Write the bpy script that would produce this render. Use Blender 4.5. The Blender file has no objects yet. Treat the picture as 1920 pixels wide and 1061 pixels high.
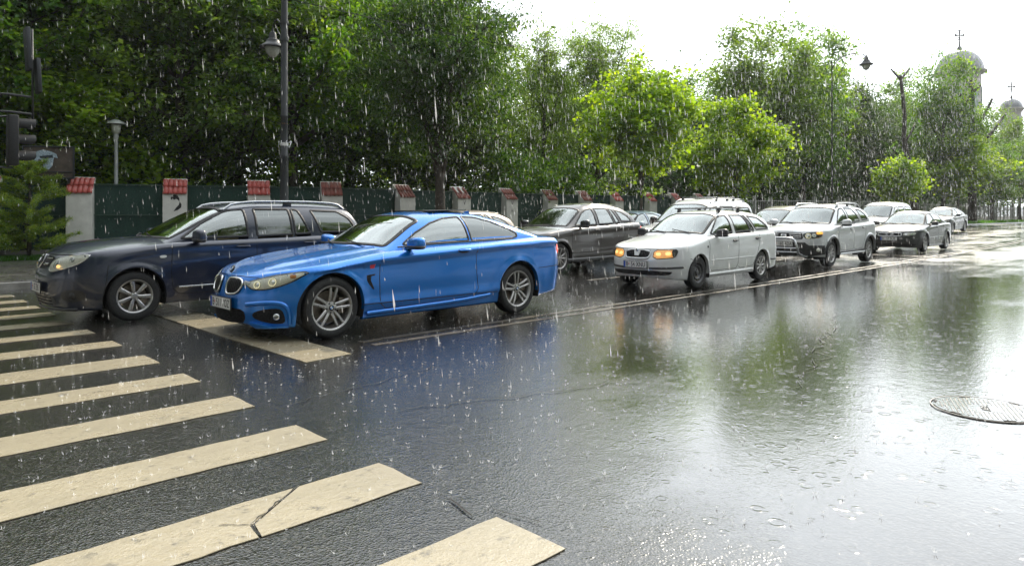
import bpy, bmesh, math, random
import numpy as np
from mathutils import Vector, Matrix
from mathutils.geometry import delaunay_2d_cdt

# ------------------------------------------------------------------ camera, sky, sun, exposure
S = bpy.context.scene
COL = S.collection
R = math.radians
YAW = R(45.66)                      # angle of the view axis from the street's direction (+X)
EYE = 1.32
cam_data = bpy.data.cameras.new('camera')
cam = bpy.data.objects.new('camera', cam_data)
COL.objects.link(cam)
cam.location = (0, 0, EYE)
cam.rotation_euler = (R(90), 0, YAW - R(90))
cam_data.sensor_width = 36
cam_data.lens = 1290 / 1920 * 36
cam_data.shift_y = -125.5 / 1920
cam_data.clip_start = .05
cam_data.clip_end = 3000
S.camera = cam
SUN_AZ, SUN_EL = R(17), R(36)       # azimuth measured from +X towards +Y
sund = bpy.data.lights.new('sun', 'SUN')
sund.energy = 5.0
sund.angle = R(.6)
sund.color = (1, .90, .74)
sun = bpy.data.objects.new('sun', sund)
COL.objects.link(sun)
sv = Vector((math.cos(SUN_AZ) * math.cos(SUN_EL), math.sin(SUN_AZ) * math.cos(SUN_EL), math.sin(SUN_EL)))
sun.rotation_euler = sv.to_track_quat('Z', 'Y').to_euler()
W = bpy.data.worlds.new('World')
S.world = W
W.use_nodes = True
nt = W.node_tree
for n in list(nt.nodes):
    nt.nodes.remove(n)


class NT:
    """small wrapper for building node trees"""
    def __init__(s, tree):
        s.t = tree

    def n(s, typ, **kw):
        nd = s.t.nodes.new(typ)
        for k, v in kw.items():
            if k.startswith('i_'):
                key = k[2:]
                key = int(key) if key.isdigit() else key.replace('_', ' ')
                if isinstance(v, bpy.types.NodeSocket):
                    s.t.links.new(v, nd.inputs[key])
                else:
                    nd.inputs[key].default_value = v
            else:
                setattr(nd, k, v)
        return nd

    def math(s, op, a, b=None, c=None, clamp=False):
        nd = s.t.nodes.new('ShaderNodeMath')
        nd.operation = op
        nd.use_clamp = clamp
        for i, v in enumerate((a, b, c)):
            if v is None:
                continue
            if isinstance(v, bpy.types.NodeSocket):
                s.t.links.new(v, nd.inputs[i])
            else:
                nd.inputs[i].default_value = v
        return nd.outputs[0]

    def ramp(s, fac, stops, interp='LINEAR'):
        nd = s.t.nodes.new('ShaderNodeValToRGB')
        nd.color_ramp.interpolation = interp
        e = nd.color_ramp.elements
        while len(e) > 1:
            e.remove(e[-1])
        for i, (p, c) in enumerate(stops):
            if not isinstance(c, (tuple, list)):
                c = (c, c, c)
            el = e[0] if i == 0 else e.new(p)
            el.position = p
            el.color = (*c[:3], 1)
        s.t.links.new(fac, nd.inputs[0])
        return nd.outputs[0]

    def mix(s, fac, a, b, blend='MIX'):
        nd = s.t.nodes.new('ShaderNodeMix')
        nd.data_type = 'RGBA'
        nd.blend_type = blend
        for i, v in ((0, fac), (6, a), (7, b)):
            if isinstance(v, bpy.types.NodeSocket):
                s.t.links.new(v, nd.inputs[i])
            elif i == 0:
                nd.inputs[0].default_value = v
            else:
                nd.inputs[i].default_value = (*v[:3], 1)
        return nd.outputs[2]

    def noise(s, vec, scale, detail=3, rough=.55, dist=0, w=None):
        nd = s.t.nodes.new('ShaderNodeTexNoise')
        s.t.links.new(vec, nd.inputs['Vector'])
        nd.inputs['Scale'].default_value = scale
        nd.inputs['Detail'].default_value = detail
        nd.inputs['Roughness'].default_value = rough
        nd.inputs['Distortion'].default_value = dist
        return nd.outputs['Fac']

    def mapr(s, v, a, b, c, d, smooth=False):
        nd = s.t.nodes.new('ShaderNodeMapRange')
        if smooth:
            nd.interpolation_type = 'SMOOTHSTEP'
        s.t.links.new(v, nd.inputs[0])
        for i, x in enumerate((a, b, c, d)):
            if isinstance(x, bpy.types.NodeSocket):
                s.t.links.new(x, nd.inputs[i + 1])
            else:
                nd.inputs[i + 1].default_value = x
        return nd.outputs[0]

    def link(s, a, b):
        s.t.links.new(a, b)


w = NT(nt)
sky = w.n('ShaderNodeTexSky', sky_type='NISHITA', sun_disc=False, sun_elevation=SUN_EL, sun_rotation=R(90) - SUN_AZ,
          air_density=1.0, dust_density=2.0, ozone_density=1.0)
geo = w.n('ShaderNodeTexCoord')
dirv = geo.outputs['Generated']
dp = w.n('ShaderNodeVectorMath', operation='DOT_PRODUCT', i_0=dirv)
dp.inputs[1].default_value = tuple(sv)
# rain clouds: lit from behind near the sun, heavy and grey on the far side of the sky
toward = w.mapr(dp.outputs['Value'], -.35, .95, 0, 1, True)
mp = w.n('ShaderNodeMapping', i_Vector=dirv)
mp.inputs['Scale'].default_value = (1, 1, 2.2)
cn = w.noise(mp.outputs[0], 2.2, 6, .55)
cloud_bright = w.math('MULTIPLY_ADD', w.math('POWER', toward, 1.25), 19.0, 6.5)
cloud_v = w.math('MULTIPLY', cloud_bright, w.mapr(cn, .3, .75, .78, 1.16))
cloud_c = w.n('ShaderNodeVectorMath', operation='SCALE')
cloud_c.inputs[0].default_value = (.93, .985, 1.03)
w.link(cloud_v, cloud_c.inputs['Scale'])
cover = w.mapr(cn, .40, .56, .90, .985)
skyc = w.mix(cover, sky.outputs[0], cloud_c.outputs[0])
bg = w.n('ShaderNodeBackground', i_Color=skyc, i_Strength=.1)
wo = w.n('ShaderNodeOutputWorld', i_Surface=bg.outputs[0])

S.view_settings.view_transform = 'Standard'
S.view_settings.look = 'None'
S.view_settings.gamma = 1
S.view_settings.use_curve_mapping = False
S.view_settings.exposure = 0.12
S.render.film_transparent = False
try:
    S.cycles.max_bounces = 8
    S.cycles.transparent_max_bounces = 16
    S.cycles.transmission_bounces = 6
    S.cycles.sample_clamp_indirect = 6
    S.cycles.caustics_reflective = False
    S.cycles.caustics_refractive = False
except Exception:
    pass

rnd = random.Random(7)
rng = np.random.default_rng(11)


def gz(x):
    """height of the street: it climbs very gently away from the crossing"""
    x = np.asarray(x, dtype=float)
    a = np.clip(x - 12, 0, 33)
    z = .00026 * a * a
    b = np.clip(x - 45, 0, 25)
    z = z + b * .01716 - b * b * .01716 / 50
    return z


# ------------------------------------------------------------------ object helpers
def link(o, parent=None):
    COL.objects.link(o)
    if parent is not None:
        o.parent = parent
    return o


def mk(name, verts, faces, mat, parent=None, smooth=True, normals=None):
    me = bpy.data.meshes.new(name)
    V = np.asarray(verts, dtype=np.float32).reshape(-1, 3)
    if isinstance(faces, np.ndarray):
        nf, k = faces.shape
        me.vertices.add(len(V))
        me.vertices.foreach_set('co', V.ravel())
        me.loops.add(nf * k)
        me.loops.foreach_set('vertex_index', faces.astype(np.int32).ravel())
        me.polygons.add(nf)
        me.polygons.foreach_set('loop_start', np.arange(0, nf * k, k, dtype=np.int32))
        try:
            me.polygons.foreach_set('loop_total', np.full(nf, k, dtype=np.int32))
        except Exception:
            pass
        me.update(calc_edges=True)
    else:
        me.from_pydata(V.tolist(), [], faces)
        me.update()
    if smooth:
        me.polygons.foreach_set('use_smooth', np.ones(len(me.polygons), dtype=bool))
    if normals is not None:
        me.normals_split_custom_set_from_vertices(normals)
    if mat is not None:
        for m in (mat if isinstance(mat, (list, tuple)) else [mat]):
            me.materials.append(m)
    o = bpy.data.objects.new(name, me)
    return link(o, parent)


def thing(name, label, cat, loc=(0, 0, 0), rz=0, group=None, scale=None):
    o = bpy.data.objects.new(name, None)
    o.empty_display_size = .2
    link(o)
    o.location = loc
    o.rotation_euler = (0, 0, rz)
    if scale is not None:
        o.scale = (scale,) * 3 if not isinstance(scale, (tuple, list)) else scale
    o['label'] = label
    o['category'] = cat
    if group:
        o['group'] = group
    return o


def tag(o, label=None, cat=None, group=None, kind=None):
    for k, v in (('label', label), ('category', cat), ('group', group), ('kind', kind)):
        if v:
            o[k] = v
    return o


class MB:
    """collects simple solids into one mesh"""
    def __init__(s):
        s.v, s.f = [], []

    def add(s, v, f):
        n = len(s.v)
        s.v += [tuple(p) for p in v]
        s.f += [tuple(i + n for i in q) for q in f]
        return s

    def box(s, c, size, M=None, bev=0):
        hx, hy, hz = size[0] / 2, size[1] / 2, size[2] / 2
        if bev <= 0:
            v = [Vector((sx * hx, sy * hy, sz * hz)) for sx in (-1, 1) for sy in (-1, 1) for sz in (-1, 1)]
            f = [(0, 1, 3, 2), (4, 6, 7, 5), (0, 4, 5, 1), (2, 3, 7, 6), (0, 2, 6, 4), (1, 5, 7, 3)]
        else:
            bm = bmesh.new()
            bmesh.ops.create_cube(bm, size=1)
            for q in bm.verts:
                q.co = Vector((q.co.x * size[0], q.co.y * size[1], q.co.z * size[2]))
            bmesh.ops.bevel(bm, geom=bm.edges[:], offset=bev, segments=2, profile=.5, affect='EDGES')
            bm.verts.index_update()
            v = [q.co.copy() for q in bm.verts]
            f = [tuple(x.index for x in q.verts) for q in bm.faces]
            bm.free()
        if M is not None:
            v = [M @ p for p in v]
        c = Vector(c)
        return s.add([p + c for p in v], f)

    def tube(s, pts, rad, seg=8, cap=True):
        pts = [Vector(p) for p in pts]
        n = len(pts)
        rad = rad if hasattr(rad, '__len__') else [rad] * n
        rings, up = [], None
        for i, p in enumerate(pts):
            t = (pts[min(i + 1, n - 1)] - pts[max(i - 1, 0)])
            t = t.normalized() if t.length > 1e-9 else Vector((0, 0, 1))
            if up is None:
                up = t.orthogonal().normalized()
            up = (up - t * up.dot(t))
            up = up.normalized() if up.length > 1e-6 else t.orthogonal().normalized()
            b = t.cross(up)
            rings.append([p + (up * math.cos(a) + b * math.sin(a)) * rad[i] for a in [2 * math.pi * k / seg for k in range(seg)]])
        v = [q for r_ in rings for q in r_]
        f = [(i * seg + k, i * seg + (k + 1) % seg, (i + 1) * seg + (k + 1) % seg, (i + 1) * seg + k)
             for i in range(n - 1) for k in range(seg)]
        if cap:
            f.append(tuple(range(seg))[::-1])
            f.append(tuple((n - 1) * seg + k for k in range(seg)))
        return s.add(v, f)

    def lathe(s, prof, seg=32, axis='z', c=(0, 0, 0), a0=0, a1=2 * math.pi):
        full = abs(a1 - a0 - 2 * math.pi) < 1e-6
        m = seg if full else seg + 1
        v = []
        for (r, h) in prof:
            for k in range(m):
                a = a0 + (a1 - a0) * k / seg
                x, y = r * math.cos(a), r * math.sin(a)
                if axis == 'z':
                    p = (x, y, h)
                elif axis == 'y':
                    p = (x, h, y)
                else:
                    p = (h, x, y)
                v.append((p[0] + c[0], p[1] + c[1], p[2] + c[2]))
        f = []
        for i in range(len(prof) - 1):
            for k in range(seg):
                k2 = (k + 1) % m
                f.append((i * m + k, i * m + k2, (i + 1) * m + k2, (i + 1) * m + k))
        return s.add(v, f)

    def prism(s, poly, d0, d1, M=None):
        """polygon in the XZ plane swept along Y from d0 to d1"""
        n = len(poly)
        v = [Vector((x, d0, z)) for x, z in poly] + [Vector((x, d1, z)) for x, z in poly]
        f = [tuple(range(n)), tuple(range(2 * n - 1, n - 1, -1))] + [(i, i + n, (i + 1) % n + n, (i + 1) % n) for i in range(n)]
        if M is not None:
            v = [M @ p for p in v]
        return s.add(v, f)

    def blob(s, c, size, e=.6, M=None, nu=20, nv=12):
        """superellipsoid"""
        def pw(x, p):
            return math.copysign(abs(x) ** p, x)
        v, f = [], []
        for i in range(nv + 1):
            ph = -math.pi / 2 + math.pi * i / nv
            for k in range(nu):
                th = 2 * math.pi * k / nu
                p = Vector((pw(math.cos(ph), e) * pw(math.cos(th), e) * size[0] / 2,
                            pw(math.cos(ph), e) * pw(math.sin(th), e) * size[1] / 2, pw(math.sin(ph), e) * size[2] / 2))
                if M is not None:
                    p = M @ p
                v.append(p + Vector(c))
        for i in range(nv):
            for k in range(nu):
                f.append((i * nu + k, i * nu + (k + 1) % nu, (i + 1) * nu + (k + 1) % nu, (i + 1) * nu + k))
        return s.add(v, f)

    def obj(s, name, mat, parent=None, smooth=False):
        o = mk(name, s.v, s.f, mat, parent, smooth)
        return o


def auto_smooth(o, deg=35):
    me = o.data
    me.polygons.foreach_set('use_smooth', np.ones(len(me.polygons), dtype=bool))
    try:
        me.set_sharp_from_angle(angle=R(deg))
    except Exception:
        pass
    return o


def text_obj(name, body, size, mat, parent, M, extrude=.0015, xscale=1.0, align='CENTER', bold=0):
    cu = bpy.data.curves.new(name, 'FONT')
    cu.body = body
    cu.size = size
    cu.align_x = align
    cu.align_y = 'CENTER'
    cu.extrude = extrude
    cu.offset = bold
    cu.resolution_u = 3
    tmp = bpy.data.objects.new(name, cu)
    me = bpy.data.meshes.new_from_object(tmp)
    bpy.data.objects.remove(tmp)
    bpy.data.curves.remove(cu)
    me.transform(Matrix.Diagonal((xscale, 1, 1, 1)))
    me.transform(M)
    me.materials.clear()
    me.materials.append(mat)
    o = bpy.data.objects.new(name, me)
    return link(o, parent)


# ------------------------------------------------------------------ materials
def new_mat(name):
    m = bpy.data.materials.new(name)
    m.use_nodes = True
    t = NT(m.node_tree)
    b = m.node_tree.nodes['Principled BSDF']
    return m, t, b


def simple(name, col, rough=.5, metal=0, coat=0, var=.12, scale=18, bump=0, bscale=80, ior=1.5, emit=None, wet=0, trans=0):
    m, t, b = new_mat(name)
    tc = t.n('ShaderNodeTexCoord').outputs['Object']
    n = t.noise(tc, scale, 4)
    lo = tuple(c * (1 - var) for c in col)
    hi = tuple(min(1, c * (1 + var)) for c in col)
    t.link(t.ramp(n, [(.3, lo), (.7, hi)]), b.inputs['Base Color'])
    r2 = t.mapr(t.noise(tc, scale * 2.3, 3), .3, .7, max(0, rough * .75), min(1, rough * 1.25))
    t.link(r2, b.inputs['Roughness'])
    b.inputs['Metallic'].default_value = metal
    b.inputs['Coat Weight'].default_value = coat
    b.inputs['Coat Roughness'].default_value = .04
    b.inputs['IOR'].default_value = ior
    if trans:
        b.inputs['Transmission Weight'].default_value = trans
    if bump:
        bp = t.n('ShaderNodeBump', i_Height=t.noise(tc, bscale, 3), i_Strength=bump, i_Distance=.01)
        t.link(bp.outputs[0], b.inputs['Normal'])
    if emit:
        b.inputs['Emission Color'].default_value = (*emit[0], 1)
        b.inputs['Emission Strength'].default_value = emit[1]
    return m


def droplets(t, tc, scale, dens=.5):
    """height of beads of water sitting on a surface"""
    v = t.n('ShaderNodeTexVoronoi', i_Vector=tc, i_Scale=scale, i_Randomness=1.0)
    r = t.n('ShaderNodeSeparateColor', i_Color=v.outputs['Color'])
    rad = t.math('MULTIPLY_ADD', r.outputs[0], .25, .1)
    h = t.math('SUBTRACT', rad, v.outputs['Distance'], clamp=True)
    h = t.math('MULTIPLY', h, t.math('LESS_THAN', r.outputs[1], dens))
    return t.math('SQRT', h)


def paint(name, col, metal=0.0, flake=0.1, rough=.32, dirt=.1, dirtcol=(.12, .11, .10), coat=1.0):
    m, t, b = new_mat(name)
    tc = t.n('ShaderNodeTexCoord').outputs['Object']
    fl = t.noise(tc, 900, 2)
    base = t.mix(t.mapr(fl, .35, .65, 0, 1), tuple(c * (1 - flake) for c in col), tuple(min(1, c * (1 + flake)) for c in col))
    sep = t.n('ShaderNodeSeparateXYZ', i_Vector=tc)
    low = t.mapr(sep.outputs[2], .2, .75, 1, 0, True)
    dn = t.mapr(t.noise(tc, 7, 5, .65), .42, .75, 0, 1)
    dfac = t.math('MULTIPLY', t.math('MULTIPLY', low, dn), dirt * 3, clamp=True)
    t.link(t.mix(dfac, base, dirtcol), b.inputs['Base Color'])
    b.inputs['Metallic'].default_value = metal
    b.inputs['Roughness'].default_value = rough
    b.inputs['Coat Weight'].default_value = coat
    rr = t.mapr(t.noise(tc, 30, 4), .3, .75, .02, .12)
    t.link(rr, b.inputs['Coat Roughness'])
    d1 = droplets(t, tc, 55, .5)
    d2 = droplets(t, tc, 120, .6)
    h = t.math('ADD', d1, t.math('MULTIPLY', d2, .5))
    bp = t.n('ShaderNodeBump', i_Height=h, i_Strength=.30, i_Distance=.004)
    t.link(bp.outputs[0], b.inputs['Coat Normal'])
    bp2 = t.n('ShaderNodeBump', i_Height=h, i_Strength=.12, i_Distance=.003)
    t.link(bp2.outputs[0], b.inputs['Normal'])
    return m


def glass_mat(name, tint, refl=.06, boost=1.0, rough=.02):
    """window glass: see-through with a tint, mirror-like at grazing angles, beaded with rain"""
    m = bpy.data.materials.new(name)
    m.use_nodes = True
    t = NT(m.node_tree)
    for n in list(m.node_tree.nodes):
        m.node_tree.nodes.remove(n)
    tc = t.n('ShaderNodeTexCoord').outputs['Object']
    h = t.math('ADD', droplets(t, tc, 60, .45), t.math('MULTIPLY', t.noise(tc, 9, 3), .10))
    bp = t.n('ShaderNodeBump', i_Height=h, i_Strength=.14, i_Distance=.003)
    gl = t.n('ShaderNodeBsdfGlossy', i_Roughness=rough, i_Normal=bp.outputs[0])
    gl.inputs['Color'].default_value = (.95, 1, .98, 1)
    tr = t.n('ShaderNodeBsdfTransparent', i_Color=(*tint, 1))
    fr = t.n('ShaderNodeFresnel', i_IOR=1.5, i_Normal=bp.outputs[0])
    f = t.math('MULTIPLY_ADD', fr.outputs[0], boost, refl, clamp=True)
    mx = t.n('ShaderNodeMixShader', i_0=f, i_1=tr.outputs[0], i_2=gl.outputs[0])
    t.n('ShaderNodeOutputMaterial', i_Surface=mx.outputs[0])
    return m


M_ = {}
M_['paint_blue'] = paint('blue_paint', (.005, .185, .66), metal=.5, flake=.18, rough=.26, dirt=.03)
M_['paint_navy'] = paint('navy_paint', (.002, .007, .027), metal=.1, flake=.3, rough=.35, dirt=.10)
M_['paint_white'] = paint('white_paint', (.76, .77, .76), flake=.03, dirt=.12, dirtcol=(.3, .29, .27))
M_['paint_silver'] = paint('silver_paint', (.58, .59, .60), metal=.3, flake=.12, dirt=.12, dirtcol=(.22, .21, .2))
M_['paint_dark'] = paint('dark_grey_paint', (.055, .048, .045), metal=.3, flake=.3, dirt=.05)
M_['paint_black'] = paint('black_paint', (.012, .013, .014), metal=.0, flake=.3, dirt=.08)
M_['paint_bluegrey'] = paint('blue_grey_paint', (.28, .36, .45), metal=.4, dirt=.05)
M_['paint_beige'] = paint('beige_paint', (.55, .46, .36), metal=.3, dirt=.05)
M_['black_plastic'] = simple('black_plastic', (.018, .018, .019), .38, bump=.12, bscale=300, coat=.25)
M_['trim_black'] = simple('gloss_black_trim', (.01, .01, .011), .2, coat=.6)
M_['rubber_trim'] = simple('rubber_window_trim', (.012, .012, .013), .6)
M_['seam'] = simple('seam_shadow_gap', (.004, .004, .005), .8)
M_['rubber'] = simple('tyre_rubber', (.011, .011, .012), .62, bump=.25, bscale=120, coat=.06)
M_['alloy'] = simple('alloy_rim', (.42, .41, .40), .33, metal=.85, coat=.4, var=.1)
M_['alloy_dark'] = simple('dark_alloy', (.16, .16, .16), .4, metal=.8, coat=.3)
M_['steel_dark'] = simple('steel_wheel', (.07, .07, .075), .5, metal=.4, coat=.4, var=.25)
M_['disc'] = simple('brake_disc', (.2, .17, .14), .45, metal=.8, var=.3)
M_['chrome'] = simple('chrome_trim', (.72, .72, .72), .12, metal=1)
M_['satin'] = simple('satin_metal_trim', (.45, .46, .47), .3, metal=.9)
M_['under'] = simple('underbody_black', (.008, .008, .008), .85)
M_['inner'] = simple('cabin_plastic', (.03, .03, .032), .7, bump=.1)
M_['seatfab'] = simple('seat_fabric_grey', (.10, .10, .10), .9, bump=.2)
M_['seattan'] = simple('seat_fabric_tan', (.36, .27, .14), .9, bump=.2)
M_['seatred'] = simple('seat_cover_red', (.75, .10, .08), .8)
M_['glass_clear'] = glass_mat('windscreen_glass', (.62, .70, .66), .10, 2.2, .03)
M_['glass_side'] = glass_mat('side_window_glass', (.42, .50, .47), .16, 1.9, .03)
M_['glass_dark'] = glass_mat('tinted_window_glass', (.14, .15, .16), .10, 1.5, .05)
M_['lens'] = glass_mat('lamp_lens', (.97, .97, .95), .02, .8, .03)
M_['lamp_inner'] = simple('lamp_reflector', (.92, .91, .80), .3, metal=.15, var=.12, scale=60)
M_['lamp_dark'] = simple('lamp_bowl_dark', (.05, .05, .05), .3, metal=.5)
M_['drl'] = simple('daytime_lamp_ring', (.9, .88, .6), .3, emit=((1, .93, .62), .5))
M_['lamp_amber'] = simple('lit_amber_lamp', (.9, .45, .12), .3, emit=((1, .45, .12), .55), var=.25, scale=30, coat=1)
M_['lamp_amber_hot'] = simple('lit_amber_bulb', (1, .7, .3), .3, emit=((1, .62, .22), 1.3))
M_['amber'] = simple('amber_marker', (.85, .3, .05), .3, coat=1)
M_['amber_on'] = simple('amber_turn_lamp', (.95, .45, .05), .3, emit=((1, .5, .08), .9), coat=1)
M_['red_lens'] = simple('red_tail_lens', (.55, .015, .012), .15, coat=1, var=.25, scale=40)
M_['red_on'] = simple('lit_brake_lamp', (.9, .06, .03), .2, emit=((1, .10, .05), 1.0), coat=1, var=.2, scale=40)
M_['plate'] = simple('number_plate_white', (.68, .68, .66), .35, coat=.5, var=.05)
M_['plate_blue'] = simple('number_plate_blue', (.02, .08, .45), .4, coat=.5)
M_['ink'] = simple('plate_ink_black', (.012, .012, .012), .5)
M_['ink_red'] = simple('plate_ink_red', (.55, .03, .03), .5)
M_['badge_blue'] = simple('badge_blue', (.02, .16, .5), .2, coat=1)
M_['badge_white'] = simple('badge_white', (.8, .8, .8), .2, coat=1)
M_['badge_red'] = simple('badge_red', (.7, .02, .05), .3, coat=1)
# ------------------------------------------------------------------ car bodies
def cv(pts):
    """smooth monotone curve through points"""
    p = np.array(pts, dtype=float)
    x, y = p[:, 0], p[:, 1]
    if len(x) == 1:
        return lambda q: np.full_like(np.asarray(q, float), y[0])
    h = np.diff(x)
    d = np.diff(y) / h
    m = np.zeros_like(y)
    m[0], m[-1] = d[0], d[-1]
    for i in range(1, len(x) - 1):
        if d[i - 1] * d[i] > 0:
            w1, w2 = 2 * h[i] + h[i - 1], h[i] + 2 * h[i - 1]
            m[i] = (w1 + w2) / (w1 / d[i - 1] + w2 / d[i])

    def fn(q):
        q = np.clip(np.asarray(q, float), x[0], x[-1])
        i = np.clip(np.searchsorted(x, q, side='right') - 1, 0, len(h) - 1)
        t = (q - x[i]) / h[i]
        return ((1 + 2 * t) * (1 - t) ** 2 * y[i] + t * (1 - t) ** 2 * h[i] * m[i]
                + t * t * (3 - 2 * t) * y[i + 1] + t * t * (t - 1) * h[i] * m[i + 1])
    return fn


def sm(t):
    t = np.clip(t, 0, 1)
    return t * t * (3 - 2 * t)


def in_poly(px, pz, poly):
    px, pz = np.asarray(px), np.asarray(pz)
    c = np.zeros(px.shape, bool)
    n = len(poly)
    for i in range(n):
        x1, y1 = poly[i]
        x2, y2 = poly[(i + 1) % n]
        if y1 == y2:
            continue
        k = ((y1 > pz) != (y2 > pz)) & (px < (x2 - x1) * (pz - y1) / (y2 - y1) + x1)
        c ^= k
    return c


def chaikin(poly, it=2, closed=True, w=.25):
    p = [np.array(q, float) for q in poly]
    for _ in range(it):
        o = []
        n = len(p)
        rng_ = range(n) if closed else range(n - 1)
        if not closed:
            o.append(p[0])
        for i in rng_:
            a, b = p[i], p[(i + 1) % n]
            o += [a * (1 - w) + b * w, a * w + b * (1 - w)]
        if not closed:
            o.append(p[-1])
        p = o
    return [tuple(q) for q in p]


def fillet(poly, r=.03, k=5):
    """round the corners of an outline with radius about r"""
    n = len(poly)
    out = []
    for i in range(n):
        p0, p1, p2 = (np.array(poly[(i + j) % n], float) for j in (-1, 0, 1))
        a, b = p0 - p1, p2 - p1
        la, lb = np.linalg.norm(a), np.linalg.norm(b)
        if la < 1e-9 or lb < 1e-9:
            continue
        ca = np.dot(a, b) / la / lb
        if ca < -.985:
            out.append(tuple(p1))
            continue
        d = min(r * (1.6 if ca > .5 else 1), la * .45, lb * .45)
        A, B = p1 + a / la * d, p1 + b / lb * d
        for t in np.linspace(0, 1, k):
            out.append(tuple(A * (1 - t) ** 2 + 2 * p1 * t * (1 - t) + B * t * t))
    return out


class Shape:
    def __init__(s, d):
        s.d = d
        s.L, s.W = d['L'], d['W']
        s.zs, s.zlo = cv(d['zs']), cv(d['zlo'])
        s.nose, s.tail = cv(d['nose']), cv(d['tail'])
        s.zc = cv(d['zc'])
        s.zcr = cv(d['zcr'])
        s.sidef = cv(d.get('side', [(0, .94), (.18, .965), (.35, .985), (.6, 1.0), (.8, .99), (1, .955)]))
        s.Rf, s.nf = d.get('Rf', .8), d.get('nf', 2.0)
        s.Rr, s.nr = d.get('Rr', .5), d.get('nr', 2.6)
        s.xa, s.xb, s.R = d['xa'], d['xb'], d['R']
        s.Ra = d.get('Ra', s.R + .045)
        s.crease = d.get('crease', [])
        s.fl = d.get('flare', .02)
        s.xcowl, s.xdeck = d['xcowl'], d['xdeck']
        s.prof = cv(d['prof'])
        s.xg0, s.xg1 = d['prof'][0][0], d['prof'][-1][0]
        s.ng, s.tum = d.get('ng', 4.0), d.get('tum', .30)
        s.cw, s.cr = d.get('cw', .16), d.get('cr', .08)
        s.kb = d.get('kb', .965)
        xs = np.linspace(0, s.L / 2, 400)
        zr = np.full_like(xs, .5)
        yy = s.hw(xs, zr) * s.plan(xs)
        seg = np.hypot(np.diff(xs), np.diff(yy))
        s._s = np.concatenate([[0], np.cumsum(seg)])
        s._x = xs
        xs = np.linspace(s.L, s.L / 2, 400)
        yy = s.hw(xs, zr) * s.plan(xs)
        seg = np.hypot(np.diff(xs), np.diff(yy))
        s._sr = np.concatenate([[0], np.cumsum(seg)])
        s._xr = xs

    def plan(s, x):
        x = np.asarray(x, float)
        a = np.clip((s.Rf - x) / s.Rf, 0, 1)
        b = np.clip((x - (s.L - s.Rr)) / s.Rr, 0, 1)
        return (1 - a ** s.nf) ** (1 / s.nf) * (1 - b ** s.nr) ** (1 / s.nr)

    def hw(s, x, z):
        x, z = np.asarray(x, float), np.asarray(z, float)
        zt = s.zs(x)
        u = np.clip((z - .15) / (zt - .15), 0, 1)
        h = s.W / 2 * s.sidef(u)
        for (cf, a, lo, hi, x0, x1) in s.crease:
            zz = z - cf(x)
            env = sm((x - x0) / .35) * sm((x1 - x) / .35)
            h = h + a * env * np.where(zz < 0, np.exp(-(zz / lo) ** 2), np.exp(-(zz / hi) ** 2))
        for xw in (s.xa, s.xb):
            r = np.hypot(x - xw, z - s.R)
            h = h + s.fl * np.exp(-(np.clip(r - s.Ra, 0, 9) / .06) ** 2) * (z > .12)
        rr = s.d.get('rtop', .05)
        k = np.clip((z - (zt - rr)) / rr, 0, 1)
        h = h - rr * .9 * (1 - np.sqrt(1 - k * k * .999))
        return h

    def arch(s, x):
        x = np.asarray(x, float)
        z = s.zlo(x)
        for xw in (s.xa, s.xb):
            d2 = s.Ra ** 2 - (x - xw) ** 2
            z = np.where(d2 >= -1e-9, np.maximum(z, s.R + np.sqrt(np.clip(d2, 0, None))), z)
        return z

    def P(s, x, z, side=-1):
        x, z = np.asarray(x, float), np.asarray(z, float)
        kf = sm(1 - x / .42)
        kr = sm(1 - (s.L - x) / .42)
        X = x + s.nose(z) * kf - s.tail(z) * kr
        return np.stack([X, side * s.hw(x, z) * s.plan(x), z + 0 * x], -1)

    # maps used for the patches laid on the skin
    def Fs(s, a, z):          # front: a = distance along the skin from the nose, + is the visible (left) side
        x = np.interp(np.abs(a), s._s, s._x)
        p = s.P(x, z, 1)
        p[..., 1] *= -np.sign(a + 1e-12)
        return p

    def Fr(s, a, z):
        x = np.interp(np.abs(a), s._sr, s._xr)
        p = s.P(x, z, 1)
        p[..., 1] *= -np.sign(a + 1e-12)
        return p

    def Fx(s, side):
        return lambda x, z: s.P(x, z, side)

    def wb(s, x):
        return np.abs(s.P(x, s.zs(x) - .0, 1)[..., 1]) * s.kb

    def gsec(s, x):
        zb = s.zs(x) - .02
        zt = np.maximum(s.prof(x), zb + .006)
        return zb, zt

    def shift(s, x, q):
        k0 = sm(1 - (x - s.xg0) / 1.3)
        k1 = sm(1 - (s.xg1 - x) / .8)
        return q * q * (s.cw * k0 - s.cr * k1)

    def Gq(s, x, q):
        x, q = np.asarray(x, float), np.asarray(q, float)
        zb, zt = s.gsec(x)
        aq = np.clip(np.abs(q), 0, 1)
        z = zb + (zt - zb) * (1 - aq ** s.ng) ** (1 / s.ng)
        wb = s.wb(np.minimum(x, s.L - .10))
        y = -q * wb * (1 - s.tum * (z - zb))
        return np.stack([x + s.shift(x, aq), y, z], -1)

    def qz(s, x, z):
        zb, zt = s.gsec(x)
        u = np.clip((z - zb) / (zt - zb), 0, 1)
        return (1 - u ** s.ng) ** (1 / s.ng)

    def Gx(s, side):
        def f(xf, z):
            xf, z = np.asarray(xf, float), np.asarray(z, float)
            x = xf.copy() if xf.ndim else np.array(float(xf))
            for _ in range(4):
                q = s.qz(x, z)
                x = xf - s.shift(x, q)
            zb, zt = s.gsec(x)
            z2 = np.minimum(z, zt - .004)
            q = s.qz(x, z2)
            wb = s.wb(np.minimum(x, s.L - .10))
            return np.stack([xf + 0 * z, side * q * wb * (1 - s.tum * (z2 - zb)), z2 + 0 * xf], -1)
        return f


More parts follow.
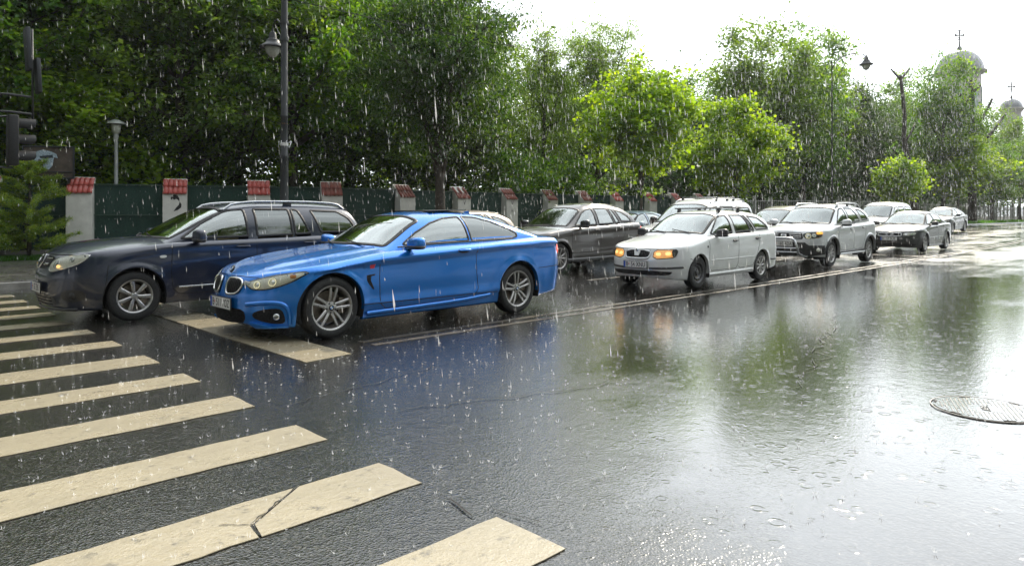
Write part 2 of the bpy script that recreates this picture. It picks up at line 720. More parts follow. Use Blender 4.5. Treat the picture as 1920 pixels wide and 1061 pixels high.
def fnormal(F, a, b, out=None):
    e = .006
    pa = F(a + e, b) - F(a - e, b)
    pb = F(a, b + e) - F(a, b - e)
    n = np.cross(pa, pb)
    ln = np.linalg.norm(n, axis=-1, keepdims=True)
    n = n / np.maximum(ln, 1e-9)
    p = F(a, b)
    ref = out if out is not None else np.array([2.2, 0, .55])
    s_ = np.sign(((p - ref) * n).sum(-1, keepdims=True))
    s_[s_ == 0] = 1
    return p, n * s_


def resample(poly, res, closed=True, sc=(1, 1)):
    out = []
    n = len(poly)
    for i in range(n if closed else n - 1):
        a, b = np.array(poly[i], float), np.array(poly[(i + 1) % n], float)
        L = math.hypot((b[0] - a[0]) * sc[0], (b[1] - a[1]) * sc[1])
        k = max(1, int(math.ceil(L / res)))
        for j in range(k):
            out.append(tuple(a + (b - a) * j / k))
    if not closed:
        out.append(tuple(poly[-1]))
    return out


def patch(name, F, poly, mat, parent, off=.003, thick=.012, res=.035, round_=0, out=None, sc=(1, 1), bulge=0, smooth=True):
    """a piece of skin cut to an outline in the surface's own coordinates, with a turned-in edge"""
    if round_:
        poly = chaikin(poly, round_)
    pts = resample(poly, res, True, sc)
    nb = len(pts)
    P_ = np.array(pts)
    x0, y0 = P_.min(0)
    x1, y1 = P_.max(0)
    gx = np.arange(x0 + res / sc[0] * .5, x1, res / sc[0])
    gy = np.arange(y0 + res / sc[1] * .5, y1, res / sc[1])
    if len(gx) and len(gy):
        G = np.stack(np.meshgrid(gx, gy), -1).reshape(-1, 2)
        G = G[in_poly(G[:, 0], G[:, 1], pts)]
        if len(G):
            dd = np.min(np.hypot((G[:, None, 0] - P_[None, :, 0]) * sc[0], (G[:, None, 1] - P_[None, :, 1]) * sc[1]), 1)
            G = G[dd > res * .45]
    else:
        G = np.zeros((0, 2))
    allp = [Vector(p) for p in pts] + [Vector(p) for p in G.tolist()]
    v2, _, f2, ov, _, _ = delaunay_2d_cdt(allp, [], [list(range(nb))], 1, 1e-6)
    A = np.array([tuple(v) for v in v2])
    p, n = fnormal(F, A[:, 0], A[:, 1], out)
    if bulge:
        dB = np.min(np.hypot((A[:, None, 0] - P_[None, :, 0]) * sc[0], (A[:, None, 1] - P_[None, :, 1]) * sc[1]), 1)
        extra = bulge * np.sqrt(np.clip(dB / (dB.max() + 1e-9), 0, 1))[:, None]
    else:
        extra = 0
    top = p + n * (off + extra)
    faces = [tuple(f) for f in f2]
    fo = []
    for f in faces:      # consistent winding
        a, b, c = top[f[0]], top[f[1]], top[f[2]]
        fo.append(f if np.dot(np.cross(b - a, c - a), n[f[0]]) > 0 else f[::-1])
    from collections import Counter
    ed = Counter()
    for f in fo:
        for i in range(len(f)):
            a, b = f[i], f[(i + 1) % len(f)]
            ed[(a, b)] += 1
    bd = [e for e in ed if (e[1], e[0]) not in ed]
    V = top.tolist()
    if thick > 0:
        idx = {}
        low = p + n * (off - thick)
        for a, b in bd:
            for k in (a, b):
                if k not in idx:
                    idx[k] = (len(V), len(V) + 1)
                    V.append(top[k].tolist())
                    V.append(low[k].tolist())
        for a, b in bd:
            fo.append((idx[a][0], idx[a][1], idx[b][1], idx[b][0]))
    return mk(name, V, fo, mat, parent, smooth)


def ribbon(name, F, pts, wdt, mat, parent, off=.002, closed=False, res=.04, round_=0, out=None, crown=0, inset=0, mb=None):
    if round_:
        pts = chaikin(pts, round_, closed)
    q = np.array(resample(pts, res, closed))
    p, n = fnormal(F, q[:, 0], q[:, 1], out)
    m = len(p)
    if closed:
        t = np.roll(p, -1, 0) - np.roll(p, 1, 0)
    else:
        t = np.gradient(p, axis=0)
    t /= np.maximum(np.linalg.norm(t, axis=1, keepdims=True), 1e-9)
    b = np.cross(n, t)
    # make b point inwards for closed outlines
    if closed:
        c = p.mean(0)
        if np.sum((c - p) * b) < 0:
            b = -b
    hw0, hw1 = (-wdt / 2, wdt / 2) if not inset else (-inset, wdt - inset)
    rows = [p + b * hw0 + n * (off - .004), p + b * hw0 + n * off, p + b * (hw0 + hw1) / 2 + n * (off + crown), p + b * hw1 + n * off, p + b * hw1 + n * (off - .004)]
    V = np.concatenate(rows)
    F_ = []
    for r_ in range(4):
        for i in range(m if closed else m - 1):
            j = (i + 1) % m
            F_.append((r_ * m + i, r_ * m + j, (r_ + 1) * m + j, (r_ + 1) * m + i))
    if mb is not None:
        mb.add(V.tolist(), F_)
        return None
    o = mk(name, V, F_, mat, parent)
    return o


def vnormals(V, F):
    N = np.zeros_like(V)
    a = V[F[:, 0]]
    fn = np.cross(V[F[:, 2]] - a, V[F[:, 3]] - V[F[:, 1]])
    for k in range(4):
        np.add.at(N, F[:, k], fn)
    return N / np.maximum(np.linalg.norm(N, axis=1, keepdims=True), 1e-12)


def build_shell(sh, root, mat, holes_side, holes_q, side_windows_x=True, regions=None):
    """the painted shell, cut into body, doors, bonnet, boot lid and bumpers along real panel joints"""
    d = sh.d
    L = sh.L
    # ---- columns
    xs = list(sh.Rf * .5 * (1 - np.cos(np.linspace(0, math.pi / 2, 12))) * 2 * .0)
    xs = []
    a = np.linspace(0, math.pi / 2, 13)
    xs += list((1 - np.cos(a)) * .42)
    a = np.linspace(math.pi / 2, 0, 13)
    xs += list(L - (1 - np.cos(a)) * .42)
    for xw in (sh.xa, sh.xb):
        xs += list(xw - sh.Ra * np.cos(np.linspace(0, math.pi, 27)))
        xs += [xw - sh.Ra - .0015, xw + sh.Ra + .0015]
    xs += list(np.arange(.45, L - .45, .05))
    dr = d.get('doors', [])
    for d0, d1 in dr:
        xs += [d0, d1]
    xs += [sh.xcowl, sh.xdeck]
    xs = np.array(sorted(xs))
    must = set(np.round([v for dd in dr for v in dd] + [sh.xcowl, sh.xdeck], 5).tolist())
    keep = [xs[0]]
    for v in xs[1:]:
        near_arch = min(abs(abs(v - sh.xa) - sh.Ra), abs(abs(v - sh.xb) - sh.Ra)) < .02 or abs(v - sh.xa) < sh.Ra or abs(v - sh.xb) < sh.Ra
        lim = .0005 if near_arch else .014
        if v - keep[-1] > lim or round(v, 5) in must:
            if round(v, 5) in must and v - keep[-1] < .006 and round(keep[-1], 5) not in must:
                keep[-1] = v
            else:
                keep.append(v)
    xs = np.array(keep)
    nx = len(xs)
    fr = np.concatenate([np.linspace(0, .9, 24), np.array([.925, .945, .96, .974, .985, .993, 1.0])])
    nr = len(fr)
    zl = sh.arch(xs)
    # columns just outside an arch keep the sill height
    for xw in (sh.xa, sh.xb):
        for sgn in (-1, 1):
            m_ = np.isclose(xs, xw + sgn * (sh.Ra + .0015), atol=1e-4)
            zl[m_] = sh.zlo(xs[m_])
    zt = sh.zs(xs)
    Z = zl[None, :] + (zt - zl)[None, :] * fr[:, None]
    X = np.broadcast_to(xs[None, :], Z.shape)
    PL = sh.P(X, Z, -1)
    PR = PL * np.array([1, -1, 1])
    V, F, T = [], [], []

    def addgrid(P, tags, flip=False):
        r, c, _ = P.shape
        base = sum(len(v) for v in V)
        V.append(P.reshape(-1, 3))
        i, j = np.meshgrid(np.arange(r - 1), np.arange(c - 1), indexing='ij')
        a = (i * c + j).ravel() + base
        q = np.stack([a, a + 1, a + c + 1, a + c], -1)
        if flip:
            q = q[:, ::-1]
        F.append(q)
        T.append(tags.ravel())
    xm = (xs[:-1] + xs[1:]) / 2
    zm = (Z[:-1, :-1] + Z[1:, 1:] + Z[1:, :-1] + Z[:-1, 1:]) / 4
    tg = np.zeros((nr - 1, nx - 1), int)
    names = ['body']

    def region(name):
        names.append(name)
        return len(names) - 1
    fbz, rbz = cv(d['fbz']), cv(d['rbz'])
    fb = region('front_bumper')
    rb = region('rear_bumper')
    mfb = (xm[None, :] < sh.xa - sh.Ra * .2) & (zm < fbz(np.broadcast_to(xm, zm.shape)))
    mrb = (xm[None, :] > sh.xb + sh.Ra * .2) & (zm < rbz(np.broadcast_to(xm, zm.shape)))
    tg[mfb] = fb
    tg[mrb] = rb
    for side, P, flip in ((0, PL, False), (1, PR, True)):
        t2 = tg.copy()
        for (d0, d1) in dr:
            k = region('door')
            m_ = (xm[None, :] > d0) & (xm[None, :] < d1) & (zm > sh.zlo(np.broadcast_to(xm, zm.shape)) + d.get('sill', .11))
            t2[m_] = k
        # turned-in lower edge
        lip = P[0:1].copy()
        lip[..., 1] *= .94
        P2 = np.concatenate([lip, P], 0)
        t3 = np.concatenate([t2[0:1], t2], 0)
        addgrid(P2, t3, flip)
    # ---- tops
    fw = np.array([-1, -.985, -.96, -.92, -.86, -.78, -.7, -.6, -.5, -.4, -.3, -.2, -.1, 0])
    fw = np.concatenate([fw, -fw[:-1][::-1]])
    TL, TR = PL[-1], PR[-1]
    bon = region('bonnet')
    boot = region('boot_lid')
    for (lo, hi, zc, pw, reg) in ((-1, sh.xcowl, sh.zc, d.get('hp', 2.4), bon), (sh.xdeck, L + 1, sh.zcr, 2.6, boot)):
        m_ = np.where((xs >= lo - 1e-6) & (xs <= hi + 1e-6))[0]
        if len(m_) < 2:
            continue
        xx = xs[m_]
        a_ = (fw[:, None] + 1) / 2
        base = TL[m_][None] * (1 - a_[..., None]) + TR[m_][None] * a_[..., None]
        xc = zc(xx)
        dz = (xc - zt[m_])[None] * (1 - np.abs(fw[:, None]) ** pw)
        if reg == bon:
            for (fc, amp, wd, x0, x1, dr_) in d.get('hood_ribs', []):
                env = (sm((xx - x0) / .3) * sm((x1 - xx) / .3))[None]
                fcx = fc + dr_ * (xx[None] - x0)
                dz = dz + amp * env * np.exp(-((np.abs(fw[:, None]) - fcx) / wd) ** 2)
        base[..., 2] += dz
        fm = (fw[:-1] + fw[1:]) / 2
        t2 = np.zeros((len(fw) - 1, len(xx) - 1), int)
        xmm = (xx[:-1] + xx[1:]) / 2
        if reg == bon:
            t2[(np.abs(fm)[:, None] < .86) & (xmm[None] > d.get('xbon', .12))] = reg
        else:
            t2[(np.abs(fm)[:, None] < .86) & (xmm[None] < L - .05)] = reg
        addgrid(base, t2)
    # ledges between the cowl and the tail
    m_ = np.where((xs >= sh.xcowl - 1e-6) & (xs <= sh.xdeck + 1e-6))[0]
    for P, flip in ((TL, True), (TR, False)):
        a0 = P[m_]
        a1 = a0 * np.array([1, .99, 1])
        a2 = a0 * np.array([1, .93, 1]) + np.array([0, 0, .000])
        g = np.stack([a0, a1, a2], 0)
        addgrid(g, np.zeros((2, len(m_) - 1), int), not flip)
    # ---- greenhouse
    xx = np.linspace(sh.xg0, sh.xg1, 900)
    zz = sh.prof(xx)
    al = np.concatenate([[0], np.cumsum(np.hypot(np.diff(xx), np.diff(zz)))])
    ns = int(al[-1] / .028)
    st = np.interp(np.linspace(0, al[-1], ns), al, xx)
    th = np.linspace(0, math.pi / 2, 30)
    q = np.cos(th) ** (2 / sh.ng)
    q[-1] = 0
    q = np.concatenate([q, -q[:-1][::-1]])
    XX, QQ = np.meshgrid(st, q, indexing='xy')
    PG = sh.Gq(XX, QQ)
    # exact height for the steep sides
    thh = np.concatenate([th, th[:-1][::-1]])
    zb, zt2 = sh.gsec(XX)
    zex = zb + (zt2 - zb) * (np.sin(thh)[:, None] ** (2 / sh.ng))
    wb = sh.wb(np.minimum(XX, L - .10))
    PG[..., 2] = zex
    PG[..., 1] = -QQ * wb * (1 - sh.tum * (zex - zb))
    ce = (PG[:-1, :-1] + PG[1:, 1:] + PG[1:, :-1] + PG[:-1, 1:]) / 4
    xq = (XX[:-1, :-1] + XX[1:, 1:]) / 2
    qq = (QQ[:-1, :-1] + QQ[1:, 1:]) / 2
    tgp = np.zeros(xq.shape, int)
    for poly in holes_side:
        tgp[in_poly(ce[..., 0], ce[..., 2], poly) & (np.abs(qq) > .35)] = -1
    for poly in holes_q:
        tgp[in_poly(xq, qq, poly)] = -1
    rf = region('roof')
    tgp[(tgp == 0) & (np.abs(qq) < .86) & (xq > d['xroof'][0]) & (xq < d['xroof'][1])] = rf
    addgrid(PG, tgp)
    # close the back of the greenhouse
    V_ = np.concatenate(V)
    F_ = np.concatenate(F)
    T_ = np.concatenate(T)
    # weld for shading normals
    key = np.round(V_ * 5000).astype(np.int64)
    _, inv = np.unique(key, axis=0, return_inverse=True)
    inv = inv.ravel()
    VW = np.zeros((inv.max() + 1, 3))
    VW[inv] = V_
    FW = inv[F_]
    ok = T_ >= 0
    NW = vnormals(VW, FW)
    for k, nm in enumerate(names):
        f = FW[(T_ == k)]
        if len(f) == 0:
            continue
        used, fi = np.unique(f, return_inverse=True)
        fi = fi.reshape(f.shape)
        faces = []
        for q4 in fi.tolist():
            u = []
            for i_ in q4:
                if i_ not in u:
                    u.append(i_)
            if len(u) >= 3:
                faces.append(tuple(u))
        mk(nm, VW[used], faces, mat, root, True, normals=[tuple(n) for n in NW[used]])


# ------------------------------------------------------------------ wheels
def bar(mb, r0, r1, w0, w1, y0, y1, ang, lat0=0, lat1=0, t=.02, dish=0, n=5, hub=.02):
    """one spoke: crowned bar from radius r0 to r1 (outer face towards -Y)"""
    rows = []
    ca, sa = math.cos(ang), math.sin(ang)
    for i in range(n + 1):
        u = i / n
        r = r0 + (r1 - r0) * u
        w_ = (w0 + (w1 - w0) * u) / 2
        lat = lat0 + (lat1 - lat0) * u
        y = y0 + (y1 - y0) * u - dish * math.sin(u * math.pi)
        sec = [(-w_, y + t), (-w_ * .92, y + .004), (-w_ * .5, y - .002), (w_ * .5, y - .002), (w_ * .92, y + .004), (w_, y + t)]
        rows.append([(r * ca - (lat + s) * sa, yy, r * sa + (lat + s) * ca) for s, yy in sec])
    v = [p for r_ in rows for p in r_]
    f = []
    for i in range(n):
        for k in range(5):
            f.append((i * 6 + k, i * 6 + k + 1, (i + 1) * 6 + k + 1, (i + 1) * 6 + k))
        f.append((i * 6 + 5, i * 6, (i + 1) * 6, (i + 1) * 6 + 5))
    mb.add(v, f)


wheel_cache = {}


def wheel_meshes(style, Rt, Rr, wd):
    """returns list of (part name, object) at origin, outer face towards -Y"""
    key = (style, Rt, Rr, wd)
    if key in wheel_cache:
        return wheel_cache[key]
    out = []
    h = wd / 2
    t = MB()
    k = Rt - Rr
    t.lathe([(Rr - .012, h * .8), (Rr + .004, h * .93), (Rr + k * .35, h), (Rr + k * .7, h * .97), (Rt - .014, h * .84), (Rt - .003, h * .66),
             (Rt, h * .4), (Rt, h * .36), (Rt - .007, h * .35), (Rt - .007, h * .29), (Rt, h * .28), (Rt, h * .06), (Rt - .007, h * .05), (Rt - .007, -h * .05),
             (Rt, -h * .06), (Rt, -h * .28), (Rt - .007, -h * .29), (Rt - .007, -h * .35), (Rt, -h * .36), (Rt, -h * .4), (Rt - .003, -h * .66),
             (Rt - .014, -h * .84), (Rt - .02, -h * .86), (Rr + k * .72, -h * .975), (Rr + k * .7, -h * .985), (Rr + k * .35, -h * 1.01), (Rr + .012, -h * .97), (Rr + .004, -h * .93), (Rr - .012, -h * .8)], 48, 'y')
    out.append(('tyre', auto_smooth(mk('tyre', t.v, t.f, M_['rubber']), 40)))
    metal = {'steel': M_['steel_dark'], 'cap': M_['alloy'], 'dark5': M_['alloy']}.get(style, M_['alloy'])
    r = MB()
    r.lathe([(Rr - .012, h * .8), (Rr - .03, h * .6), (Rr - .035, -h * .3), (Rr - .02, -h * .72), (Rr - .014, -h * .88), (Rr - .004, -h * .97), (Rr + .006, -h * .98), (Rr + .008, -h * .92)], 48, 'y')
    out.append(('rim', auto_smooth(mk('rim', r.v, r.f, metal), 50)))
    dsc = MB()
    dsc.lathe([(.03, 0.0), (Rr * .35, 0.0), (Rr * .36, .015), (Rr * .74, .015), (Rr * .74, .035), (.03, .035)], 36, 'y', c=(0, -h * .15, 0))
    dsc.box((Rr * .62, -h * .22, .03), (.09, .06, .17), None, .012)
    out.append(('brake_disc', auto_smooth(mk('brake_disc', dsc.v, dsc.f, M_['disc']))))
    yb = -h * .78
    sp = []
    if style == 'double5':
        for i in range(5):
            a = math.pi / 2 + i * 2 * math.pi / 5
            for s_ in (-1, 1):
                b = MB()
                bar(b, .045, Rr - .018, .036, .030, yb + .012, yb - .012, a, s_ * .020, s_ * .038, dish=.008)
                sp.append(b)
    elif style == 'seven':
        for i in range(7):
            b = MB()
            bar(b, .03, Rr - .018, .034, .058, yb + .004, yb - .008, math.pi / 2 + i * 2 * math.pi / 7, dish=.006)
            sp.append(b)
    elif style == 'five':
        for i in range(5):
            b = MB()
            bar(b, .03, Rr - .018, .05, .085, yb + .01, yb - .008, math.pi / 2 + i * 2 * math.pi / 5, dish=.01)
            sp.append(b)
    elif style == 'y5':
        for i in range(5):
            a = math.pi / 2 + i * 2 * math.pi / 5
            for s_ in (-1, 1):
                b = MB()
                bar(b, .04, Rr - .018, .04, .026, yb + .01, yb - .006, a, s_ * .012, s_ * .06, dish=.006)
                sp.append(b)
    elif style == 'cap':
        for i in range(9):
            a = math.pi / 2 + i * 2 * math.pi / 9
            b = MB()
            bar(b, .035, Rr - .02, .022, .042, yb + .002, yb - .004, a, 0, .012, dish=.006)
            sp.append(b)
    for b in sp:
        o = mk('spoke', b.v, b.f, metal)
        auto_smooth(o, 30)
        out.append(('spoke', o))
    if style == 'steel':
        b = MB()
        b.lathe([(0, yb + .02), (.03, yb + .02), (.045, yb + .012), (.07, yb + .03), (Rr * .45, yb + .035), (Rr * .6, yb + .004), (Rr * .68, yb + .002), (Rr * .8, yb + .045), (Rr - .02, yb + .05)], 40, 'y')
        out.append(('wheel_disc', auto_smooth(mk('wheel_disc', b.v, b.f, metal))))
        b = MB()
        for i in range(12):
            a = i * 2 * math.pi / 12
            b.lathe([(0, yb + .016), (.013, yb + .018)], 10, 'y', c=(Rr * .72 * math.cos(a), 0, Rr * .72 * math.sin(a)))
        b2 = MB()
        for i in range(12):
            a = i * 2 * math.pi / 12
            b2.blob((Rr * .73 * math.cos(a), yb + .016, Rr * .73 * math.sin(a)), (.034, .012, .022), .8, Matrix.Rotation(-a, 3, 'Y'), 10, 6)
        out.append(('vent_hole', mk('vent_hole', b2.v, b2.f, M_['seam'])))
        b = MB()
        b.lathe([(Rr * .93, yb + .005), (Rr * .985, yb - .006), (Rr + .004, yb - .004)], 40, 'y')
        out.append(('rim_edge', auto_smooth(mk('rim_edge', b.v, b.f, M_['satin']))))
    hb = MB()
    hr = .062 if style == 'double5' else (.045 if style != 'cap' else .05)
    hb.lathe([(0, yb - .002), (.03, yb - .002), (.034, yb - .001), (hr, yb + .006), (hr + .012, yb + .02), (hr + .014, yb + .06)], 28, 'y')
    out.append(('hub', auto_smooth(mk('hub', hb.v, hb.f, metal))))
    nb = MB()
    nn = 5 if style in ('double5', 'five', 'y5', 'steel') else 4
    for i in range(nn):
        a = -math.pi / 2 + i * 2 * math.pi / nn + (0 if style != 'double5' else 0)
        nb.lathe([(0, -.012), (.009, -.012), (.011, 0), (.0115, .004)], 8, 'y', c=(.052 * math.cos(a), yb + .012, .052 * math.sin(a)))
    out.append(('lug_bolts', mk('lug_bolts', nb.v, nb.f, M_['seam'])))
    if style == 'double5':
        cpo = MB()
        cpo.lathe([(0, yb - .006), (.028, yb - .006), (.0315, yb - .003)], 24, 'y')
        out.append(('centre_cap', mk('centre_cap', cpo.v, cpo.f, M_['trim_black'])))
        for kk, mm in ((0, 'badge_blue'), (1, 'badge_white'), (2, 'badge_blue'), (3, 'badge_white')):
            q = MB()
            a0 = kk * math.pi / 2
            pts = [(0, 0)] + [(.018 * math.cos(a0 + j * math.pi / 12), .018 * math.sin(a0 + j * math.pi / 12)) for j in range(7)]
            q.add([(x, yb - .0075, z) for x, z in pts], [tuple(range(8))])
            out.append(('cap_quarter', mk('cap_quarter', q.v, q.f, M_[mm])))
    for nm, o in out:
        COL.objects.unlink(o)
    wheel_cache[key] = out
    return out


def add_wheel(root, x, y, Rt, Rr, wd, style, side, name='wheel', steer=0):
    hub = bpy.data.objects.new(name, None)
    hub.empty_display_size = .1
    link(hub, root)
    hub.location = (x, y, Rt)
    if side > 0:
        hub.rotation_euler = (0, rnd.uniform(0, 1), math.pi + steer)
    else:
        hub.rotation_euler = (0, rnd.uniform(-.2, .2) if style == 'double5' else rnd.uniform(0, 6), steer)
    for nm, o in wheel_meshes(style, Rt, Rr, wd):
        c = bpy.data.objects.new(nm, o.data)
        link(c, hub)
        if nm in ('lug_bolts', 'vent_hole'):
            c['kind'] = 'stuff'
    return hub


# ------------------------------------------------------------------ plates, badges
def frame_at(F, a, b, out=None, off=0):
    """matrix: local X along +a, Y up, Z out of the surface"""
    a_, b_ = np.array([float(a)]), np.array([float(b)])
    p, n = fnormal(F, a_, b_, out)
    n = Vector(n[0])
    t = Vector((F(a_ + .01, b_) - F(a_ - .01, b_))[0]).normalized()
    t = (t - n * t.dot(n)).normalized()
    y = n.cross(t)
    M = Matrix((t, y, n)).transposed().to_4x4()
    M.translation = Vector(p[0]) + n * off
    return M


def plate(root, x, z, W_, txt, name='number_plate', yc=0, tilt=0, red=True):
    """number plate facing the front (-X); the viewer sees the car's right-hand side on the left"""
    M = Matrix(((0, 0, -1, x), (-1, 0, 0, yc), (0, 1, 0, z), (0, 0, 0, 1)))
    # local X -> -Y (to the viewer's right), Y -> up, Z -> -X
    if tilt:
        M = M @ Matrix.Rotation(tilt, 4, 'X')
    fr = MB()
    fr.box((0, 0, -.006), (W_ + .02, .132, .012), None, .004)
    f = mk('plate_holder', [M @ Vector(v) for v in fr.v], fr.f, M_['black_plastic'], root, False)
    pl = MB()
    pl.box((0, 0, .001), (W_, .112, .005), None, .0015)
    p = mk(name, [M @ Vector(v) for v in pl.v], pl.f, M_['plate'], root, False)
    bl = MB()
    bl.box((-W_ / 2 + .022, 0, .0045), (.04, .108, .001))
    mk('plate_band', [M @ Vector(v) for v in bl.v], bl.f, M_['plate_blue'], p, False)
    if red and ' ' in txt:
        a, b = txt.split(' ', 1)
    else:
        a, b = '', txt
    if a:
        text_obj('plate_letter', a, .118, M_['ink'], p, M @ Matrix.Translation((-W_ / 2 + .076, -.002, .0038)), .0006, .74, bold=.001)
        rd = MB()
        rd.box((-W_ / 2 + .116, .006, .0042), (.016, .024, .0012), None)
        mk('plate_seal', [M @ Vector(v) for v in rd.v], rd.f, M_['ink_red'], p, False)
        text_obj('plate_letters', b, .118, M_['ink'], p, M @ Matrix.Translation((.066, -.002, .0038)), .0006, .76, bold=.001)
    else:
        text_obj('plate_letters', b, .098, M_['ink'], p, M @ Matrix.Translation((.018, -.002, .0038)), .0006, .80, bold=.0012)
    return p


def tubeobj(name, pts, rad, mat, parent, seg=8):
    b = MB()
    b.tube(pts, rad, seg)
    return auto_smooth(mk(name, b.v, b.f, mat, parent), 60)


def mirror(root, sh, x, z, mat, side, size=(.13, .24, .16), lower=True):
    p = sh.P(np.array([x]), np.array([float(sh.zs(x))]), side)[0]
    y = p[1] + side * (size[1] * .5 + .04)
    m = MB()
    m.blob((x, y, z), size, .62, Matrix.Rotation(side * .12, 3, 'X'), 22, 14)
    o = mk('wing_mirror', m.v, m.f, mat, root)
    a = MB()
    a.box((x + .01, p[1] + side * .035, z - size[2] * .38), (.07, .13, .035), None, .01)
    auto_smooth(mk('mirror_arm', a.v, a.f, M_['black_plastic'], o))
    g = MB()
    g.box((x + size[0] * .42, y, z), (.012, size[1] * .8, size[2] * .72), None, .005)
    mk('mirror_glass', g.v, g.f, M_['chrome'], o)
    if lower:
        b = MB()
        b.blob((x - .002, y, z - size[2] * .30), (size[0] * 1.02, size[1] * 1.0, size[2] * .42), .62, None, 20, 10)
        mk('mirror_base', b.v, b.f, M_['black_plastic'], o)
    return o


def handle(root, F, x, z, mat, side, length=.2, recess=True):
    M = frame_at(F, x, z, None, .0)
    s_ = 1
    if recess:
        poly = [(x - .09 + .09 * (1 - math.cos(a)) , z + .028 * math.sin(a)) for a in np.linspace(0, 2 * math.pi, 16, endpoint=False)]
        patch('handle_recess', F, poly, M_['seam'], root, .0015, .004, .03)
    b = MB()
    b.blob((0, 0, .026), (length, .030, .022), .55, None, 16, 8)
    o = mk('door_handle', [M @ Vector(v) for v in b.v], b.f, mat, root)
    return o


def window(root, name, F, poly, mat, ring=.035, frame=None, out=None, sc=(1, 1), round_=1, trim=None):
    g = patch(name, F, poly, mat, root, -.003, 0, .05, 0, out, sc)
    fo = ribbon('frame', F, poly, ring, frame or M_['rubber_trim'], g, .003, True, .04, 0, out, 0, .010)
    if trim:
        ribbon('trim', F, poly, .014, trim, g, .0055, True, .04, 0, out, .001, .013)
    return g


def seat(root, x, y, z, mat, head=None):
    b = MB()
    b.blob((x, y, z + .10), (.52, .50, .22), .5)
    b.blob((x + .30, y, z + .42), (.18, .48, .68), .5, Matrix.Rotation(.28, 3, 'Y'))
    o = mk('seat', b.v, b.f, mat, root)
    h = MB()
    h.blob((x + .39, y, z + .80), (.11, .27, .19), .55)
    mk('headrest', h.v, h.f, head or mat, o)
    return o


def interior(root, sh, zf=.35, seatm=None, headm=None, xs_=1.95, roofz=1.2):
    w_ = sh.W / 2 - .32
    seatm = seatm or M_['seatfab']
    seat(root, xs_, -.37, zf, seatm)
    seat(root, xs_, .37, zf, seatm, headm)
    b = MB()
    b.blob((xs_ + .95, 0, zf + .12), (.5, 1.2, .24), .4)
    b.blob((xs_ + 1.22, 0, zf + .40), (.16, 1.2, .60), .4, Matrix.Rotation(.3, 3, 'Y'))
    mk('rear_bench', b.v, b.f, seatm, root)
    zc = float(sh.zs(sh.xcowl)) - .06
    b = MB()
    b.blob((sh.xcowl + .35, 0, zc - .12), (.75, sh.W * .82, .30), .45)
    mk('dashboard', b.v, b.f, M_['inner'], root)
    Mx = Matrix.Rotation(R(65), 3, 'Y')
    st = MB()
    st.tube([Vector((xs_ - .42, -.37, zc - .02)) + Mx @ Vector((.18 * math.cos(a), .18 * math.sin(a), 0)) for a in np.linspace(0, 2 * math.pi, 25)], .014, 6)
    mk('steering_wheel', st.v, st.f, M_['inner'], root)
    t = MB()
    t.box(((sh.xcowl + sh.xdeck) / 2, 0, .34), (sh.xdeck - sh.xcowl + .3, sh.W * .8, .05))
    for s_ in (-1, 1):
        t.box(((sh.xcowl + sh.xdeck) / 2, s_ * (sh.W / 2 - .13), .62), (sh.xdeck - sh.xcowl, .03, .5))
    mk('cabin_floor', t.v, t.f, M_['inner'], root, False)


def underbody(root, sh):
    L = sh.L
    b = MB()
    zf = float(sh.zlo(L / 2)) + .02
    x0, x1 = sh.xa + sh.Ra, sh.xb - sh.Ra
    b.box(((x0 + x1) / 2, 0, zf + .06), (x1 - x0, sh.W * .88, .10))
    b.box((sh.xa - .02, 0, zf + .12), (sh.Ra * 2 + .1, sh.W * .88 - .56, .16))
    b.box((sh.xb, 0, zf + .14), (sh.Ra * 2 + .1, sh.W * .88 - .56, .16))
    b.box(((sh.xa - sh.Ra + .25) / 2 + .03, 0, zf + .07), (max(.1, sh.xa - sh.Ra - .22), sh.W * .55, .06))
    b.box(((sh.xb + sh.Ra + L - .35) / 2, 0, zf + .16), (L - .35 - sh.xb - sh.Ra, sh.W * .70, .06))
    mk('underbody', b.v, b.f, M_['under'], root, False)
    for xw in (sh.xa, sh.xb):
        for s_ in (-1, 1):
            yo = float(sh.hw(xw, sh.R + sh.Ra)) * float(sh.plan(xw)) * .985
            yi = yo - .36
            l = MB()
            l.lathe([(sh.Ra + .004, s_ * yo), (sh.Ra + .006, s_ * yi)], 28, 'y', c=(xw, 0, sh.R), a0=-.35, a1=math.pi + .35)
            l.lathe([(.05, s_ * yi), (sh.Ra + .006, s_ * yi)], 28, 'y', c=(xw, 0, sh.R), a0=-.35, a1=math.pi + .35)
            mk('wheel_arch_liner', l.v, l.f, M_['under'], root)


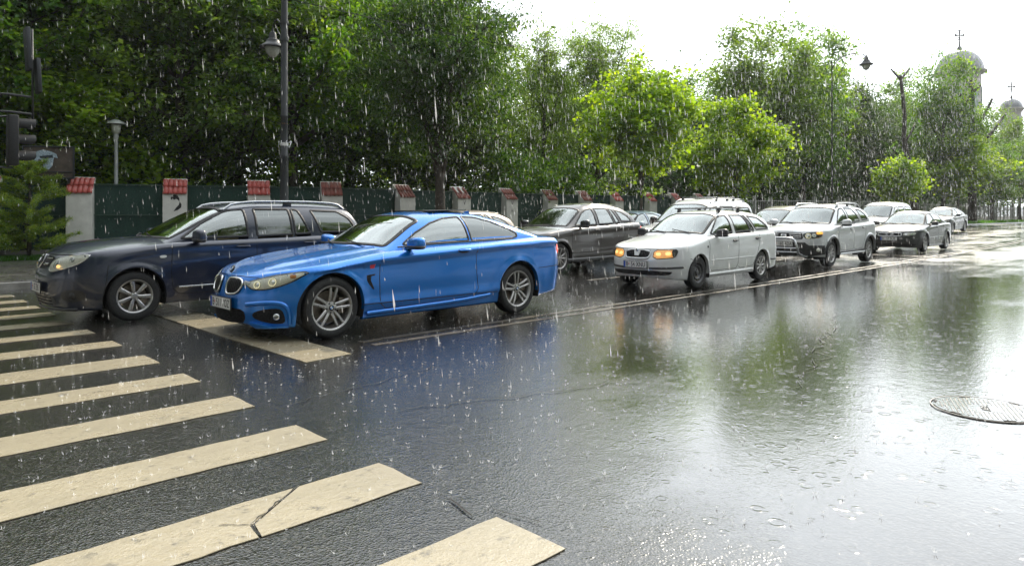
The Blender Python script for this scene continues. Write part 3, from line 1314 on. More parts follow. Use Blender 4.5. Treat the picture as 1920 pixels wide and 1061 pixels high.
def headlamp(root, sh, poly, bulbs, inner='lamp_inner', round_=1, mirror_=True, edge='trim_black', name='headlight', bulge=.012, lens=True):
    for sg in ((1, -1) if mirror_ else (1,)):
        pp = [(a * sg, z) for a, z in poly]
        o = patch(name, sh.Fs, pp, M_[inner], root, .001, .01, .03, round_)
        ribbon('lamp_seal', sh.Fs, pp, .012, M_[edge], o, .004, True, .03, round_)
        for (a, z, r, kind) in bulbs:
            M = frame_at(sh.Fs, a * sg, z, None, .004)
            b = MB()
            if kind == 'ring':
                b.tube([(r * math.cos(t), r * math.sin(t), .006) for t in np.linspace(0, 2 * math.pi, 21)], .006, 6, False)
                mk('lamp_ring', [M @ Vector(v) for v in b.v], b.f, M_['drl'], o)
                b3 = MB()
                b3.lathe([(0, .001), (r * 1.22, .001)], 20, 'z')
                mk('lamp_bezel', [M @ Vector(v) for v in b3.v], b3.f, M_['lamp_dark'], o)
                b2 = MB()
                b2.lathe([(0, .012), (r * .5, .009), (r * .8, .0)], 18, 'z')
                mk('lamp_bowl', [M @ Vector(v) for v in b2.v], b2.f, M_['chrome'], o)
            elif kind == 'bowl':
                b.lathe([(0, .004), (r * .45, .006), (r * .75, .001), (r, .008), (r * 1.06, .002)], 20, 'z')
                mk('lamp_bowl', [M @ Vector(v) for v in b.v], b.f, M_['chrome'], o)
            else:
                b.blob((0, 0, .004), (r * 2, r * 1.3, .012), .6, None, 14, 8)
                mk('lamp_bulb', [M @ Vector(v) for v in b.v], b.f, M_[kind], o)
        if lens:
            patch('lens', sh.Fs, pp, M_['lens'], o, .010, .012, .03, round_, bulge=bulge)


def seams(root, sh, closed_polys, open_lines, w_=.009):
    for side in (-1, 1):
        mb = MB()
        for ln in open_lines:
            ribbon('x', sh.Fx(side), ln, w_, None, None, .0012, False, .04, 0, None, 0, 0, mb)
        for pl in closed_polys:
            ribbon('x', sh.Fx(side), pl, w_, None, None, .0012, True, .04, 1, None, 0, 0, mb)
        mk('panel_gap', mb.v, mb.f, M_['seam'], root)


def wipers(root, sh, q0=.62, q1=-.25):
    for qa, qb in ((q0, q0 - .62), (q1 + .1, q1 - .6)):
        xb = sh.xg0 + .05
        pts = []
        for t in np.linspace(0, 1, 8):
            p, n = fnormal(sh.Gq, np.array([xb + .10 * t]), np.array([qa + (qb - qa) * t]))
            pts.append(Vector(p[0]) + Vector(n[0]) * (.018))
        tubeobj('wiper', pts, .009, M_['black_plastic'], root, 6)


def finish_car(root, sh, mat, d):
    """everything the cars have in common; d is the car's own list of details"""
    sw = [(nm, fillet(p, .035), gm) for nm, p, gm in d['side_windows']]
    d = dict(d)
    d['windscreen'] = fillet(d['windscreen'], .06)
    if d.get('rear_window'):
        d['rear_window'] = fillet(d['rear_window'], .06)
    polys = [p for (_, p, _) in sw]
    ws = d['windscreen']
    hq = [ws] + ([d['rear_window']] if d.get('rear_window') else [])
    build_shell(sh, root, mat, polys, hq)
    underbody(root, sh)
    interior(root, sh, **d.get('interior', {}))
    for side in (-1, 1):
        for nm, p, gm in sw:
            window(root, nm, sh.Gx(side), p, M_[gm], ring=d.get('ring', .034), trim=M_['chrome'] if d.get('chrome_win') else None)
    window(root, 'windscreen', sh.Gq, ws, M_[d.get('wsmat', 'glass_clear')], .05, sc=(1.6, .75))
    if d.get('rear_window'):
        window(root, 'rear_window', sh.Gq, d['rear_window'], M_['glass_dark'], .04, sc=(1.6, .75))
    Rr = d['Rrim']
    for i, xw in enumerate((sh.xa, sh.xb)):
        st = d['wheel'][i] if isinstance(d['wheel'], (tuple, list)) else d['wheel']
        for s_ in (-1, 1):
            y = s_ * (sh.W / 2 - d.get('tw', .21) / 2 - d.get('inset', .02))
            add_wheel(root, xw, y, sh.R, Rr, d.get('tw', .21), st, s_)
    seams(root, sh, d.get('seam_closed', []), d.get('seam_open', []))
    wipers(root, sh)
    for side in (-1, 1):
        mirror(root, sh, d['mirror'][0], d['mirror'][1], M_[d['mirror'][2]], side, d['mirror'][3])
        for hx, hz in d.get('handles', []):
            handle(root, sh.Fx(side), hx, hz, M_[d.get('hmat', 'black_plastic')] if d.get('hmat') else mat, side)


def fillet_deck(pts):
    return pts
# ------------------------------------------------------------------ the blue coupe
def car_blue(loc):
    root = thing('coupe_car', 'bright blue two-door coupe with twin oval grilles waiting at the stop line', 'car', loc, group='cars waiting in traffic')
    c1 = cv([(.5, .72), (1.2, .80), (2.4, .86), (3.4, .915), (4.3, .94)])
    c2 = cv([(.9, .33), (3.0, .35), (3.6, .42)])
    D = dict(L=4.74, W=1.83, R=.335, Ra=.378, xa=.82, xb=3.63,
             zs=[(0, .665), (.12, .70), (.35, .745), (.7, .80), (1.1, .855), (1.5, .905), (2.2, .945), (3.0, .975), (3.6, 1.005), (4.1, 1.02), (4.55, 1.00), (4.74, .97)],
             zlo=[(0, .20), (.2, .165), (.44, .16), (1.2, .17), (3.2, .18), (4.0, .21), (4.4, .26), (4.74, .30)],
             nose=[(.12, .07), (.2, .03), (.32, .0), (.45, .0), (.6, .03), (.72, .09)],
             tail=[(.2, .10), (.32, .04), (.55, 0), (.8, .03), (.95, .06), (1.05, .10)],
             zc=[(0, .69), (.15, .735), (.4, .80), (.8, .875), (1.2, .93), (1.6, .97), (1.9, .98)],
             zcr=[(3.9, 1.05), (4.2, 1.06), (4.45, 1.055), (4.66, 1.04), (4.74, 1.0)],
             Rf=.80, nf=2.15, Rr=.50, nr=2.5, xcowl=1.55, xdeck=3.98, rtop=.06,
             crease=[(c1, .055, .028, .09, .45, 4.72), (c2, .022, .05, .05, 1.0, 3.6)],
             flare=.018, fbz=[(0, .60), (.5, .50)], rbz=[(3.6, .45), (4.0, .55), (4.64, .62)], doors=[(1.42, 2.86)],
             prof=[(1.36, .935), (1.55, 1.045), (2.12, 1.325), (2.35, 1.37), (2.75, 1.39), (3.1, 1.375), (3.5, 1.305), (3.85, 1.20), (4.15, 1.09), (4.25, 1.04)],
             ng=3.6, tum=.42, cw=.20, cr=.10, kb=.955, xroof=(2.2, 3.4),
             hood_ribs=[(.60, .026, .065, .2, 1.8, .05), (.26, .012, .07, .3, 1.8, .05)])
    sh = Shape(D)
    det = dict(
        side_windows=[
            ('door_window', [(1.80, .975), (2.05, 1.12), (2.32, 1.235), (2.55, 1.292), (2.83, 1.315), (2.84, 1.0)], 'glass_side'),
            ('quarter_window', [(2.88, 1.0), (2.87, 1.315), (3.10, 1.305), (3.35, 1.245), (3.60, 1.15), (3.72, 1.085), (3.70, 1.035), (3.6, 1.02)], 'glass_dark')],
        windscreen=[(1.44, -.90), (1.44, 0), (1.44, .90), (2.14, .84), (2.14, 0), (2.14, -.84)],
        rear_window=[(3.52, -.80), (3.52, .80), (4.10, .84), (4.10, -.84)],
        interior=dict(xs_=2.1, zf=.28, headm=M_['seatred']), chrome_win=False, ring=.024,
        Rrim=.236, wheel='double5', tw=.225, mirror=(1.84, 1.0, 'paint_blue', (.15, .25, .14)), hmat=None, handles=[(2.62, .885)],
        seam_open=[[(1.42, .885), (1.40, .6), (1.42, .33), (1.50, .27), (2.80, .28), (2.90, .40), (2.86, .6), (2.86, .96)],
                   [(1.18, .34), (3.22, .33)], [(4.02, .60), (4.5, .62)]],
    )
    mat = M_['paint_blue']
    finish_car(root, sh, mat, det)
    F = sh.Fs
    # twin oval grilles with chrome surrounds and black bars
    for sg in (1, -1):
        kid = chaikin([(sg * a, z) for a, z in [(.035, .655), (.20, .665), (.34, .650), (.375, .60), (.33, .52), (.26, .488), (.10, .485), (.045, .52)]], 2)
        g = patch('grille', F, kid, M_['seam'], root, .002, .01)
        mb = MB()
        for k in range(9):
            a = sg * (.065 + k * .033)
            zz = [z for z in np.linspace(.49, .66, 30) if in_poly(np.array([a]), np.array([z]), kid)[0]]
            if len(zz) > 3:
                pts = []
                for z in np.linspace(zz[0], zz[-1], 5):
                    M = frame_at(F, a, z, None, .008)
                    pts.append(M.translation)
                mb.tube(pts, .0055, 5)
        mk('grille_bars', mb.v, mb.f, M_['black_plastic'], g)
        ribbon('grille_surround', F, kid, .024, M_['chrome'], g, .016, True, .03, 0, None, .007, .006)
    headlamp(root, sh, [(.385, .612), (.52, .652), (.72, .692), (.90, .718), (1.16, .742), (1.04, .675), (.90, .615), (.76, .572), (.62, .550), (.51, .552), (.44, .580)],
             [(.56, .600, .036, 'ring'), (.74, .630, .040, 'ring'), (.97, .690, .032, 'amber')], 'lamp_inner', 1, bulge=.02)
    # lower air intake, side intakes with fog lamps, blade below them
    low = patch('lower_intake', F, [(-.34, .35), (.34, .35), (.43, .31), (.41, .215), (.30, .185), (-.30, .185), (-.41, .215), (-.43, .31)], M_['seam'], root, .002, .01, round_=1)
    mb = MB()
    for z in (.20, .225, .25, .275, .30, .325):
        mb.tube([frame_at(F, a, z, None, .006).translation for a in np.linspace(-.38, .38, 11)], .004, 5)
    mk('intake_slats', mb.v, mb.f, M_['seam'], low)
    for sg in (1, -1):
        pi = [(sg * a, z) for a, z in [(.52, .305), (.62, .345), (.78, .365), (.85, .35), (.885, .28), (.895, .205), (.78, .198), (.64, .22), (.53, .255)]]
        fi = patch('side_intake', F, pi, M_['seam'], root, .002, .01, round_=1)
        M = frame_at(F, sg * .80, .275, None, .01)
        b = MB()
        b.lathe([(0, .008), (.024, .012), (.034, .004), (.038, -.004)], 20, 'z')
        mk('fog_lamp', [M @ Vector(v) for v in b.v], b.f, M_['chrome'], fi)
        # sculpted lip round the intake and the blade under it
        ribbon('intake_lip', F, [(sg * a, z) for a, z in [(.44, .395), (.72, .425), (.87, .41), (.925, .33), (.94, .20)]], .05, mat, root, .006, False, .03, 2, None, .02)
        patch('bumper_blade', F, [(sg * a, z) for a, z in [(.46, .215), (.62, .205), (.76, .182), (.93, .186), (.94, .165), (.56, .155)]], mat, root, .03, .03, bulge=.012)
    for sg in (1, -1):
        patch('lamp_link', F, [(sg * .375, .64), (sg * .46, .628), (sg * .46, .600), (sg * .37, .59)], M_['chrome'], root, .006, .01, .02)
    ribbon('bonnet_gap', F, [(-.56, .672), (-.3, .682), (0, .685), (.3, .682), (.56, .672)], .006, M_['seam'], root, .002)
    # badges
    M = Matrix.Translation((.13, 0, .752)) @ Matrix.Rotation(R(-70), 4, 'Y') @ Matrix.Rotation(R(-90), 4, 'Z')
    M = Matrix.Translation((.115, 0, .742)) @ Matrix.Rotation(R(-62), 4, 'Y')
    b = MB()
    b.lathe([(0, .012), (.036, .012), (.043, .004), (.044, 0)], 24, 'z')
    bd = mk('badge', [M @ Vector(v) for v in b.v], b.f, M_['trim_black'], root)
    for kk, mm in ((0, 'badge_blue'), (1, 'badge_white'), (2, 'badge_blue'), (3, 'badge_white')):
        pts = [(0, 0)] + [(.026 * math.cos(kk * math.pi / 2 + j * math.pi / 12), .026 * math.sin(kk * math.pi / 2 + j * math.pi / 12)) for j in range(7)]
        mk('badge_quarter', [M @ Vector((x, y, .0135)) for x, y in pts], [tuple(range(8))], M_[mm], bd, False)
    plate(root, -.020, .388, .52, 'B 511 YOZ')
    fx = sh.Fx(-1)
    for side in (-1, 1):
        fx = sh.Fx(side)
        vp = patch('fender_vent', fx, [(1.235, .66), (1.345, .672), (1.34, .655), (1.29, .645), (1.285, .60), (1.335, .50), (1.315, .50), (1.26, .56), (1.235, .60)], M_['seam'], root, .002, .004, .02)
        bg = patch('fender_badge', fx, [(1.275, .775), (1.345, .782), (1.335, .735), (1.285, .73)], M_['badge_red'], root, .004, .005, .03)
        # side skirt blade
        ribbon('side_skirt', fx, [(1.24, .235), (1.8, .245), (2.6, .262), (3.10, .30)], .05, mat, root, .012, False, .05, 1, None, .018)
        patch('fuel_flap', fx, [(3.75, .83), (3.90, .83), (3.90, .70), (3.75, .70)], mat, root, .0012, .003, .03, 1) if side > 0 else None
        tp = [(.26, .80), (.40, .88), (.62, .90), (.74, .86), (.70, .78), (.55, .735), (.36, .735)]
        sg = 1 if side < 0 else -1
        tl = patch('tail_light', sh.Fr, [(sg * a, z) for a, z in [(.40, .93), (.66, .945), (.90, .925), (.99, .86), (.93, .79), (.78, .765), (.42, .775)]], M_['red_on'], root, .004, .012, .03, 1, bulge=.015)
        # roof-side chrome-dark strip along the belt
        ribbon('belt_trim', sh.Gx(side), [(1.74, .952), (2.3, .975), (2.85, .990), (3.45, 1.006), (3.62, 1.010)], .016, M_['trim_black'], root, .006, False, .05, 0, None, .003)
    # open tilting sunroof and aerial fin
    b = MB()
    b.box((2.80, 0, 1.392), (.62, .84, .018), Matrix.Rotation(R(-1.5), 3, 'Y'), .008)
    auto_smooth(mk('sunroof_panel', b.v, b.f, M_['trim_black'], root))
    rp = patch('sunroof_opening', sh.Gq, [(2.45, -.55), (2.45, .55), (3.15, .55), (3.15, -.55)], M_['seam'], root, .0015, .003, .06)
    b = MB()
    b.prism([(3.36, 1.335), (3.42, 1.375), (3.50, 1.395), (3.52, 1.31)], -.016, .016)
    mk('aerial_fin', b.v, b.f, mat, root, False)
    pk = MB()
    # papers tucked behind the top of the windscreen
    pp = patch('visor_sticker', sh.Gq, [(2.04, -.45), (2.04, .10), (2.09, .10), (2.09, -.45)], M_['seatfab'], root, -.012, 0, .05)
    return root, sh
# ------------------------------------------------------------------ navy estate
def roof_rail(root, sh, x0, x1, q, mat, rad=.016, h=.05, feet=None, mid=True):
    for sg in (1, -1):
        xs_ = np.linspace(x0, x1, 17)
        p, n = fnormal(sh.Gq, xs_, np.full(17, sg * q))
        lift = h * np.clip(np.minimum((xs_ - x0), (x1 - xs_)) / .16, 0, 1) ** .6
        pts = [Vector(a) + Vector((0, 0, float(l) + .005)) for a, l in zip(p, lift)]
        o = tubeobj('roof_rail', pts, rad, mat, root)
        fb = MB()
        for xf in (feet or (x0 + .05, (x0 + x1) / 2, x1 - .05)):
            i = int(np.argmin(np.abs(xs_ - xf)))
            a = Vector(p[i])
            fb.box(a + Vector((0, 0, (float(lift[i])) / 2)), (.13, .03, float(lift[i]) + .02), None, .006)
        auto_smooth(mk('rail_foot', fb.v, fb.f, M_['black_plastic'], o))


def cross_bars(root, sh, xs_, q, mat, h=.10, over=.08):
    for x in xs_:
        p, n = fnormal(sh.Gq, np.array([x, x]), np.array([q, -q]))
        a, b = Vector(p[0]), Vector(p[1])
        z = max(a.z, b.z) + h
        m = MB()
        m.box(((a.x + b.x) / 2, 0, z), (.045, abs(a.y - b.y) + 2 * over, .024), None, .008)
        o = auto_smooth(mk('roof_bar', m.v, m.f, mat, root))
        f = MB()
        for e in (a, b):
            f.box((e.x, e.y, (e.z + z) / 2 - .01), (.09, .05, z - e.z + .02), None, .012)
        auto_smooth(mk('bar_foot', f.v, f.f, M_['black_plastic'], o))


def car_navy(loc):
    root = thing('estate_car', 'dark navy estate car with silver roof rails beyond the blue coupe', 'car', loc, group='cars waiting in traffic')
    c1 = cv([(.5, .80), (1.4, .93), (2.6, .955), (4.4, .99)])
    c2 = cv([(.9, .42), (3.9, .45)])
    D = dict(L=4.49, W=1.735, R=.317, Ra=.36, xa=.86, xb=3.49,
             zs=[(0, .815), (.15, .855), (.4, .89), (.8, .925), (1.2, .965), (1.6, .985), (2.6, 1.005), (3.6, 1.03), (4.3, 1.04), (4.49, 1.02)],
             zlo=[(0, .22), (.2, .185), (.5, .18), (1.3, .20), (3.0, .20), (3.9, .24), (4.49, .34)],
             nose=[(.15, .08), (.26, .03), (.4, .0), (.55, .0), (.7, .03), (.84, .10)],
             tail=[(.2, .06), (.36, .02), (.55, 0), (.8, .05), (1.04, .09)],
             zc=[(0, .85), (.1, .90), (.35, .975), (.7, 1.02), (1.05, 1.045), (1.3, 1.05)],
             zcr=[(4.0, 1.06), (4.49, 1.03)],
             Rf=.56, nf=2.5, Rr=.4, nr=2.6, xcowl=1.22, xdeck=4.40, rtop=.06,
             crease=[(c1, .018, .06, .08, .4, 4.4), (c2, .012, .05, .05, 1.2, 3.2)], flare=.022,
             fbz=[(0, .62), (.6, .56)], rbz=[(3.6, .5), (4.49, .62)], doors=[(1.30, 2.42), (2.43, 3.40)],
             prof=[(1.10, .985), (1.3, 1.10), (1.95, 1.42), (2.2, 1.49), (2.6, 1.53), (3.2, 1.535), (3.8, 1.51), (4.05, 1.46), (4.28, 1.25), (4.45, 1.02)],
             ng=4.2, tum=.26, cw=.16, cr=.12, kb=.965, xroof=(2.1, 3.9))
    sh = Shape(D)
    det = dict(
        side_windows=[('door_window', [(1.42, 1.015), (1.72, 1.22), (2.0, 1.365), (2.12, 1.405), (2.33, 1.42), (2.35, 1.03)], 'glass_side'),
                      ('door_window', [(2.47, 1.03), (2.46, 1.425), (3.00, 1.425), (3.02, 1.045)], 'glass_dark'),
                      ('quarter_window', [(3.05, 1.045), (3.03, 1.425), (3.14, 1.415), (3.30, 1.06)], 'glass_dark'),
                      ('quarter_window', [(3.47, 1.07), (3.34, 1.41), (3.80, 1.395), (3.98, 1.29), (4.10, 1.10), (4.05, 1.075)], 'glass_dark')],
        windscreen=[(1.18, -.90), (1.18, 0), (1.18, .90), (2.02, .86), (2.02, 0), (2.02, -.86)],
        interior=dict(xs_=1.85, zf=.38, seatm=M_['seattan']),
        Rrim=.205, wheel='seven', tw=.195, mirror=(1.60, 1.055, 'paint_navy', (.14, .24, .17)), handles=[(2.22, .90), (3.22, .93)],
        seam_open=[[(1.30, .93), (1.28, .6), (1.31, .38), (1.40, .31), (2.36, .31), (2.42, .40), (2.42, 1.0)],
                   [(2.44, .36), (2.50, .31), (3.10, .33), (3.16, .45), (3.40, .78), (3.41, 1.02)], [(.56, .72), (.54, .56), (.50, .34)], [(4.2, .66), (4.40, .66)]])
    mat = M_['paint_navy']
    finish_car(root, sh, mat, det)
    F = sh.Fs
    headlamp(root, sh, [(.35, .665), (.35, .74), (.45, .81), (.66, .835), (1.0, .862), (.94, .80), (.80, .725), (.56, .665), (.40, .648)],
             [(.50, .735, .05, 'bowl'), (.55, .71, .03, 'lamp_amber_hot'), (.74, .79, .03, 'bowl')], 'lamp_inner', 1, edge='chrome')
    g = patch('grille', F, [(-.31, .71), (-.40, .80), (-.30, .825), (0, .835), (.30, .825), (.40, .80), (.31, .71), (.2, .67), (-.2, .67)], M_['seam'], root, .002, .01, round_=1)
    for sg in (1, -1):
        ribbon('chrome_bar', F, [(sg * .09, .795), (sg * .36, .80)], .024, M_['chrome'], g, .014, crown=.004)
        ribbon('chrome_bar', F, [(sg * .09, .725), (sg * .32, .73)], .024, M_['chrome'], g, .014, crown=.004)
    M = frame_at(F, 0, .755, None, .012)
    dm = MB()
    dm.prism([(-.06, 0), (0, .095), (.06, 0), (0, -.095)], -.005, .005)
    dm2 = MB()
    rot = Matrix.Rotation(R(90), 3, 'X')
    bd = mk('badge', [M @ (rot @ Vector(v)) for v in dm.v], dm.f, M_['chrome'], root, False)
    dm2.prism([(-.018, 0), (0, .034), (.018, 0), (0, -.034)], -.008, .008)
    mk('badge_centre', [M @ (rot @ Vector(v)) for v in dm2.v], dm2.f, M_['seam'], bd, False)
    low = patch('lower_intake', F, [(-.44, .37), (.44, .37), (.54, .30), (.46, .22), (-.46, .22), (-.54, .30)], M_['black_plastic'], root, .003, .01, round_=1)
    mb = MB()
    for z in (.25, .29, .33):
        mb.tube([frame_at(F, a, z, None, .008).translation for a in np.linspace(-.44, .44, 9)], .005, 5)
    mk('intake_slats', mb.v, mb.f, M_['seam'], low)
    for sg in (1, -1):
        patch('fog_lamp_housing', F, [(sg * a, z) for a, z in [(.62, .43), (.92, .44), (.96, .30), (.66, .28)]], M_['black_plastic'], root, .003, .008, .04, 2)
        M = frame_at(F, sg * .79, .36, None, .006)
        b = MB()
        b.lathe([(0, .008), (.035, .012), (.044, .002)], 20, 'z')
        mk('fog_lamp', [M @ Vector(v) for v in b.v], b.f, M_['lamp_dark'], root)
    ribbon('splitter', F, [(-.85, .20), (-.4, .195), (0, .19), (.4, .195), (.85, .20)], .04, M_['black_plastic'], root, .014, crown=.012)
    plate(root, -.035, .44, .52, 'B 07 ZNS')
    ribbon('bonnet_gap', F, [(-.75, .848), (-.3, .848), (0, .85), (.3, .848), (.75, .848)], .010, M_['seam'], root, .003)
    for side in (-1, 1):
        fx = sh.Fx(side)
        patch('side_marker', fx, [(1.14, .815), (1.225, .82), (1.225, .785), (1.15, .78)], M_['plate'], root, .008, .01, .03, 1, bulge=.004)
        ribbon('door_strip', fx, [(1.38, .40), (2.3, .405)], .022, M_['satin'], root, .006, crown=.004)
        ribbon('door_strip', fx, [(2.48, .405), (3.05, .41)], .022, M_['satin'], root, .006, crown=.004)
        sg = 1 if side < 0 else -1
        patch('tail_light', sh.Fr, [(sg * a, z) for a, z in [(.62, 1.0), (.86, 1.0), (.92, .90), (.86, .76), (.62, .78)]], M_['red_lens'], root, .004, .012, .03, 1, bulge=.012)
    roof_rail(root, sh, 2.05, 4.0, .80, M_['satin'], .017, .055, mid=True)
    b = MB()
    b.tube([(3.9, 0, 1.50), (4.05, 0, 1.68)], .004, 5)
    return root, sh


# ------------------------------------------------------------------ white estate
def car_white(loc):
    root = thing('estate_car', 'white estate car with amber lit headlights and a dark roof bar', 'car', loc, group='cars waiting in traffic')
    c1 = cv([(.5, .66), (1.4, .80), (2.6, .86), (4.2, .90)])
    D = dict(L=4.23, W=1.65, R=.298, Ra=.336, xa=.80, xb=3.262,
             zs=[(0, .725), (.15, .745), (.4, .785), (.8, .85), (1.2, .915), (1.6, .95), (2.6, .975), (3.6, .995), (4.1, 1.0), (4.23, .98)],
             zlo=[(0, .22), (.2, .185), (.5, .175), (1.2, .19), (3.0, .19), (3.8, .24), (4.23, .34)],
             nose=[(.15, .10), (.26, .03), (.4, .0), (.52, .0), (.6, .03), (.74, .075)],
             tail=[(.2, .06), (.36, .0), (.55, 0), (.8, .05), (1.0, .09)],
             zc=[(0, .735), (.1, .765), (.35, .83), (.7, .905), (1.05, .965), (1.25, .985)],
             zcr=[(3.9, 1.0), (4.23, .98)],
             Rf=.62, nf=2.15, Rr=.4, nr=2.6, xcowl=1.18, xdeck=4.12, rtop=.055,
             crease=[(c1, .010, .09, .09, .4, 4.2)], flare=.016,
             fbz=[(0, .57), (.6, .52)], rbz=[(3.4, .45), (4.23, .55)], doors=[(1.18, 2.28), (2.29, 3.16)],
             prof=[(1.06, .955), (1.25, 1.07), (1.80, 1.355), (2.05, 1.41), (2.5, 1.435), (3.1, 1.43), (3.6, 1.395), (3.85, 1.33), (4.05, 1.13), (4.16, .98)],
             ng=4.2, tum=.30, cw=.16, cr=.10, kb=.96, xroof=(1.95, 3.7))
    sh = Shape(D)
    det = dict(
        side_windows=[('door_window', [(1.40, .975), (1.62, 1.13), (1.86, 1.29), (2.0, 1.325), (2.19, 1.34), (2.25, .99)], 'glass_side'),
                      ('door_window', [(2.37, .995), (2.33, 1.345), (2.82, 1.34), (3.02, 1.015)], 'glass_side'),
                      ('quarter_window', [(3.055, 1.02), (2.86, 1.34), (2.94, 1.335), (3.17, 1.025)], 'glass_side'),
                      ('quarter_window', [(3.24, 1.03), (3.02, 1.33), (3.45, 1.29), (3.72, 1.14), (3.80, 1.05)], 'glass_side')],
        windscreen=[(1.13, -.91), (1.13, 0), (1.13, .91), (1.86, .87), (1.86, 0), (1.86, -.87)],
        interior=dict(xs_=1.75, zf=.33), Rrim=.188, wheel=('steel', 'cap'), tw=.175,
        mirror=(1.50, 1.0, 'black_plastic', (.13, .23, .15)), handles=[(2.13, .84), (3.06, .865)], hmat='black_plastic',
        seam_open=[[(1.18, .88), (1.16, .6), (1.18, .38), (1.27, .30), (2.20, .30), (2.27, .38), (2.29, .96)],
                   [(2.30, .34), (2.36, .30), (2.88, .32), (2.95, .45), (3.15, .74), (3.19, .98)], [(.50, .555), (.60, .52), (.70, .50)], [(3.9, .56), (4.15, .56)]])
    mat = M_['paint_white']
    finish_car(root, sh, mat, det)
    F = sh.Fs
    headlamp(root, sh, [(.335, .712), (.62, .718), (.80, .722), (.74, .60), (.67, .570), (.325, .545)],
             [(.42, .635, .045, 'lamp_amber_hot'), (.60, .645, .05, 'lamp_amber_hot')], 'lamp_amber', 1, edge='trim_black')
    for sg in (1, -1):
        patch('indicator', F, [(sg * a, z) for a, z in [(.665, .716), (.80, .720), (.74, .605), (.68, .58)]], M_['lamp_dark'], root, .020, .02, .03, 1)
    g = patch('grille', F, [(-.275, .702), (.275, .702), (.245, .580), (.19, .562), (-.19, .562), (-.245, .580)], M_['seam'], root, .004, .012, .03, 0)
    mb = MB()
    for k in range(13):
        a = -.225 + k * .0375
        mb.tube([frame_at(F, a, z, None, .009).translation for z in (.58, .63, .685)], .005, 5)
    mk('grille_bars', mb.v, mb.f, M_['black_plastic'], g)
    ribbon('grille_surround', F, [(-.285, .705), (.285, .705), (.255, .575), (.19, .553), (-.19, .553), (-.255, .575)], .026, mat, g, .014, True, .03, 1, None, .006, .0)
    patch('grille_divider', F, [(-.035, .70), (.035, .70), (.012, .60), (-.012, .60)], mat, g, .018, .02, .03)
    M = frame_at(F, 0, .705, None, .02)
    b = MB()
    b.lathe([(0, .006), (.028, .006), (.034, 0)], 20, 'z')
    mk('badge', [M @ Vector(v) for v in b.v], b.f, M_['chrome'], root)
    ribbon('bumper_strip', F, [(.27, .385), (.6, .392), (.90, .405)], .036, M_['black_plastic'], root, .006, crown=.01)
    ribbon('bumper_strip', F, [(-.27, .385), (-.6, .392), (-.90, .405)], .036, M_['black_plastic'], root, .006, crown=.01)
    li = patch('lower_intake', F, [(-.70, .34), (.70, .34), (.66, .275), (.50, .258), (-.50, .258), (-.66, .275)], M_['seam'], root, .003, .01, .04, 1)
    mb = MB()
    for z in (.28, .30, .32):
        mb.tube([frame_at(F, a, z, None, .007).translation for a in np.linspace(-.62, .62, 13)], .004, 5)
    mk('intake_slats', mb.v, mb.f, M_['black_plastic'], li)
    plate(root, -.03, .445, .50, 'B 54 XNU')
    ribbon('bonnet_gap', F, [(-.58, .715), (-.3, .728), (0, .73), (.3, .728), (.58, .715)], .007, M_['seam'], root, .002)
    for side in (-1, 1):
        fx = sh.Fx(side)
        patch('side_marker', fx, [(1.08, .77), (1.12, .77), (1.12, .735), (1.08, .735)], M_['lamp_dark'], root, .006, .01, .03)
        ribbon('door_strip', fx, [(1.22, .50), (2.26, .505)], .014, mat, root, .004, crown=.006)
        ribbon('door_strip', fx, [(2.31, .505), (2.98, .51)], .014, mat, root, .004, crown=.006)
        ribbon('side_skirt', fx, [(1.18, .235), (2.0, .24), (2.90, .25)], .05, mat, root, .006, crown=.012)
        ribbon('bumper_strip', fx, [(3.68, .42), (3.95, .42)], .04, M_['black_plastic'], root, .006, crown=.008)
        sg = 1 if side < 0 else -1
        patch('tail_light', sh.Fr, [(sg * a, z) for a, z in [(.56, .98), (.76, .98), (.80, .86), (.76, .70), (.56, .72)]], M_['red_lens'], root, .004, .012, .03, 1, bulge=.012)
    cross_bars(root, sh, (2.15, 2.95), .72, M_['black_plastic'], .085, .10)
    return root, sh


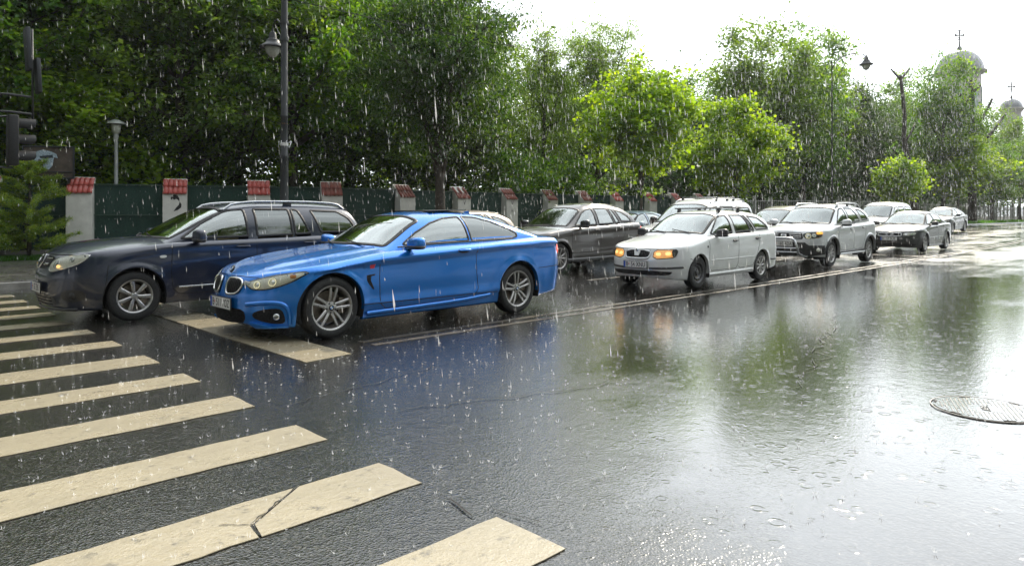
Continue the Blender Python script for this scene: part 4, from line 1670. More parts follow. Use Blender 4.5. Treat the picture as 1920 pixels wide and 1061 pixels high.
# ------------------------------------------------------------------ silver SUV with a bull bar
def car_silver(loc):
    root = thing('suv_car', 'silver SUV with roof rails, tubular bull bar and one lit orange turn lamp', 'car', loc, group='cars waiting in traffic')
    c1 = cv([(.5, .84), (1.4, .92), (2.6, .98), (4.3, 1.04)])
    D = dict(L=4.32, W=1.83, R=.345, Ra=.405, xa=.82, xb=3.493,
             zs=[(0, .90), (.15, .925), (.4, .955), (.8, 1.0), (1.2, 1.035), (1.6, 1.055), (2.6, 1.08), (3.3, 1.10), (4.1, 1.13), (4.32, 1.10)],
             zlo=[(0, .33), (.2, .28), (.42, .27), (1.3, .28), (3.0, .28), (3.9, .33), (4.32, .42)],
             nose=[(.2, .10), (.34, .03), (.5, .0), (.65, .0), (.8, .03), (.93, .08)],
             tail=[(.3, .06), (.46, .0), (.65, 0), (.9, .04), (1.12, .08)],
             zc=[(0, .93), (.1, .965), (.35, 1.02), (.7, 1.065), (1.05, 1.09), (1.25, 1.10)],
             zcr=[(3.9, 1.1), (4.32, 1.08)],
             Rf=.62, nf=2.3, Rr=.4, nr=2.7, xcowl=1.16, xdeck=4.2, rtop=.06,
             crease=[(c1, .016, .07, .09, .4, 4.2)], flare=.045,
             fbz=[(0, .60), (.6, .55)], rbz=[(3.4, .55), (4.32, .62)], doors=[(1.26, 2.33), (2.34, 3.22)],
             prof=[(1.02, 1.06), (1.2, 1.17), (1.72, 1.50), (1.95, 1.585), (2.3, 1.625), (3.0, 1.635), (3.6, 1.60), (3.9, 1.52), (4.12, 1.28), (4.24, 1.10)],
             ng=4.2, tum=.28, cw=.16, cr=.12, kb=.955, xroof=(1.9, 3.7))
    sh = Shape(D)
    det = dict(
        side_windows=[('door_window', [(1.48, 1.10), (1.68, 1.28), (1.90, 1.44), (2.02, 1.49), (2.21, 1.51), (2.26, 1.12)], 'glass_side'),
                      ('door_window', [(2.38, 1.12), (2.34, 1.515), (2.80, 1.51), (3.05, 1.30), (3.13, 1.15)], 'glass_side'),
                      ('quarter_window', [(3.30, 1.17), (3.27, 1.27), (3.12, 1.49), (3.42, 1.47), (3.66, 1.35), (3.78, 1.20)], 'glass_dark')],
        windscreen=[(1.10, -.90), (1.10, 0), (1.10, .90), (1.80, .86), (1.80, 0), (1.80, -.86)],
        interior=dict(xs_=1.75, zf=.48), Rrim=.215, wheel='y5', tw=.215, mirror=(1.60, 1.12, 'paint_silver', (.15, .24, .18)), handles=[(2.12, .95), (3.02, .98)], hmat='paint_silver',
        seam_open=[[(1.26, 1.0), (1.24, .7), (1.26, .46), (1.34, .40), (2.26, .40), (2.32, .48), (2.34, 1.08)],
                   [(2.36, .44), (2.42, .40), (2.95, .42), (3.06, .60), (3.22, .86), (3.24, 1.1)], [(.48, .72), (.46, .60), (.44, .40)]])
    mat = M_['paint_silver']
    finish_car(root, sh, mat, det)
    F = sh.Fs
    # black lower bumper, arches and sills
    patch('bumper_lower', F, [(-1.02, .565), (-.62, .565), (-.52, .64), (.52, .64), (.62, .565), (1.02, .565), (1.02, .34), (.7, .30), (-.7, .30), (-1.02, .34)], M_['black_plastic'], root, .006, .012, .06)
    headlamp(root, sh, [(.46, .86), (.60, .89), (.86, .905), (.98, .90), (.96, .78), (.80, .745), (.56, .725), (.48, .76)],
             [(.60, .80, .062, 'ring'), (.74, .815, .05, 'bowl')], 'lamp_dark', 1, edge='chrome')
    patch('turn_lamp', F, [(.80, .895), (.985, .905), (.975, .845), (.81, .835)], M_['amber_on'], root, .022, .022, .03, 1, bulge=.008)
    patch('turn_lamp', F, [(-.80, .895), (-.985, .905), (-.975, .845), (-.81, .835)], M_['amber'], root, .022, .022, .03, 1, bulge=.008)
    g = patch('grille', F, [(-.44, .875), (.44, .875), (.50, .80), (.46, .72), (-.46, .72), (-.50, .80)], M_['seam'], root, .003, .01, .04)
    for z in (.755, .80, .845):
        for sg in (1, -1):
            ribbon('chrome_bar', F, [(sg * .12, z), (sg * .30, z), (sg * .44, z + .004)], .013, M_['chrome'], g, .014, crown=.004)
    M = frame_at(F, 0, .80, None, .018)
    b = MB()
    b.box((0, 0, 0), (.15, .075, .012), None, .01)
    bd = auto_smooth(mk('badge', [M @ Vector(v) for v in b.v], b.f, M_['chrome'], root))
    b = MB()
    b.box((0, .004, .007), (.07, .03, .004))
    mk('badge_slot', [M @ Vector(v) for v in b.v], b.f, M_['seam'], bd, False)
    plate(root, -.05, .60, .52, 'B 185 ADA')
    pts = [(-.10, -.42, .34), (-.20, -.47, .42), (-.225, -.44, .56), (-.215, -.38, .70), (-.20, -.30, .742), (-.19, -.15, .75), (-.19, .15, .75), (-.20, .30, .742), (-.215, .38, .70), (-.225, .44, .56), (-.20, .47, .42), (-.10, .42, .34)]
    bb = tubeobj('bull_bar', [Vector(p) for p in pts], .031, M_['satin'], root, 10)
    for z in (.50, .40):
        tubeobj('bull_bar_rung', [(-.215, -.44, z), (-.225, 0, z), (-.215, .44, z)], .018, M_['satin'], bb, 8)
    for sg in (1, -1):
        tubeobj('bull_bar_stay', [(-.17, sg * .46, .38), (-.02, sg * .52, .30), (.14, sg * .55, .28)], .026, M_['satin'], bb, 8)
        M = frame_at(F, sg * .84, .455, None, .016)
        b = MB()
        b.lathe([(0, .008), (.04, .014), (.05, .002)], 20, 'z')
        mk('fog_lamp', [M @ Vector(v) for v in b.v], b.f, M_['lamp_inner'], root)
    for side in (-1, 1):
        fx = sh.Fx(side)
        for xw in (sh.xa, sh.xb):
            pts = [(xw + (sh.Ra + .028) * math.cos(t), sh.R + (sh.Ra + .028) * math.sin(t)) for t in np.linspace(.02, math.pi - .02, 19)]
            ribbon('arch_trim', fx, pts, .05, M_['black_plastic'], root, .006, False, .05, 0, None, .006)
        ribbon('side_step', fx, [(1.28, .315), (2.1, .32), (3.05, .325)], .05, M_['satin'], root, .04, crown=.02)
        ribbon('sill', fx, [(1.26, .36), (2.1, .36), (3.06, .37)], .07, M_['black_plastic'], root, .006, crown=.01)
        patch('side_marker', fx, [(1.12, .90), (1.19, .90), (1.19, .865), (1.12, .865)], M_['lamp_inner'], root, .006, .01, .03)
        sg = 1 if side < 0 else -1
        patch('tail_light', sh.Fr, [(sg * a, z) for a, z in [(.66, 1.06), (.86, 1.06), (.90, .96), (.86, .80), (.68, .82)]], M_['red_lens'], root, .004, .012, .03, 1, bulge=.012)
    roof_rail(root, sh, 1.95, 3.75, .80, M_['satin'], .024, .075, feet=(2.02, 2.85, 3.6))
    tubeobj('aerial', [(2.02, 0, 1.60), (2.30, 0, 1.82)], .004, M_['black_plastic'], root, 5)
    return root, sh


# ------------------------------------------------------------------ other bodies (farther away)
def car_sedan(loc, label, matn, paint_far='glass_side', name='sedan_car', variant=0, plate_txt=None, lamps='lamp_inner', grille=True, scale=None):
    root = thing(name, label, 'car', loc, group='cars waiting in traffic', scale=scale)
    c1 = cv([(.5, .66), (1.4, .78), (2.6, .85), (4.4, .92)])
    if variant == 0:
        prof = [(1.30, .92), (1.5, 1.03), (2.12, 1.335), (2.4, 1.41), (2.8, 1.43), (3.2, 1.41), (3.55, 1.33), (3.9, 1.14), (4.08, 1.02)]
    else:
        prof = [(1.30, .92), (1.55, 1.05), (2.2, 1.34), (2.5, 1.42), (2.9, 1.44), (3.3, 1.41), (3.7, 1.31), (4.1, 1.16), (4.38, 1.04)]
    D = dict(L=4.55, W=1.77, R=.318, Ra=.355, xa=.93, xb=3.58,
             zs=[(0, .70), (.15, .735), (.4, .775), (.8, .835), (1.2, .875), (1.6, .91), (2.6, .945), (3.6, .97), (4.3, .97), (4.55, .93)],
             zlo=[(0, .20), (.2, .175), (.5, .17), (1.3, .18), (3.0, .18), (3.9, .22), (4.55, .30)],
             nose=[(.15, .10), (.26, .03), (.4, .0), (.52, .0), (.62, .03), (.74, .09)],
             tail=[(.2, .06), (.36, .0), (.55, 0), (.8, .03), (.97, .08)],
             zc=[(0, .72), (.1, .755), (.35, .81), (.7, .87), (1.05, .92), (1.4, .95)],
             zcr=[(3.8, 1.02), (4.2, 1.02), (4.48, 1.0), (4.55, .96)],
             Rf=.70, nf=2.15, Rr=.5, nr=2.5, xcowl=1.42, xdeck=4.0 if variant == 0 else 4.3, rtop=.055,
             crease=[(c1, .014, .06, .09, .4, 4.4)], flare=.02,
             fbz=[(0, .58), (.6, .52)], rbz=[(3.6, .45), (4.55, .6)], doors=[(1.38, 2.45), (2.46, 3.40)],
             prof=prof, ng=3.9, tum=.36, cw=.17, cr=.10, kb=.955, xroof=(2.2, 3.4))
    sh = Shape(D)
    det = dict(
        side_windows=[('door_window', [(1.62, .955), (1.85, 1.10), (2.12, 1.26), (2.28, 1.31), (2.43, 1.325), (2.47, .97)], paint_far),
                      ('door_window', [(2.55, .975), (2.52, 1.33), (2.95, 1.325), (3.22, 1.25), (3.40, 1.08), (3.42, .99)], paint_far)],
        windscreen=[(1.37, -.90), (1.37, 0), (1.37, .90), (2.15, .85), (2.15, 0), (2.15, -.85)],
        rear_window=[(3.45, -.8), (3.45, .8), (3.98, .84), (3.98, -.84)] if variant == 0 else [(3.6, -.8), (3.6, .8), (4.22, .84), (4.22, -.84)],
        interior=dict(xs_=2.0, zf=.30), Rrim=.222, wheel='five' if variant == 0 else 'y5', tw=.205, mirror=(1.72, .985, matn, (.14, .22, .14)), handles=[(2.30, .84), (3.22, .86)],
        seam_open=[[(1.38, .86), (1.36, .6), (1.38, .36), (1.47, .29), (2.38, .29), (2.45, .36), (2.46, .95)],
                   [(2.48, .34), (2.54, .29), (3.15, .31), (3.22, .45), (3.40, .75), (3.44, .98)]])
    mat = M_[matn]
    finish_car(root, sh, mat, det)
    F = sh.Fs
    headlamp(root, sh, [(.42, .665), (.62, .69), (.86, .705), (.84, .62), (.70, .585), (.44, .575)],
             [(.52, .63, .045, 'bowl'), (.70, .64, .045, 'bowl')], lamps, 1)
    if variant == 0:
        gp = [(-.36, .68), (.36, .68), (.38, .62), (.36, .56), (-.36, .56), (-.38, .62)]
    else:
        gp = [(-.40, .66), (.40, .66), (.30, .50), (.22, .40), (-.22, .40), (-.30, .50)]
    g = patch('grille', F, gp, M_['seam'], root, .003, .01, .04, 0)
    mb = MB()
    for z in ((.58, .60, .62, .64, .66) if variant == 0 else (.44, .49, .54, .59, .63)):
        mb.tube([frame_at(F, a, z, None, .008).translation for a in np.linspace(-.30, .30, 9)], .005, 5)
    mk('grille_bars', mb.v, mb.f, M_['black_plastic'], g)
    ribbon('grille_surround', F, gp, .018, M_['chrome'], g, .012, True, .04, 1, None, .004, .005)
    if variant == 0:
        for k in range(4):
            M = frame_at(F, -.075 + k * .05, .622, None, .016)
            b = MB()
            b.tube([(.033 * math.cos(t), .033 * math.sin(t), 0) for t in np.linspace(0, 2 * math.pi, 17)], .005, 5, False)
            mk('badge_ring', [M @ Vector(v) for v in b.v], b.f, M_['chrome'], root)
    li = patch('lower_intake', F, [(-.86, .32), (.86, .32), (.84, .23), (-.84, .23)], M_['seam'], root, .003, .01, .05, 1)
    ribbon('bumper_strip', F, [(-.95, .46), (-.4, .455), (0, .455), (.4, .455), (.95, .46)], .02, M_['black_plastic'], root, .004, crown=.006)
    if plate_txt:
        plate(root, -.03, .48, .52, plate_txt)
    for side in (-1, 1):
        sg = 1 if side < 0 else -1
        patch('tail_light', sh.Fr, [(sg * a, z) for a, z in [(.50, .90), (.80, .91), (.95, .88), (.92, .76), (.50, .74)]], M_['red_lens'], root, .004, .012, .03, 1, bulge=.012)
        ribbon('door_strip', sh.Fx(side), [(1.42, .50), (2.42, .505)], .012, M_['satin'], root, .004, crown=.004)
        ribbon('door_strip', sh.Fx(side), [(2.48, .505), (3.2, .51)], .012, M_['satin'], root, .004, crown=.004)
    return root, sh


def car_bigsuv(loc, label, matn, name='suv_car', lit=True):
    root = thing(name, label, 'car', loc, group='cars waiting in traffic')
    c1 = cv([(.5, .82), (1.4, .93), (2.6, .99), (3.6, 1.03), (4.5, 1.06)])
    c2 = cv([(.9, .45), (3.0, .50), (3.9, .62)])
    D = dict(L=4.55, W=1.85, R=.345, Ra=.39, xa=1.03, xb=3.70,
             zs=[(0, .82), (.15, .86), (.4, .905), (.8, .96), (1.2, 1.01), (1.6, 1.04), (2.6, 1.075), (3.6, 1.12), (4.3, 1.14), (4.55, 1.08)],
             zlo=[(0, .26), (.2, .22), (.45, .215), (1.3, .24), (3.0, .25), (3.9, .29), (4.55, .38)],
             nose=[(.15, .10), (.3, .03), (.45, .0), (.6, .0), (.72, .03), (.85, .09)],
             tail=[(.25, .06), (.4, .0), (.6, 0), (.85, .04), (1.1, .12)],
             zc=[(0, .85), (.1, .89), (.35, .96), (.7, 1.02), (1.05, 1.06), (1.5, 1.09)],
             zcr=[(4.0, 1.12), (4.55, 1.08)],
             Rf=.70, nf=2.15, Rr=.5, nr=2.4, xcowl=1.40, xdeck=4.42, rtop=.06,
             crease=[(c1, .03, .05, .10, .4, 4.45), (c2, .016, .05, .05, 1.0, 3.6)], flare=.022,
             fbz=[(0, .6), (.6, .55)], rbz=[(3.6, .5), (4.55, .65)], doors=[(1.45, 2.5), (2.51, 3.5)],
             prof=[(1.25, 1.04), (1.45, 1.16), (2.02, 1.50), (2.3, 1.60), (2.7, 1.645), (3.2, 1.64), (3.7, 1.58), (4.1, 1.44), (4.3, 1.30), (4.48, 1.10)],
             ng=3.9, tum=.36, cw=.18, cr=.12, kb=.95, xroof=(2.1, 3.7))
    sh = Shape(D)
    det = dict(
        side_windows=[('door_window', [(1.68, 1.085), (1.88, 1.24), (2.10, 1.40), (2.28, 1.475), (2.50, 1.51), (2.52, 1.10)], 'glass_side'),
                      ('door_window', [(2.60, 1.105), (2.58, 1.515), (3.08, 1.515), (3.22, 1.13)], 'glass_side'),
                      ('quarter_window', [(3.27, 1.135), (3.13, 1.51), (3.26, 1.50), (3.45, 1.145)], 'glass_side'),
                      ('quarter_window', [(3.54, 1.155), (3.36, 1.48), (3.62, 1.43), (3.82, 1.32), (3.94, 1.20), (3.92, 1.17)], 'glass_side')],
        windscreen=[(1.33, -.90), (1.33, 0), (1.33, .90), (2.07, .85), (2.07, 0), (2.07, -.85)],
        interior=dict(xs_=2.0, zf=.42), Rrim=.235, wheel='y5', tw=.225, mirror=(1.80, 1.13, 'trim_black', (.15, .25, .18)), handles=[(2.33, .98), (3.30, 1.02)], ring=.04,
        seam_open=[[(1.45, .98), (1.43, .6), (1.45, .42), (1.53, .36), (2.42, .36), (2.5, .42), (2.51, 1.08)],
                   [(2.53, .40), (2.58, .36), (3.15, .38), (3.25, .52), (3.5, .88), (3.52, 1.12)]])
    mat = M_[matn]
    finish_car(root, sh, mat, det)
    F = sh.Fs
    headlamp(root, sh, [(.42, .77), (.62, .81), (.86, .83), (.84, .74), (.70, .69), (.44, .68)], [(.52, .74, .045, 'bowl'), (.70, .75, .045, 'bowl')])
    patch('grille', F, [(-.36, .79), (.36, .79), (.34, .62), (-.34, .62)], M_['seam'], root, .003, .01, .04, 1)
    for side in (-1, 1):
        sg = 1 if side < 0 else -1
        patch('tail_light', sh.Fr, [(sg * a, z) for a, z in [(.55, 1.06), (.85, 1.075), (1.06, 1.05), (1.04, .95), (.90, .88), (.60, .88)]], M_['red_on' if lit else 'red_lens'], root, .004, .012, .03, 1, bulge=.016)
        ribbon('sill', sh.Fx(side), [(1.28, .285), (2.1, .285), (3.2, .295)], .09, M_['black_plastic'], root, .006, crown=.01)
        ribbon('roof_rail', sh.Gx(side), [(2.3, 1.565), (2.8, 1.59), (3.4, 1.58), (3.9, 1.50)], .02, M_['trim_black'], root, .02, crown=.01)
    return root, sh


def car_van(loc, label, matn, rack=True, name='van', L=4.4, H=1.82, wsmat='glass_clear', scale=None):
    root = thing(name, label, 'van', loc, group='cars waiting in traffic', scale=scale)
    D = dict(L=L, W=1.81, R=.31, Ra=.355, xa=.88, xb=3.58,
             zs=[(0, .86), (.15, .90), (.4, .96), (.8, 1.03), (1.2, 1.08), (2.6, 1.10), (L, 1.10)],
             zlo=[(0, .24), (.2, .20), (.5, .19), (1.3, .22), (3.0, .22), (3.9, .25), (L, .32)],
             nose=[(.15, .08), (.3, .03), (.45, .0), (.6, .0), (.75, .03), (.9, .09)],
             tail=[(.2, .04), (.6, 0), (1.1, .02)],
             zc=[(0, .88), (.1, .93), (.35, 1.0), (.7, 1.07), (1.0, 1.12)],
             zcr=[(L - .3, 1.1), (L, 1.1)],
             Rf=.6, nf=2.2, Rr=.25, nr=2.8, xcowl=.98, xdeck=L - .06, rtop=.05,
             crease=[], flare=.02, fbz=[(0, .6), (.6, .55)], rbz=[(3.6, .45), (L, .5)], doors=[(1.25, 2.2), (2.22, 3.1)],
             prof=[(.86, 1.08), (1.05, 1.22), (1.62, 1.62), (1.85, 1.72), (2.3, H - .02), (3.0, H), (L - .5, H - .02), (L - .22, H - .08), (L - .10, 1.4), (L - .04, 1.1)],
             ng=4.6, tum=.17, cw=.16, cr=.05, kb=.97, xroof=(1.9, L - .5))
    sh = Shape(D)
    det = dict(
        side_windows=[('door_window', [(1.34, 1.14), (1.52, 1.34), (1.78, 1.54), (2.10, 1.58), (2.13, 1.15)], 'glass_side'),
                      ('door_window', [(2.26, 1.15), (2.26, 1.58), (3.0, 1.58), (3.0, 1.15)], 'glass_side'),
                      ('quarter_window', [(3.18, 1.17), (3.18, 1.57), (3.98, 1.55), (4.08, 1.3), (4.06, 1.17)], 'glass_side')],
        windscreen=[(.93, -.90), (.93, 0), (.93, .90), (1.68, .87), (1.68, 0), (1.68, -.87)],
        interior=dict(xs_=1.7, zf=.42), Rrim=.20, wheel='cap', tw=.19, mirror=(1.42, 1.18, 'black_plastic', (.14, .22, .22)), handles=[(2.08, .98)], wsmat=wsmat,
        seam_open=[[(1.25, 1.0), (1.24, .4), (2.18, .32), (2.2, 1.08)]])
    finish_car(root, sh, M_[matn], det)
    F = sh.Fs
    headlamp(root, sh, [(.38, .76), (.55, .86), (.72, .90), (.74, .78), (.6, .70), (.4, .69)], [(.55, .78, .05, 'bowl')])
    patch('grille', F, [(-.33, .78), (.33, .78), (.30, .68), (-.30, .68)], M_['seam'], root, .003, .01, .04, 1)
    for side in (-1, 1):
        sg = 1 if side < 0 else -1
        patch('tail_light', sh.Fr, [(sg * a, z) for a, z in [(.70, 1.04), (.86, 1.04), (.88, .80), (.72, .80)]], M_['red_lens'], root, .004, .012, .04, 1)
    if rack:
        roof_rail(root, sh, 1.95, L - .45, .80, M_['satin'], .016, .05)
        cross_bars(root, sh, (2.35, 3.35), .78, M_['satin'], .10, .02)
    return root, sh
# ------------------------------------------------------------------ ground, street, markings
KERB_Y = 15.1


def asphalt(name='wet_asphalt'):
    m, t, b = new_mat(name)
    tc = t.n('ShaderNodeNewGeometry').outputs['Position']
    agg = t.n('ShaderNodeTexVoronoi', i_Vector=tc, i_Scale=95.0)
    stone = t.n('ShaderNodeSeparateColor', i_Color=agg.outputs['Color']).outputs[0]
    mpp = t.n('ShaderNodeMapping', i_Vector=tc)
    mpp.inputs['Scale'].default_value = (.09, .75, 1)
    lanes = t.noise(mpp.outputs[0], 1.0, 4, .6)
    big = t.math('ADD', t.math('MULTIPLY', t.noise(tc, .6, 5, .65), .5), t.math('MULTIPLY', lanes, .5))
    mid = t.noise(tc, 3.2, 4, .6)
    base = t.ramp(stone, [(0, (.010, .010, .0095)), (.55, (.020, .019, .017)), (.85, (.045, .041, .036)), (1, (.10, .093, .08))])
    base = t.mix(t.mapr(mid, .35, .7, 0, .5), base, (.016, .014, .011))
    t.link(base, b.inputs['Base Color'])
    # a film of water: nearly level in the hollows, broken up over the coarse patches
    sep = t.n('ShaderNodeSeparateXYZ', i_Vector=tc)
    lane = t.mapr(t.math('ADD', sep.outputs[0], t.math('MULTIPLY', t.noise(tc, .35, 3), 9.0)), 11.0, 27.0, 0, 1, True)
    near = t.mapr(t.math('ADD', sep.outputs[0], t.math('MULTIPLY', sep.outputs[1], -1.0)), -.4, 3.2, -.06, .36, True)
    film = t.mapr(t.math('SUBTRACT', t.math('ADD', big, near), t.math('MULTIPLY', lane, .30)), .48, .70, 0, 1, True)
    rough = t.mapr(film, 0, 1, .22, .04)
    t.link(rough, b.inputs['Roughness'])
    b.inputs['IOR'].default_value = 1.45
    b.inputs['Coat Weight'].default_value = 1
    t.link(t.mapr(film, 0, 1, 1.50, 1.85), b.inputs['Coat IOR'])
    b.inputs['Specular IOR Level'].default_value = .3
    t.link(t.mapr(film, 0, 1, t.mapr(sep.outputs[0], 7.0, 26.0, .11, .27, True), .02), b.inputs['Coat Roughness'])
    # stones sticking through, wind ripples and rings from the drops
    grain = t.math('MULTIPLY', agg.outputs['Distance'], t.mapr(film, 0, 1, .9, .12))
    n1 = t.noise(tc, 42, 3, .6)
    n2 = t.noise(tc, 9, 3, .55)
    rp = t.n('ShaderNodeTexVoronoi', i_Vector=tc, i_Scale=10.0)
    rc = t.n('ShaderNodeSeparateColor', i_Color=rp.outputs['Color'])
    dd = t.math('DIVIDE', rp.outputs['Distance'], 10.0)
    rad = t.math('MULTIPLY_ADD', rc.outputs[0], .032, .008)
    q = t.math('DIVIDE', t.math('SUBTRACT', dd, rad), .006)
    ring = t.math('POWER', 2.718, t.math('MULTIPLY', t.math('MULTIPLY', q, q), -1.0))
    ring = t.math('MULTIPLY', ring, t.math('LESS_THAN', rc.outputs[1], .5))
    h = t.math('ADD', t.math('MULTIPLY', grain, .0019), t.math('MULTIPLY', n1, t.mapr(film, 0, 1, .0023, .0015)))
    h = t.math('ADD', h, t.math('MULTIPLY', n2, t.mapr(film, 0, 1, .0032, .0022)))
    h = t.math('ADD', h, t.math('MULTIPLY', ring, .0011))
    bp = t.n('ShaderNodeBump', i_Height=h, i_Strength=1.0, i_Distance=1.0)
    bp2 = t.n('ShaderNodeBump', i_Height=h, i_Strength=.55, i_Distance=1.0)
    t.link(bp.outputs[0], b.inputs['Normal'])
    t.link(bp2.outputs[0], b.inputs['Coat Normal'])
    return m


def marking(name='road_paint', col=(.41, .35, .24), w0=.57, w1=.70):
    m, t, b = new_mat(name)
    tc = t.n('ShaderNodeNewGeometry').outputs['Position']
    n = t.noise(tc, 2.2, 5, .65)
    f = t.noise(tc, 60, 3, .7)
    c = t.ramp(n, [(.3, tuple(x * .80 for x in col)), (.6, col), (.8, tuple(min(1, x * 1.1) for x in col))])
    c = t.mix(t.mapr(f, .55, .75, 0, .45), c, (.22, .19, .14))
    wear = t.mapr(t.noise(tc, 9, 6, .75), w0, w1, 0, .85)
    c = t.mix(wear, c, (.06, .055, .05))
    t.link(c, b.inputs['Base Color'])
    t.link(t.mapr(n, .3, .7, .38, .2), b.inputs['Roughness'])
    b.inputs['Coat Weight'].default_value = .6
    b.inputs['Coat Roughness'].default_value = .16
    h = t.math('ADD', t.math('MULTIPLY', f, .004), t.math('MULTIPLY', t.noise(tc, 12, 3), .006))
    bp = t.n('ShaderNodeBump', i_Height=h, i_Strength=.8, i_Distance=1.0)
    t.link(bp.outputs[0], b.inputs['Normal'])
    t.link(bp.outputs[0], b.inputs['Coat Normal'])
    return m


M_['asphalt'] = asphalt()
M_['marking'] = marking()
M_['marking_worn'] = marking('worn_line_paint', (.15, .125, .09), .38, .56)
M_['marking_worn'].node_tree.nodes['Principled BSDF'].inputs['Coat Weight'].default_value = .05
M_['lid'] = simple('wet_iron_lid', (.045, .043, .04), .3, metal=.2, coat=.8, bump=.8, bscale=60)
M_['pave'] = simple('wet_paving', (.13, .12, .11), .3, coat=.6, scale=3, var=.3, bump=.4, bscale=25)
M_['kerbst'] = simple('kerb_stone', (.24, .23, .21), .4, coat=.4, scale=5, var=.3, bump=.4, bscale=30)
M_['soil'] = simple('park_soil', (.05, .045, .03), .9, scale=2, var=.4, bump=.6, bscale=10)
M_['plaster'] = simple('white_plaster', (.60, .59, .55), .7, scale=3, var=.14, bump=.3, bscale=40)
M_['tile_red'] = simple('red_roof_tile', (.34, .045, .032), .45, scale=8, var=.45, coat=.3, bump=.3, bscale=60)
M_['tile_dark'] = simple('weathered_roof_tile', (.20, .06, .045), .6, scale=8, var=.5, bump=.3, bscale=60)
M_['mesh_green'] = simple('green_screen_fabric', (.008, .035, .025), .8, scale=30, var=.3, bump=.4, bscale=200)
M_['fence_metal'] = simple('green_fence_metal', (.015, .045, .03), .5)
M_['fence_grey'] = simple('pale_fence_bars', (.34, .34, .32), .6)
M_['bark'] = simple('wet_bark', (.045, .036, .028), .75, scale=6, var=.5, bump=.9, bscale=22)
M_['bark_pale'] = simple('grey_bark', (.085, .072, .06), .75, scale=6, var=.4, bump=.9, bscale=22)
M_['iron'] = simple('dark_cast_iron', (.016, .019, .021), .5, metal=.0, coat=.12)
M_['iron_pale'] = simple('pale_lamp_metal', (.38, .40, .40), .5, metal=.3, coat=.3)
M_['lantern_glass'] = simple('milky_lantern_glass', (.40, .42, .36), .25, coat=.6)
M_['signal_black'] = simple('signal_housing', (.005, .005, .006), .6)
M_['sign_back'] = simple('sign_back_grey', (.035, .038, .042), .5, metal=.4)
M_['board'] = simple('brown_board', (.075, .055, .045), .5, scale=5, var=.35, coat=.3)
M_['board_paint'] = simple('board_pale_paint', (.30, .38, .44), .5, scale=25, var=.5)
M_['board_paint2'] = simple('board_dark_paint', (.03, .04, .05), .5)
M_['stone_pale'] = simple('church_render', (.42, .40, .38), .7, scale=.5, var=.1)
M_['dome_metal'] = simple('dome_sheet_metal', (.20, .21, .22), .4, metal=.5, scale=.8, var=.15)
M_['copper_green'] = simple('pale_green_window', (.30, .40, .36), .5, scale=1)

# terrain
xg = np.concatenate([np.linspace(-600, -20, 8), np.linspace(-15, 75, 91), np.linspace(90, 1500, 24)])
yg = np.concatenate([np.linspace(-900, -60, 6), [-30.0], [KERB_Y + .02, 40, 90, 300, 1200]])
XX, YY = np.meshgrid(xg, yg)
ZZ = gz(XX) - .06
V = np.stack([XX, YY, ZZ], -1).reshape(-1, 3)
nx_ = len(xg)
F = np.array([(j * nx_ + i, j * nx_ + i + 1, (j + 1) * nx_ + i + 1, (j + 1) * nx_ + i) for j in range(len(yg) - 1) for i in range(nx_ - 1)])
ground = mk('ground', V, F, M_['soil'], None, True)
tag(ground, 'dark soil of the park running out behind the fence', 'ground', None, 'structure')

xr = np.concatenate([np.linspace(-60, -10, 6), np.arange(-8, 75, .5), np.linspace(80, 260, 19)])
yr = np.array([-24, -10, 0, 5, 10, KERB_Y])
XX, YY = np.meshgrid(xr, yr)
ZZ = gz(XX)
V = np.stack([XX, YY, ZZ], -1).reshape(-1, 3)
nx_ = len(xr)
F = np.array([(j * nx_ + i, j * nx_ + i + 1, (j + 1) * nx_ + i + 1, (j + 1) * nx_ + i) for j in range(len(yr) - 1) for i in range(nx_ - 1)])
road = mk('road', V, F, M_['asphalt'], None, True)
tag(road, 'wet asphalt street with rain-pocked puddles mirroring sky and trees', 'road', None, 'structure')


def sheet(name, poly, mat, lift=.005, parent=None, n=12, thick=.004):
    """thin painted sheet following the street; outline points get a slightly uneven edge"""
    pts = []
    m = len(poly)
    for i in range(m):
        a, b = np.array(poly[i]), np.array(poly[(i + 1) % m])
        L = np.linalg.norm(b - a)
        k = max(1, int(L / .12))
        for j in range(k):
            p = a + (b - a) * j / k
            if j:
                p = p + rng.normal(0, .004, 2)
            pts.append(p)
    P_ = np.array(pts)
    top = [(x, y, float(gz(x)) + lift) for x, y in pts]
    low = [(x, y, float(gz(x)) + lift - thick) for x, y in pts]
    k = len(pts)
    return mk(name, top + low, [tuple(range(k))] + [(i, i + k, (i + 1) % k + k, (i + 1) % k) for i in range(k)], mat, parent, False)


def ccw(p):
    a = sum(p[i][0] * p[(i + 1) % len(p)][1] - p[(i + 1) % len(p)][0] * p[i][1] for i in range(len(p)))
    return p if a > 0 else p[::-1]


stripes = [(.82, 1.22), (1.80, 2.20), (3.66, 4.05), (4.65, 5.04), (5.64, 6.04), (6.62, 7.08), (7.76, 8.14), (8.80, 9.16), (9.78, 10.16), (10.76, 11.14), (11.74, 12.12), (12.7, 13.1), (13.7, 14.1)]
for (a, b) in stripes:
    sheet('crosswalk_stripe', [(-3.1, a), (2.055, a), (2.055, b), (-3.1, b)], M_['marking'], .006, road)
M_['crack'] = simple('crack_shadow', (.006, .006, .006), .9)


